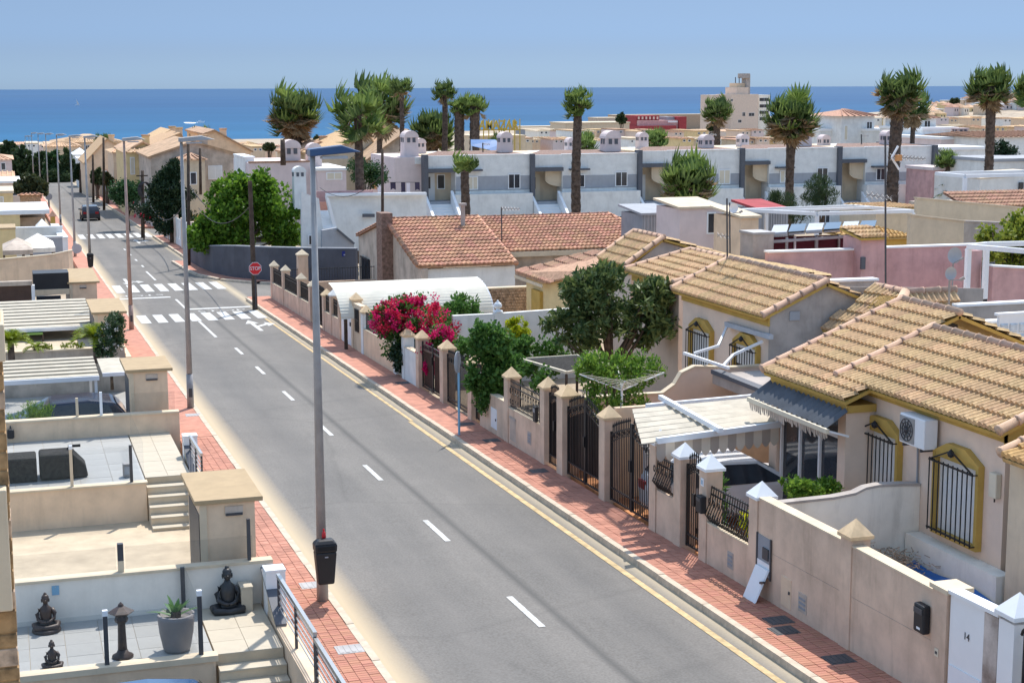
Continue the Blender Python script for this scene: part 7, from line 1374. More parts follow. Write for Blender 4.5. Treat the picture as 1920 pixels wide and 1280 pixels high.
for x, y, rx, ry, Yq, lm, lb in ((1810, 210, 12, 8, 900, 'fartree', 'dark tree among the far houses at the right'), (1605, 243, 14, 6, 520, 'fartree2', 'grey green tree in the far town below the hotel'), (1165, 222, 9, 9, 430, 'fartree', 'dark tree beside the red building'), (600, 262, 10, 6, 300, 'fartree2', 'grey green tree by the shore behind the bushy palm'), (505, 275, 9, 5, 260, 'fartree2', 'dark low shrub on the shore left of the bushy palm'), (1790, 190, 10, 5, 1100, 'fartree2', 'dark tree on the far hill'), (1335, 238, 9, 6, 400, 'fartree', 'dark tree at the foot of the short palm by the hotel')):
    far(lb, x, y, rx, ry, Yq, lm, n=40, sd=int(x), size=Yq/420, group=None)
# ---------------------------------------------------------------- palms
_fr = {}
def fanmesh(kind, seed):
    """one fan leaf along +y: stalk and pleated blades, drooping at the tips; unit length"""
    if (kind, seed) in _fr: return _fr[(kind, seed)]
    R = random.Random(seed); mb = MB(); st = .40; mb.bar((0, 0, 0), (0, st, .02), .022)
    dead = kind == 'deadfrond'; n = 15 if not dead else 9; sp = 3.7 if not dead else 1.3
    for i in range(n):
        a = -sp/2*1.0+sp*i/(n-1); L = .56*(1-.16*abs(a)/1.25)*R.uniform(.84, 1.08); w = L*sp/n*1.02
        d = V((math.sin(a), math.cos(a), 0)); s = V((math.cos(a), -math.sin(a), 0)); o = V((0, st, .02)); dr = .26 if not dead else .05
        k1 = o+d*L*.68+V((0, 0, .035*math.cos(a*2))); k2 = o+d*L+V((0, 0, -dr*R.uniform(.5, 1.6)))
        mb.poly(o, k1-s*w*.5+V((0, 0, .02)), k1+V((0, 0, -.015)), k1+s*w*.5+V((0, 0, .02))); mb.poly(k1-s*w*.5+V((0, 0, .02)), k2, k1+V((0, 0, -.015))); mb.poly(k1+V((0, 0, -.015)), k2, k1+s*w*.5+V((0, 0, .02)))
    me = mb.mesh('frond', M[kind]); _fr[(kind, seed)] = me; return me
def palm(label, x, ytop, ybase, Y, R, tr, ng, nd, green='frond', trunk_taper=1.0, group=None, lean=0, up=(80, -25), skirt=0, crown_y=None, seed=0, name='fan_palm', zb=None):
    """x: picture column; ytop: row of the crown's centre; ybase: row of the visible trunk foot; R: leaf length in metres"""
    Rn = random.Random(seed+int(x)); c = V(ctr(x, ytop, Y)); zg = zr(Y) if zb is None else zb
    b = V((P(x+lean, ybase, Y=Y).x, Y, min(zg, P(x, ybase, Y=Y).z)))
    t = T(name, label, 'palm tree', tuple(b), group); mb = MB(); n = max(4, int((c.z-b.z)/.35)); pts = []; rad = []
    for i in range(n+1):
        f = i/n; pts.append(b.lerp(c, f)+V((.06*math.sin(f*5+x), 0, 0))); rad.append(tr*(1.15-.25*f*trunk_taper)*(1+.05*(-1)**i)+(tr*skirt*max(0, f-.55)/.45 if skirt else 0))
    mb.tube(pts, rad, 10); mb.build('trunk', M['palmbark'], t)
    if tr > .12:                                           # leaf stubs that roughen the trunk
        sb = MB()
        for i in range(int((c.z-b.z)*24)):
            f = Rn.random(); p = b.lerp(c, f)+V((.06*math.sin(f*5+x), 0, 0)); a = Rn.uniform(0, 6.28); d = V((math.cos(a), math.sin(a), 0)); r = tr*(1.1-.22*f)*.92+(tr*skirt*max(0, f-.55)/.45 if skirt else 0); s = V((-d.y, d.x, 0))*tr*.28
            sb.poly(p+d*r-s, p+d*r+s, p+d*(r+tr*.34)+V((0, 0, tr*.75)))
        sb.build('leaf_stubs', M['palmbark'], t, kind='stuff')
    def put(kind, a, e, s):
        el = math.radians(e); d = V((math.cos(a)*math.cos(el), math.sin(a)*math.cos(el), math.sin(el))); h = V((-math.sin(a), math.cos(a), 0)); roll = Rn.uniform(-.5, .5); nrm = h.cross(d); h2 = h*math.cos(roll)+nrm*math.sin(roll)
        Mx = frame(c+V((0, 0, Rn.uniform(-.25, .1)*R)), h2, d); piece('frond' if kind != 'deadfrond' else 'dead_frond', fanmesh(kind, Rn.randrange(5)), t, Mx @ Matrix.Scale(s, 4))
    for k in range(ng):
        f = (k+.5)/ng; e_ = math.degrees(math.asin(math.sin(math.radians(min(up[0], 58)))*(1-f)+math.sin(math.radians(up[1]-8))*f)); put(green if Rn.random() < .8 else ('frondlt' if green == 'frond' else 'frond'), 2.4*k+Rn.uniform(-.3, .3), e_+Rn.uniform(-8, 8), R*Rn.uniform(.85, 1.1))
    for k in range(nd): put('deadfrond', 2.4*k+Rn.uniform(-.4, .4), (Rn.uniform(-8, -78) if nd > 24 else Rn.uniform(-50, -84) if k % 3 else Rn.uniform(-15, -50)), R*Rn.uniform(.75, 1.1))
    return t
palm('bushy palm with a thick skirt of dead leaves, the farthest left before the sea', 552, 205, 262, 170, 3.30, .6, 34, 70, up=(75, -45), skirt=.5, seed=1)
palm('tall palm with ragged green fronds and a rough trunk left of the laundry', 671, 205, 450, 98, 2.45, .27, 18, 5, 'frondlt', lean=2, up=(75, -55), seed=2)
palm('palm crown full of brown dead leaves behind the ragged green palm', 712, 190, 290, 140, 3.10, .24, 22, 60, up=(70, -40), seed=3)
palm('slim tall palm right of the brown crown', 752, 162, 290, 135, 1.35, .22, 20, 8, trunk_taper=1.6, up=(75, -30), seed=4)
palm('slim palm with a small round crown above the wide brown palm', 833, 172, 280, 140, 1.35, .26, 20, 6, up=(80, -35), seed=5)
palm('left one of the two short twin palms with dark trunks', 862, 200, 276, 135, 1.35, .42, 20, 3, 'frondlt', up=(80, -25), seed=6, skirt=.1)
palm('right one of the two short twin palms with dark trunks', 889, 197, 276, 134, 1.45, .42, 22, 3, 'frondlt', up=(80, -25), seed=7, skirt=.1)
palm('wide low palm with brown green leaves behind the slim round one', 812, 240, 280, 145, 2.53, .5, 30, 40, up=(70, -40), seed=8)
palm('stubby palm with a few pale upright fronds before the white row', 873, 322, 410, 104, 1.6, .3, 8, 0, 'frondlt', up=(88, 50), seed=9, lean=-2)
palm('tall single palm with a neat green crown in front of the white row', 1083, 192, 402, 105, 1.32, .31, 26, 0, 'frondlt', up=(85, -60), seed=10, lean=-3)
palm('bushy short palm with pale dry lower leaves before the white row', 1290, 335, 395, 92, 2.13, .35, 38, 34, 'frondlt', up=(85, -40), seed=11)
palm('short leafy palm standing beside the hotel', 1345, 208, 250, 220, 2.75, .5, 28, 26, up=(75, -40), seed=12)
palm('palm with a broad brown skirt right of the hotel', 1485, 212, 385, 98, 2.24, .28, 30, 70, up=(75, -50), seed=13, skirt=.4, lean=-4)
palm('tall palm with the thickest trunk at the right of the white row', 1686, 165, 385, 88, 1.88, .36, 24, 50, up=(75, -50), seed=14, skirt=.25, lean=-16)
palm('smaller palm crown behind the thickest palm trunk', 1712, 195, 285, 125, 2.10, .22, 20, 26, up=(60, -60), seed=15)
palm('tall palm with a brown hanging skirt near the right edge', 1858, 160, 345, 98, 1.95, .31, 26, 48, up=(80, -35), seed=16, skirt=.3, lean=-4)
palm('palm whose fronds just reach into the right edge', 1940, 165, 330, 105, 1.95, .25, 24, 6, up=(70, -40), seed=17)
for x, y, Y, R_, lb, sd in ((1095, 268, 128, 1.35, 'low palm top behind the roof right of the tall single palm', 20), (1228, 262, 128, 1.45, 'low palm top behind the middle chimneys of the white row', 21), (938, 268, 150, 1.5, 'dry yellowish palm below the yellow sign letters', 22), (193, 262, 240, 1.5, 'small dark palm before the far terracotta villa', 23), (1775, 302, 112, 1.2, 'low palm right of the dark end pilaster', 24), (375, 258, 200, 1.7, 'small palm between the beige gables', 25)):
    palm(lb, x, y, y+28, Y, R_, .25, 26, 4 if sd != 22 else 14, 'frondlt' if sd in (20, 21, 24) else 'frond', up=(85, -20), seed=sd)
c = ctr(1800, 348, 88); t = T('date_palm', 'low spreading green palm beside the cream parapet at the right', 'palm tree', (c[0], 88, zr(88)))
for k in range(34):
    a = 2.4*k; el = math.radians(80-85*k/34); d = V((math.cos(a), math.sin(a), 0)); s = V((-math.sin(a), math.cos(a), 0)); mb = MB(); prev = None; L = 1.9
    for i in range(9):
        f = i/8; p = V((c[0], c[1], c[2]-.2))+d*(L*f*math.cos(el))+V((0, 0, L*f*math.sin(el)-.5*L*f*f))
        if prev is not None:
            wl = .42*math.sin(math.pi*(.1+.86*f))
            for sg in (1, -1): mb.poly(prev, p, p+s*sg*wl+d*wl*.5-V((0, 0, wl*.3)))
        prev = p
    mb.build('frond', M['hedge' if k % 3 else 'frond'], t)
MB().tube([(c[0], 88, zr(88)), (c[0], 88, c[2])], .3, 8).build('trunk', M['palmbark'], t)
# ================================================================ LAMPS, POLES, SIGNS, WIRES
def lamp(label, x, y, h, m='galv', head='galv', bin_=None, hw=.9, dirx=1):
    z0 = zr(y); t = T('street_lamp', label, 'street lamp', (x, y, z0), 'street lamps along the left kerb')
    MB().tube([(x, y, z0), (x, y, z0+1.05)], [.105, .10], 14).build('base_sleeve', M[m], t, smooth=True)
    MB().tube([(x, y, z0+1.051), (x, y, z0+h)], [.088, .045], 14).build('pole', M[m], t, smooth=True)
    zt = z0+h; s = dirx
    hd = MB().hexa([(x-.07*s, y-.17, zt-.03), (x+hw*s, y-.13, zt+.04), (x+hw*s, y+.13, zt+.04), (x-.07*s, y+.17, zt-.03)], [(x-.07*s, y-.15, zt+.10), (x+hw*.6*s, y-.09, zt+.16), (x+hw*.6*s, y+.09, zt+.16), (x-.07*s, y+.15, zt+.10)]).build('lamp_head', M[head], t, bevel=.02)
    MB().box(min(x+.15*s, x+.6*s), y-.11, zt-.075, max(x+.15*s, x+.6*s), y+.11, zt-.032).build('lamp_glass', M['signback'], hd)
    MB().box(x-.05, y-.115, z0+.35, x+.05, y-.09, z0+.62).build('hatch', M['darkmetal'], t)
    return t
def bin_(label, x, y, z0, s=1.0):
    t = T('litter_bin', label, 'litter bin', (x, y-.2, z0), 'litter bins on lamp posts'); yy = y-.33
    def ring(w, d, zz): return [(x-w, yy-d, zz), (x+w, yy-d, zz), (x+w, yy+d, zz), (x-w, yy+d, zz)]
    MB().hexa(ring(.145, .10, z0+.42), ring(.19, .14, z0+1.02)).build('body', M['plasticblk'], t, bevel=.03)
    MB().hexa(ring(.192, .142, z0+1.021), ring(.20, .15, z0+1.16)).build('collar', M['plasticblk'], t, bevel=.02)
    MB().box(x-.15, yy-.158, z0+1.06, x+.15, yy-.143, z0+1.14).build('opening', M['rubber'], t)
    MB().hexa(ring(.20, .15, z0+1.161), ring(.13, .09, z0+1.235)).build('lid', M['plasticblk'], t, bevel=.02)
    MB().box(x-.03, yy-.146, z0+.93, x+.03, yy-.136, z0+.95).build('emblem', M['signback'], t)
    MB().box(x-.1, yy+.14, z0+.7, x+.1, y-.06, z0+.95).build('bracket', M['darkmetal'], t)
    return t
XL = 5.18
lamp('tallest street lamp nearest the camera with a blue head and a black bin', XL, 27.55, 8.0, 'galv', 'bluemetal', hw=1.35*.62)
bin_('black litter bin on the nearest street lamp', XL, 27.55, zr(27.55))
t = T('red_lamp', 'small red object on top of the black bin', 'ornament', (XL+.0, 27.35, zr(27.5)+1.24)); MB().lathe((XL, 27.30, zr(27.5)+1.23), [(.035, 0), (.04, .04), (.03, .10), (.012, .13)], 10).build('body', M['redsign'], t, smooth=True); MB().lathe((XL, 27.30, zr(27.5)+1.36), [(.015, 0), (.018, .03), (.001, .05)], 8).build('tip', M['redsign'], t)
lamp('second street lamp with a flat grey head beyond the first hut', XL+.05, 48.8, 8.1, hw=1.0); lamp('reddish third street lamp by the zebra crossing', 5.06, 69.3, 8.0, 'rustpole', 'galv', hw=.9)
b = G(170, 512); lamp('fourth street lamp carrying a bin far down the left pavement', b.x, b.y, 3.0 if False else 8.0); bin_('black litter bin on the fourth street lamp', b.x, b.y, zr(b.y))
for px_, py_, lb in ((141, 481, 'fifth street lamp, with a round sign, beyond the fourth'), (114, 424, 'sixth street lamp on the left far down the street'), (92, 388, 'seventh street lamp on the left far down the street'), (77, 372, 'eighth street lamp, small, far down the street'), (64, 352, 'ninth street lamp, tiny, before the dark trees')):
    b = G(px_, py_); lamp(lb, b.x, b.y, 8.0)
for x, Y, lb in ((47, 300, 'tenth street lamp against the sea'), (54, 330, 'eleventh street lamp against the sea')):
    p = P(x, 256, Y=Y); lamp(lb, p.x, Y, p.z-zr(Y))
def roundsign(name, label, x, y, zc, r, face, back=False, pole=None, m='galv', z0=None, sides=24, tilt=0):
    z0 = zr(y) if z0 is None else z0; t = T(name, label, 'road sign', (x, y, z0)); 
    if pole is not False: MB().tube([(x, y+.05, z0), (x, y+.05, zc+r)], .035, 10).build('pole', M[m], t)
    c, s = math.cos(tilt), math.sin(tilt)
    def disc(rr, d, mm, nm):
        mb = MB(); mb.prism([(x+rr*math.cos(q)*c, y-d+rr*math.cos(q)*s, zc+rr*math.sin(q)) for q in [2*math.pi*(k+.5)/sides for k in range(sides)]], (0, .012, 0)); mb.build(nm, M[mm], t)
    disc(r, .01, face[0], 'plate')
    if len(face) > 1: disc(r*.94, .014, face[1], 'rim'); disc(r*.86, .018, face[2], 'face')
    return t
b = G(475, 577); bx, by = b.x+.1, b.y
t = T('timber_pole', 'dark timber pole behind the stop sign at the side street corner', 'pole', (bx+.02, by+.25, zr(by))); MB().tube([(bx+.02, by+.25, zr(by)-.2), (bx-.05, by+.25, P(470, 340, Y=by).z)], [.13, .10], 10).build('shaft', M['wood'], t)
p = P(478, 503, Y=by); t = roundsign('stop_sign', 'red octagonal STOP sign at the side street corner', p.x, by-.08, p.z, .315, ('whitemetal', 'redsign', 'redsign'), sides=8, m='darkmetal')
text('lettering', 'STOP', 'whitemetal', t, Matrix.Translation((0, -.03, p.z-t['at'][2])) @ Matrix(((.21, 0, 0, 0), (0, 0, -1, 0), (0, .24, 0, 0), (0, 0, 0, 1))), .003)
b = G(861, 815); t = T('road_sign', 'round sign seen edge on atop a pale blue pole on the right pavement', 'road sign', (b.x, b.y, zr(b.y))); zc = P(859, 678, Y=b.y).z
MB().tube([(b.x, b.y, zr(b.y)), (b.x, b.y, zc-.3)], .032, 10).build('pole', M['bluepole'], t); MB().tube([(b.x, b.y, zc-.299), (b.x, b.y, zc+.28)], .032, 10).build('pole_top', M['galv'], t)
a = math.radians(70); dn = V((math.cos(math.radians(10)), math.sin(math.radians(10)), 0)); tn = V((math.sin(a-.2), -math.cos(a-.2), 0)); tg = V((.26, .965, 0)); q = MB(); q.prism([V((b.x-.045, b.y-.02, zc))+V((.53, .848, 0))*(.30*math.cos(k))+V((0, 0, .30*math.sin(k))) for k in [2*math.pi*j/24 for j in range(24)]], V((.848, -.53, 0))*.014); q.build('plate', M['signback'], t)
b = G(141, 481); p = P(144, 466, Y=b.y-.3); roundsign('road_sign', 'grey back of a round sign on the fifth street lamp', p.x, b.y-.3, p.z, .33, ('signback',), pole=False)
b = G(92, 390); p = P(91.5, 369, Y=b.y-.4); roundsign('road_sign', 'dark back of a round sign far down the left pavement', p.x, b.y-.4, p.z, .38, ('grey',), m='darkmetal')
p = P(198, 324, Y=200); roundsign('road_sign', 'small red and white round sign on the far brown pole', p.x, 200, p.z, .35, ('redsign', 'redsign', 'whitemetal'), pole=False)
def pole(label, x, ytop, ybase, Y=None, r=.11, name='timber_pole', m='wood', zb=None):
    b = G(x, ybase) if Y is None else P(x, ybase, Y=Y); top = P(x-1, ytop, Y=b.y); t = T(name, label, 'pole', (b.x, b.y, b.z)); MB().tube([(b.x, b.y, (b.z if zb is None else zb)-.2), (top.x, b.y, top.z)], [r, r*.8], 9).build('shaft', M[m], t, smooth=True); return t, V((top.x, b.y, top.z))
tA, pA = pole('dark timber pole carrying a coil of cable at the far street corner', 268, 320, 443, r=.16)
co = MB()
for k in range(5):
    pts = [V((pA.x+.42*math.cos(q)+.05*k, pA.y-.2-.05*k, P(268, 356, Y=pA.y).z+.62*math.sin(q))) for q in [2*math.pi*j/18 for j in range(19)]]; co.tube(pts, .045, 5, cap=False)
co.build('cable_coil', M['cable'], tA); MB().bar(pA+V((-.5, -.1, -.4)), pA+V((.4, -.1, -.4)), .1).build('cross_arm', M['wood'], tA)
tB, pB = pole('dark timber pole rising beside the second lamp head', 354, 270, 505, Y=101, r=.12); tC, pC = pole('slim timber pole behind the dark conifers', 376, 278, 360, Y=125, r=.12); tD, pD = pole('far brown pole on the right pavement with a small palm behind', 195, 258, 392, r=.15); tE, pE = pole('second far brown pole on the right pavement', 175, 290, 378, r=.15); tF, pF = pole('small far timber pole on the right pavement', 152, 318, 360, r=.14)
tG, pG = pole('slim timber pole beside the leaning brick chimney', 718, 280, 520, Y=77.5, r=.085, zb=0); tH, pH = pole('brown post before the arched chimneys', 531, 262, 305, Y=123, r=.22)
def wire(label, a, b, sag=.6, r=.018):
    pts = [V(a).lerp(V(b), k/10)-V((0, 0, sag*4*(k/10)*(1-k/10))) for k in range(11)]; o = MB().tube(pts, r, 5).build('overhead_cable', M['cable']); o['label'] = label; o['category'] = 'cable'; return o
wire('thin cable from the leaning chimney pole towards the white stair house', pG-V((0, 0, 1.2)), P(600, 352, Y=93), .8); wire('thick sagging cable between the coil pole and the dark conifers', P(275, 372, Y=pA.y), P(352, 368, Y=101), 1.6, .03); wire('stay cable running down from the tall timber pole', P(354, 345, Y=101), P(385, 385, Y=98), .1, .03); wire('sagging cable through the bright green tree', P(372, 390, Y=99), P(470, 385, Y=76), .9, .022)
# antennas and dishes
def dish(label, x, y, Y, r, ypole, m='signback', edge=False):
    c = P(x, y, Y=Y); b = P(x+3, ypole, Y=Y); t = T('satellite_dish', label, 'satellite dish', (c.x, Y, b.z)); MB().tube([(c.x+.05, Y+.05, b.z), (c.x+.05, Y+.05, c.z)], .025, 8).build('mast', M['galv'], t)
    mb = MB(); rows = []
    for i in range(5): q = i/4; rows.append([(c.x+r*q*math.cos(a), Y-.02-.14*r*q*q*2, c.z+r*q*math.sin(a)) for a in [2*math.pi*j/20 for j in range(21)]])
    mb.grid(rows); mb.build('bowl', M[m], t, smooth=True); MB().bar((c.x, Y-.05, c.z-r), (c.x+.02, Y-.42, c.z-.1), .022).bar((c.x, Y-.42, c.z-.1), (c.x+.08, Y-.46, c.z-.05), .06).build('feed_arm', M['galv'], t); return t
dish('grey satellite dish on a mast over the nearest bungalow, the lower one', 1780, 512, 30.0, .145, 600); dish('grey satellite dish behind the rose wall, the upper one', 1787, 478, 44, .26, 545)
t = T('aerial_mount', 'dark chimney stub that carries the lower satellite dish', 'roof stub', (0, 0, 0)); p = P(1783, 586, Y=30.0); t.location = p; t['at'] = tuple(p); MB().box(p.x-.12, 29.9, p.z-.35, p.x+.12, 30.2, p.z+.06).build('stub', M['charcoal'], t); MB().box(p.x-.14, 29.88, p.z+.061, p.x+.14, 30.22, p.z+.1).build('cap', M['darkmetal'], t)
dish('white square back of a dish on the thin pole over the left bungalow roof', 1374, 390, 41, .14, 400, 'whitemetal')
def aerial(label, x, ytop, ybase, Y, arms, r=.025, boom=None):
    a, b = P(x, ytop, Y=Y), P(x+1, ybase, Y=Y); t = T('tv_aerial', label, 'aerial', (b.x, Y, b.z)); MB().tube([(b.x, Y, b.z-.2), (a.x, Y, a.z)], r, 7).build('mast', M['darkmetal'], t)
    for (x0, y0, x1, y1, n) in arms:
        p, q = P(x0, y0, Y=Y), P(x1, y1, Y=Y); mb = MB(); mb.bar(p, q, .03)
        for k in range(n): c = p.lerp(q, (k+.5)/n); w_ = .20-.012*k; mb.bar(c+V((0, -w_, w_*.5)), c+V((0, w_, -w_*.5)), .014); mb.bar(c+V((0, -w_, -w_*.5)), c+V((0, w_, w_*.5)), .014)
        mb.build('boom', M['galv'], t)
    return t
aerial('tall thin aerial mast with two yagi antennas in front of the thick palm trunk', 1660, 255, 520, 41.5, [(1672, 295, 1735, 298, 9), (1625, 365, 1672, 372, 5)], .03)
q = MB(); p0 = P(1672, 296, Y=41.45)
for dx, dy in ((12, -22), (14, 22)): q.bar(p0, P(1672+dx, 296+dy, Y=41.45), .05)
o = q.build('corner_reflector', M['whitemetal']); 
t = bpy.data.objects[[k.name for k in bpy.data.objects if k.get('label', '').startswith('tall thin aerial mast')][0]]; o.parent = t; o.location = (-t.location.x, -t.location.y, -t.location.z)
MB().box(P(1683, 296, Y=41.4).x-.09, 41.3, P(1683, 296, Y=41.4).z-.09, P(1683, 296, Y=41.4).x+.09, 41.4, P(1683, 296, Y=41.4).z+.09).build('orange_box', M['cloth3'], t)
aerial('thin dark pole with a small box on the left bungalow roof', 1363, 372, 492, 41.6, [], .025); aerial('thin aerial on the faded clay roof', 940, 388, 452, 73.5, [(940, 391, 975, 392, 6)], .03); aerial('thin aerial pole before the white row right of the clay roofs', 1368, 380, 470, 58, [(1345, 440, 1368, 445, 3)], .03)
for x, y, lb in ((905, 268, 'thin aerial on the leftmost white terraced house'), (1130, 262, 'thin aerial on the second white terraced house'), (1330, 250, 'thin aerial on the middle white terraced house'), (1615, 252, 'thin aerial on the right white terraced house')): aerial(lb, x, y, y+26, 121, [(x, y+2, x+14, y+3, 5)], .05)
# rotary clothes line and slatted garden roof
Y = 34.3; c = P(1166, 722, Y=Y); t = T('rotary_clothes_line', 'rotary clothes line with pale cords in front of the fresh green shrub', 'clothes line', (c.x, Y, zr(Y))); MB().tube([(c.x, Y, zr(Y)), (c.x, Y, c.z+.12)], .028, 8).build('mast', M['whitemetal'], t)
arms = [P(1092, 704, Y=Y+.5), P(1180, 702, Y=Y+1.2), P(1236, 716, Y=Y-.3), P(1160, 690, Y=Y-1.0)]; arms = [V((c.x+1.0*math.cos(a), Y+1.0*math.sin(a), c.z+.28)) for a in (2.9, 1.3, -.2, 4.4)]
q = MB(); 
for a in arms: q.bar((c.x, Y, c.z-.12), a, .028)
q.build('arms', M['whitemetal'], t); q = MB()
for k in range(1, 7):
    for i in range(4): a = V((c.x, Y, c.z-.12)).lerp(arms[i], k/6); b = V((c.x, Y, c.z-.12)).lerp(arms[(i+1) % 4], k/6); q.bar(a, b, .009)
q.build('cords', M['creamshut'], t)
z0 = P(1000, 672, Y=43).z; A_, B_, C_, D_ = P(975, 673, Z=z0), P(1062, 698, Z=z0), P(1140, 684, Z=z0), P(1082, 666, Z=z0); t = T('slatted_roof', 'low slatted garden roof with a pale edge behind the ivy', 'pergola', tuple(A_)); MB().bar(A_, B_, .07).bar(B_, C_, .06).bar(C_, D_, .05).bar(D_, A_, .05).build('edge', M['creamshut'], t)
for k in range(16): a = A_.lerp(B_, (k+.5)/16)-V((0, 0, .02)); b = D_.lerp(C_, (k+.5)/16)-V((0, 0, .02)); MB().bar(a, b, .13, .02).build('slat', M['darkfurn'], t)
for p in (A_, B_, C_, D_): MB().bar((p.x, p.y, zr(p.y)-.3), (p.x, p.y, p.z-.05), .06).build('post', M['wood'], t)
# ---- the black car far down the street
c = G(171, 412); car('moving_car', 'black hatchback driving away far down the street', c.x, c.y+2.0, zr(c.y+2)-.12, math.pi/2, 'carblack')
# ================================================================ FAR HOUSES, TOWN, BOATS
def bh(name, label, x0, x1, yw, yb, Y, dep, wm, roof='flat', rm='farroof', yt=None, win=None, group=None, frac=.5, over=.3):
    """a house: front wall between picture columns x0..x1, wall top row yw; roof flat, hip or a ridge along the street"""
    a, b = P(x0, yw, Y=Y), P(x1, yw, Y=Y); zt = a.z; zb = zr(Y)-3; t = T(name, label, 'house', ((a.x+b.x)/2, Y, zr(Y)), group)
    MB().box(a.x, Y, zb, b.x, Y+dep, zt).build('wall', M[wm], t)
    if roof == 'flat': MB().box(a.x-.1, Y-.1, zt+.002, b.x+.1, Y+dep+.1, zt+.25).build('parapet', M[rm], t)
    else:
        zr_ = P((x0+x1)/2, yt, Y=Y+dep*.5).z; o = over; mb = MB()
        c = [V((a.x-o, Y-o, zt+.01)), V((b.x+o, Y-o, zt+.01)), V((b.x+o, Y+dep+o, zt+.01)), V((a.x-o, Y+dep+o, zt+.01))]; w_ = (b.x-a.x)
        if roof == 'hip': r0, r1 = V((a.x+min(w_*.45, dep*.5), Y+dep*.5, zr_)), V((b.x-min(w_*.45, dep*.5), Y+dep*.5, zr_))
        else: r0, r1 = V((a.x-o, Y+dep*.5, zr_)), V((b.x+o, Y+dep*.5, zr_))
        mb.poly(*c[::-1]); mb.poly(c[0], c[1], r1, r0); mb.poly(c[2], c[3], r0, r1); mb.poly(c[1], c[2], r1); mb.poly(c[3], c[0], r0); mb.build('roof', M[rm], t)
        rows = MB(); n = min(60, max(5, int(w_/.5)))
        for k in range(n): f = (k+.5)/n; rows.bar(c[0].lerp(c[1], f)+V((0, 0, .05)), r0.lerp(r1, f)+V((0, 0, .05)), .14, .09)
        rows.build('tile_rows', M[rm], t, kind='stuff')
    for w4 in (win or []):
        wa, wb, z1, z0 = rect(*w4[:4], Y); boxwin(t, wa, wb, z0, z1, Y, *(w4[4:] or ['glassdark']))
    return t
bh('villa', 'long terracotta roofed villa before the sea on the left', 100, 232, 268, 290, 330, 16, 'peach', 'hip', 'farroof', 252, [(160, 168, 273, 280), (185, 195, 273, 280)]); bh('villa', 'lower terracotta wing left of the long villa', 84, 150, 275, 295, 318, 12, 'peach', 'hip', 'farroof', 262)
a, b, zt, zb = rect(136, 168, 284, 292, 290); t = T('marquee', 'white pointed marquee in front of the long terracotta villa', 'marquee', (a, 290, zb)); MB().pyr(a, 290, b, 298, zb+.2, P(152, 277, Y=294).z).build('canopy', M['whiter'], t); MB().box(a+.3, 290.2, zb-3, b-.3, 297.7, zb+.19).build('walls', M['white'], t)
gableX('yellow_house', 'yellow house with a broad tiled hip roof on the right of the far street', 236, 300, 268, (285, 285), 268, 380, 165, 14, 'yellowish', 'farroof', None, [(246, 252, 292, 322), (266, 282, 290, 330, 'creamshut')])
bh('yellow_house', 'yellow house block with vertical ochre panel beside the far lamp', 236, 300, 286, 380, 163, 10, 'yellowish', 'hip', 'farroof', 268, [(246, 252, 296, 326, 'creamshut')])
for i, (x0, x1, xr_, ya, yb_, yr_, Y) in enumerate(((255, 345, 320, 282, 272, 246, 190), (275, 350, 338, 278, 270, 252, 180))): gableX('sand_house', ('far stepped sand roof behind the yellow house' if i == 0 else 'nearer stepped sand roof behind the yellow house'), x0, x1, xr_, (ya, yb_), yr_, 330, Y, 12, 'peach', 'tile')
gableX('beige_house', 'grey beige gabled house behind the dark conifers', 282, 442, 362, (296, 290), 268, 400, 150, 16, 'oldwall', 'farroof', None, [(392, 416, 312, 335, 'shutter'), (357, 367, 325, 345)])
bh('house_porch', 'small tiled porch roof on the grey beige gabled house', 334, 384, 300, 345, 147, 3, 'cream', 'hip', 'farroof', 288, [(358, 368, 324, 345)])
gableX('beige_house', 'large tan gabled house behind the grey beige one', 384, 470, 402, (252, 284), 246, 340, 185, 18, 'stonew' if False else 'peach', 'farroof'); gableX('sand_house', 'low stepped sand roofs on the right of the far street', 160, 236, 200, (305, 282), 262, 360, 215, 14, 'peach', 'tile')
bh('white_house', 'small white house with a stair on the right of the far street', 146, 172, 300, 320, 250, 8, 'white', 'flat', 'whiter'); bh('beige_house', 'beige house wall beside the far brown poles', 212, 240, 286, 345, 190, 10, 'peach', 'hip', 'farroof', 276)
t = T('garden_wall', 'pale garden walls along the far right pavement', 'garden wall', (12.9, 150, zr(150))); MB().wally(12.7, 12.95, 143, 200, zr(143)+1.3, zr(200)+1.3).build('wall_panel', M['oldwall'], t)
for k in range(12): y = 144+k*4.7; MB().box(12.6, y-.2, zr(y)-.3, 13.05, y+.2, zr(y)+1.75).build('post', M['whiter' if k < 3 else 'oldwall'], t)
t = T('garden_wall', 'grey slatted wall on the farthest right pavement', 'garden wall', (12.9, 225, zr(225))); MB().wally(12.7, 12.95, 201, 262, zr(201)+1.5, zr(262)+1.5).build('wall_panel', M['midgrey'], t)
for k in range(14): y = 202+k*4.3; MB().box(12.64, y-.2, zr(y)-.3, 13.0, y+.2, zr(y)+1.8).build('post', M['house'], t)
a = G(242, 420); t = T('garden_wall', 'ochre corner wall with dark flowers at the far side street', 'garden wall', (a.x, 143.5, zr(143))); MB().box(13.0, 143.2, -6, 26, 143.5, zr(143)+.9).build('wall_panel', M['ochre'], t); MB().box(12.8, 143.0, -6, 13.3, 143.6, zr(143)+1.6).build('post', M['yellowish'], t)
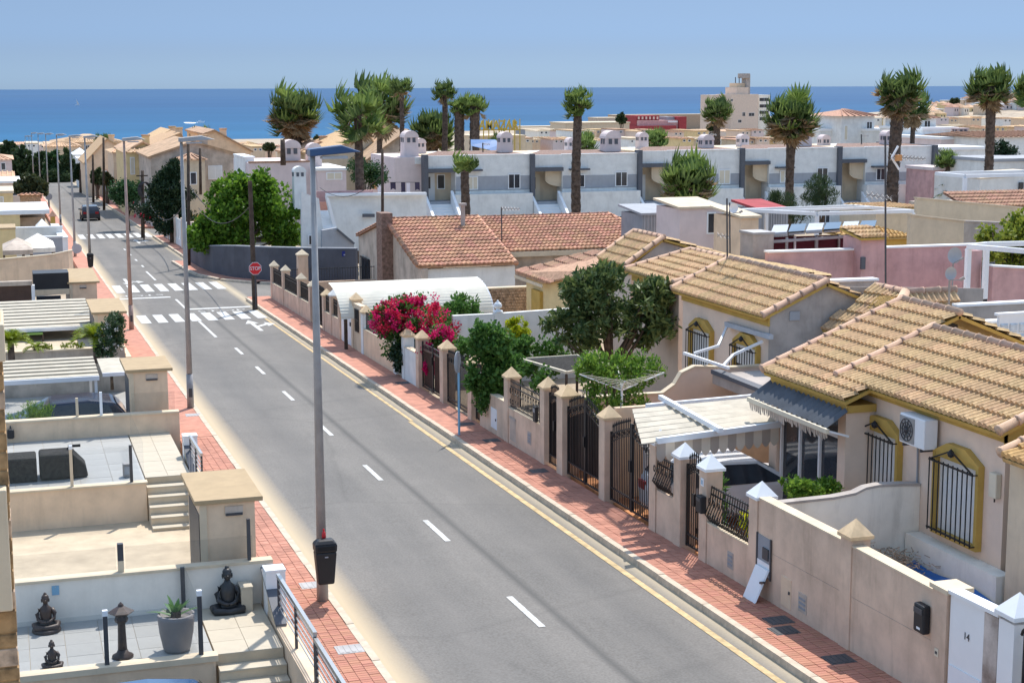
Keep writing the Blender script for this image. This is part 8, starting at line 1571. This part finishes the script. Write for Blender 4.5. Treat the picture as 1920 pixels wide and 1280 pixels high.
# far left houses
bh('rose_house', 'pale rose house with an orange hip roof at the far left edge', -40, 22, 300, 330, 235, 14, 'pinkwall', 'hip', 'farroof', 288, [(3, 10, 306, 318)]); bh('white_house', 'stepped white and pink terrace house at the left edge', -60, 24, 336, 375, 205, 10, 'white', 'gable', 'farroof', 322, [(6, 14, 348, 358)]); bh('white_house', 'low white terrace house with a pale balcony at the left edge', -50, 37, 345, 380, 190, 10, 'house', 'flat', 'whiter', None, [(24, 32, 352, 366)]); bh('yellow_house', 'yellow low house under the terraced houses at the left edge', -40, 24, 364, 395, 160, 8, 'yellowish', 'flat', 'cream', None, [(0, 6, 370, 385, 'creamshut')]); bh('peach_house', 'small peach house behind the round street sign', 38, 76, 366, 392, 168, 6, 'stonew', 'hip', 'claytile', 358)
LMK = [(70, 'the dark street end trees'), (150, 'the white marquee'), (552, 'the bushy skirted palm'), (671, 'the ragged green palm'), (752, 'the slim tall palm'), (833, 'the small crowned palm'), (889, 'the short twin palms'), (940, 'the yellow letters'), (1083, 'the tall single palm'), (1165, 'the plain cream building'), (1230, 'the red building'), (1345, 'the hotel palm'), (1395, 'the hotel'), (1485, 'the brown skirted palm'), (1605, 'the orange turret'), (1686, 'the thickest palm trunk'), (1737, 'the small white turret'), (1800, 'the square rose chimney'), (1858, 'the right edge palm'), (1915, 'the right edge')]
CN = dict(white='white', cream='cream', house='pale pink', peach='peach', pinkwall='rose', dirtywhite='off-white', yellowish='yellow')
_seen = {}
def place(x, wm_, rf_, base):
    lx, ln = min(LMK, key=lambda q: abs(q[0]-x)); d = x+8-lx; rel = 'behind' if abs(d) < 12 else ('just left of' if d < 0 else 'just right of') if abs(d) < 32 else ('left of' if d < 0 else 'right of')
    s = base+' '+CN[wm_]+' house, '+rf_+' roof, '+rel+' '+ln; k = _seen.get(s, 0); _seen[s] = k+1
    return s if k == 0 else s+(', next one', ', third one', ', fourth one', ', fifth one')[min(k-1, 3)]
# shore line of low buildings behind the left houses and between the palms
R = random.Random(5)
def townrow(lab, xs, Yf, yf, wf, hf, mats, roofs, grp, seed):
    R = random.Random(seed)
    for x in xs:
        Y = Yf(x)*R.uniform(.94, 1.06); w_ = wf*R.uniform(.7, 1.3); y = yf(x)+R.uniform(-2, 2); k = R.random()
        wq = R.choice(mats); rq = 'flat' if k < .35 else 'hip' if k < .8 else 'gable'
        bh('town_house', place(x, wq, {'hip': 'hipped', 'gable': 'ridged'}.get(rq, rq), lab), x, x+w_, y, y+20, Y, 8+6*R.random(), wq, rq, R.choice(roofs), y-R.uniform(3, 6)*hf, [(x+w_*.2, x+w_*.35, y+2, y+5), (x+w_*.6, x+w_*.75, y+2, y+5)] if w_ > 11 else None, grp)
wm = ['white', 'cream', 'house', 'peach', 'pinkwall', 'dirtywhite', 'yellowish']; rm_ = ['farroof', 'claytile', 'farroof', 'tile', 'cream']
townrow('shore row', list(range(472, 700, 19)), lambda x: 330, lambda x: 276, 20, .9, wm, rm_, 'small houses along the shore', 1); townrow('left shore', list(range(-6, 470, 18)), lambda x: 400, lambda x: 271, 19, .9, wm, rm_, 'small houses along the shore', 7); townrow('near shore', list(range(905, 1200, 22)), lambda x: 300, lambda x: 262, 22, .9, wm, rm_, 'small houses along the shore', 2)
townrow('far shore', list(range(1010, 1420, 21)), lambda x: 420, lambda x: 246, 20, .8, wm, rm_, 'small houses along the shore', 3); townrow('near town', list(range(1180, 1640, 24)), lambda x: 250, lambda x: 262, 25, 1.1, wm, rm_, 'houses in the town below the hotel', 4)
townrow('middle town', list(range(1500, 1980, 26)), lambda x: 330, lambda x: 240, 25, 1.0, wm, rm_, 'houses in the town below the hotel', 5); townrow('hill foot', list(range(1640, 1980, 20)), lambda x: 560, lambda x: 222, 20, .7, wm, rm_, 'houses on the far hill', 6)
# hill on the right: ground that rises behind the town
hx = [1690, 1740, 1790, 1840, 1900, 1990, 2150]; hy = [216, 208, 198, 190, 184, 181, 183]; rows = []
near = [P(x, 232, Y=620) for x in hx]; rows.append([(p.x, 620, zr(620)-.5) for p in near]); rows.append([(P(x, y+16, Y=800).x, 800, P(x, y+16, Y=800).z) for x, y in zip(hx, hy)]); rows.append([(P(x, y, Y=1250).x, 1250, P(x, y, Y=1250).z) for x, y in zip(hx, hy)]); rows.append([(P(x, y, Y=1250).x*1.2, 1500, SEA-2) for x, y in zip(hx, hy)])
mb = MB(); mb.grid(rows); S('hill', mb, M['ground'], smooth=True)
R = random.Random(9)
for i in range(85):
    x = R.uniform(1700, 1965); k = R.random(); yh = np.interp(x, hx, hy); y = yh+2+20*k**1.3; Y = float(np.interp(y, [yh, yh+16, yh+40], [1200, 800, 640])); w_ = R.uniform(8, 17)*(.55+.6*k)
    a = P(x, y, Y=Y); b = P(x+w_, y, Y=Y); h = R.uniform(3, 6.5)*Y/900; a.z += h*.9; wq = R.choice(wm); rq = R.random() < .6; t = T('hill_house', place(x, wq, 'pyramid' if rq else 'flat', 'hill top' if k < .3 else 'mid hill' if k < .65 else 'low hill'), 'house', (a.x, Y, a.z-h), 'houses on the far hill'); MB().box(a.x, Y, a.z-h-6, b.x, Y+9, a.z).build('wall', M[wq], t)
    if rq: MB().pyr(a.x-.4, Y-.4, b.x+.4, Y+9.4, a.z+.02, a.z+1.8).build('roof', M[R.choice(['farroof', 'claytile', 'farroof'])], t)
    else: MB().box(a.x-.2, Y-.2, a.z+.02, b.x+.2, Y+9.2, a.z+.5).build('parapet', M['whiter'], t)
    wv = MB(); 
    for q in (.25, .65): wv.box(a.x+(b.x-a.x)*q, Y-.08, a.z-2.2, a.x+(b.x-a.x)*(q+.14), Y-.01, a.z-.9)
    wv.build('windows', M['glassdark'], t)
# white town houses with turrets right of the row
bh('turret_house', 'white turret house with a bright orange hip roof right of the brown skirted palm', 1578, 1640, 218, 275, 150, 6.5, 'white', 'hip', 'claytile', 205, [(1625, 1634, 229, 242), (1583, 1588, 236, 262, 'creamshut')], over=.6); bh('white_house', 'white balcony house left of the orange turret', 1538, 1580, 246, 275, 152, 8, 'white', 'flat', 'whiter', None); bh('white_house', 'white balcony house between the turret and the thick palm', 1625, 1690, 246, 275, 149, 6, 'white', 'flat', 'whiter'); bh('turret_house', 'small white turret house right of the thickest palm trunk', 1720, 1755, 222, 275, 140, 6, 'white', 'hip', 'claytile', 214, [(1733, 1743, 227, 240)], over=.5); bh('white_house', 'white terrace with pale balustrade behind the dark end pilaster', 1730, 1795, 244, 275, 138, 8, 'white', 'flat', 'whiter')
bh('rose_house', 'pale rose house with a square slotted chimney right of the white row', 1765, 1835, 262, 310, 132, 10, 'pinkwall', 'flat', 'whiter'); t = bpy.data.objects['rose_house'] if False else None
p = P(1800, 240, Y=133); t = T('chimney', 'square pale rose chimney on the rose house at the right', 'chimney', (p.x, 133, p.z-3)); chimney(t, p.x, 133, p.z-2.6, p.z, 1.1, m='pinkwall', arch=False, name='shaft')
bh('white_house', 'white house with a tiled roof edge at the right edge', 1835, 1990, 258, 320, 128, 9, 'white', 'gable', 'claytile', 246); bh('white_house', 'low white house block behind the spreading palm at the right', 1760, 1850, 282, 330, 118, 5, 'white', 'flat', 'whiter'); bh('white_house', 'white wall with a blue grey band at the right edge', 1862, 1990, 304, 335, 106, 6, 'white', 'flat', 'midgrey')
bh('rose_wall_house', 'low pale rose yard house behind the dark end pilaster', 1750, 1790, 320, 350, 112, 4, 'rosewall', 'flat', 'pinkwall')
# hotel tower
Y = 560; t = T('hotel', 'tall beige hotel tower with a stair turret standing above the town', 'hotel', (P(1395, 240, Y=Y).x, Y, zr(Y)))
def blk(nm, x0, x1, y0, Yo, dep, m): a, b, zt, zb = rect(x0, x1, y0, 240, Y+Yo); return MB().box(a, Y+Yo, zr(Y)-3, b, Y+Yo+dep, zt).build(nm, M[m], t)
blk('main_block', 1370, 1421, 177, 0, 14, 'house'); blk('left_wing', 1337, 1369.5, 178, 6, 12, 'house'); blk('right_wing', 1421.5, 1443, 178, 3, 10, 'dirtywhite'); blk('upper_block', 1380, 1402, 164, 1, 10, 'house'); blk('penthouse', 1379, 1401, 156, 3, 6, 'peach'); blk('stair_turret', 1397.5, 1405, 140, 2, 4, 'greywall')
a, b, zt, zb = rect(1394, 1406, 138, 147, Y+1.5); MB().box(a, Y+1.4, zb, b, Y+6.5, zt).build('turret_head', M['greywall'], t)
for j, (x0, x1, y0, y1) in enumerate(((1392, 1397, 211, 218), (1404, 1414, 212, 218), (1384, 1390, 225, 230), (1370.5, 1374, 186, 190))): wa, wb, z1, z0 = rect(x0, x1, y0, y1, Y); boxwin(t, wa, wb, z0, z1, Y)
for y in (184, 196, 208, 220): wa, wb, z1, z0 = rect(1424, 1441, y, y+6, Y+3); boxwin(t, wa, wb, z0, z1, Y+3)
for y in (184, 190): wa, wb, z1, z0 = rect(1345, 1364, y, y+3, Y+6); boxwin(t, wa, wb, z0, z1, Y+6)
for x in (1379, 1386): MB().bar(P(x, 166, Y=Y+4), P(x, 145, Y=Y+4), .25).build('mast', M['darkmetal'], t)
# red building by the sea and breakwater, yellow sign
Y = 520; t = T('red_building', 'dark red commercial building with a stepped top near the shore', 'building', (P(1230, 240, Y=Y).x, Y, zr(Y)))
for nm, x0, x1, y0, Yo, m in (('upper_strip', 1193, 1236, 217, 0, 'redpaint'), ('lower_block', 1198, 1272, 226, -2, 'rosewall'), ('red_band', 1200, 1268, 236, -4, 'redpaint'), ('right_tower', 1273, 1287, 219, -3, 'redpaint'), ('glazed_block', 1250, 1271, 219, 1, 'grey')):
    a, b, zt, zb = rect(x0, x1, y0, 245, Y+Yo); MB().box(a, Y+Yo, zr(Y)-2, b, Y+Yo+10, zt).build(nm, M[m], t)
wv = MB()
for k in range(6): a, b, zt, zb = rect(1196+k*7, 1199+k*7, 219, 224, Y-.1); wv.box(a, Y-.3, zb, b, Y-.05, zt)
wv.build('pale_panels', M['house'], t)
a, b, zt, zb = rect(1252, 1270, 227, 230, Y-2.1); MB().box(a, Y-2.4, zb, b, Y-2.05, zt).build('white_awning', M['whiter'], t)
for i, (x0, x1, y0, y1, Y, m, lb) in enumerate(((980, 1085, 238, 246, 900, 'oldwall', 'long low promenade wall along the beach'), (1060, 1180, 232, 262, 460, 'cream', 'large plain cream building side near the shore'), (1120, 1165, 222, 232, 800, 'oldwall', 'low grey roofed building at the shore'), (1150, 1420, 215, 224, 1400, 'stonew', 'long rocky headland wall at the far shore'), (985, 1040, 243, 248, 700, 'grey', 'dark low beach bar roof by the promenade'))):
    a, b, zt, zb = rect(x0, x1, y0, y1, Y); t = T('shore_building', lb, 'building', (a, Y, zb)); MB().box(a, Y, zr(Y)-3 if Y < 1290 else SEA-1, b, Y+14, zt).build('wall', M[m], t); MB().box(a-.2, Y-.2, zt+.01, b+.2, Y+14.2, zt+.4).build('roof_edge', M['cream'], t)
a = P(898, 243, Y=215); b = P(976, 243, Y=215); t = T('rooftop_sign', 'big yellow letters of a rooftop sign below the sea horizon', 'sign', tuple(a)); wdt = b.x-a.x; text('sign_letters', 'AMAZAR', 'yellowlet', t, Matrix(((wdt/4.3, 0, 0, 0), (0, 0, -1, 0), (0, 1.75, 0, 0), (0, 0, 0, 1))), .12, False, .02)
fr = MB(); 
for k in range(9): x = a.x+wdt*k/8; fr.bar((x, 215.3, a.z-3), (x, 215.3, a.z+1.4), .12)
fr.bar((a.x, 215.3, a.z-.1), (b.x, 215.3, a.z-.1), .16); fr.build('rack', M['yellowlet'], t)
bh('sign_building', 'long low pale building under the yellow rooftop letters', 890, 985, 258, 285, 216, 8, 'cream', 'flat', 'cream')
t = T('tarpaulin', 'bright blue tarpaulin on the roof behind the twin palms', 'tarpaulin', (0, 0, 0)); q = [P(884, 263, Y=127), P(930, 263, Y=127), P(936, 272, Y=126), P(928, 284, Y=125), P(912, 280, Y=125), P(885, 274, Y=125)]; t.location = q[0]; t['at'] = tuple(q[0]); MB().prism(q, (0, .25, .05)).build('sheet', M['tarp'], t); MB().bar(q[0]-V((0, 0, 2)), q[0], .1).build('post', M['whitemetal'], t); MB().bar(q[1]-V((0, 0, 2)), q[1], .1).build('post', M['whitemetal'], t)
# boats
p = P(145, 198, Z=SEA); t = T('sailing_boat', 'tiny white sailing boat far out on the sea', 'boat', tuple(p)); s = p.y/3000
MB().hexa([(p.x-4*s, p.y-.8*s, p.z), (p.x+3*s, p.y-.8*s, p.z), (p.x+3*s, p.y+.8*s, p.z), (p.x-4*s, p.y+.8*s, p.z)], [(p.x-5*s, p.y-1*s, p.z+1.2*s), (p.x+4.5*s, p.y-1*s, p.z+1.2*s), (p.x+4.5*s, p.y+1*s, p.z+1.2*s), (p.x-5*s, p.y+1*s, p.z+1.2*s)]).build('hull', M['sail'], t); MB().prism([(p.x-.3*s, p.y, p.z+1.5*s), (p.x+3.5*s, p.y, p.z+1.8*s), (p.x-1.2*s, p.y, p.z+11*s)], (0, .15*s, 0)).build('sail', M['flower'], t); MB().bar((p.x-.8*s, p.y+.3*s, p.z+1*s), (p.x-1.3*s, p.y+.3*s, p.z+12*s), .3*s).build('mast', M['sail'], t)
p = P(358, 231, Z=SEA); q = P(358, 228.5, Z=SEA); a = P(340, 230, Z=SEA); b = P(375, 231.5, Z=SEA); mb = MB(); rows = []
for i in range(13): f = i/12; x = a.x+(b.x-a.x)*f; hw = (q.y-p.y)*.9*math.sin(math.pi*min(1, f*1.15+.04))**.7*R.uniform(.7, 1.2) if 0 < i < 12 else 2; rows.append([(x, p.y-hw*.3, SEA+.05), (x, p.y+hw*.25, SEA+.5+.3*R.random()), (x, p.y+hw*.7, SEA+.05)])
mb.grid(rows); o = mb.build('wake_foam', M['foam'], kind='stuff')
p = P(376, 230.5, Z=SEA); t = T('motor_boat', 'small motor boat at the end of the white wake', 'boat', tuple(p)); MB().hexa([(p.x-4, p.y-1.4, p.z), (p.x+4, p.y-1.2, p.z), (p.x+4, p.y+1.2, p.z), (p.x-4, p.y+1.4, p.z)], [(p.x-4.4, p.y-1.7, p.z+1.6), (p.x+5.4, p.y-.6, p.z+1.9), (p.x+5.4, p.y+.6, p.z+1.9), (p.x-4.4, p.y+1.7, p.z+1.6)]).build('hull', M['sail'], t); MB().box(p.x-2, p.y-1.1, p.z+1.7, p.x+1, p.y+1.1, p.z+3).build('cabin', M['sail'], t)
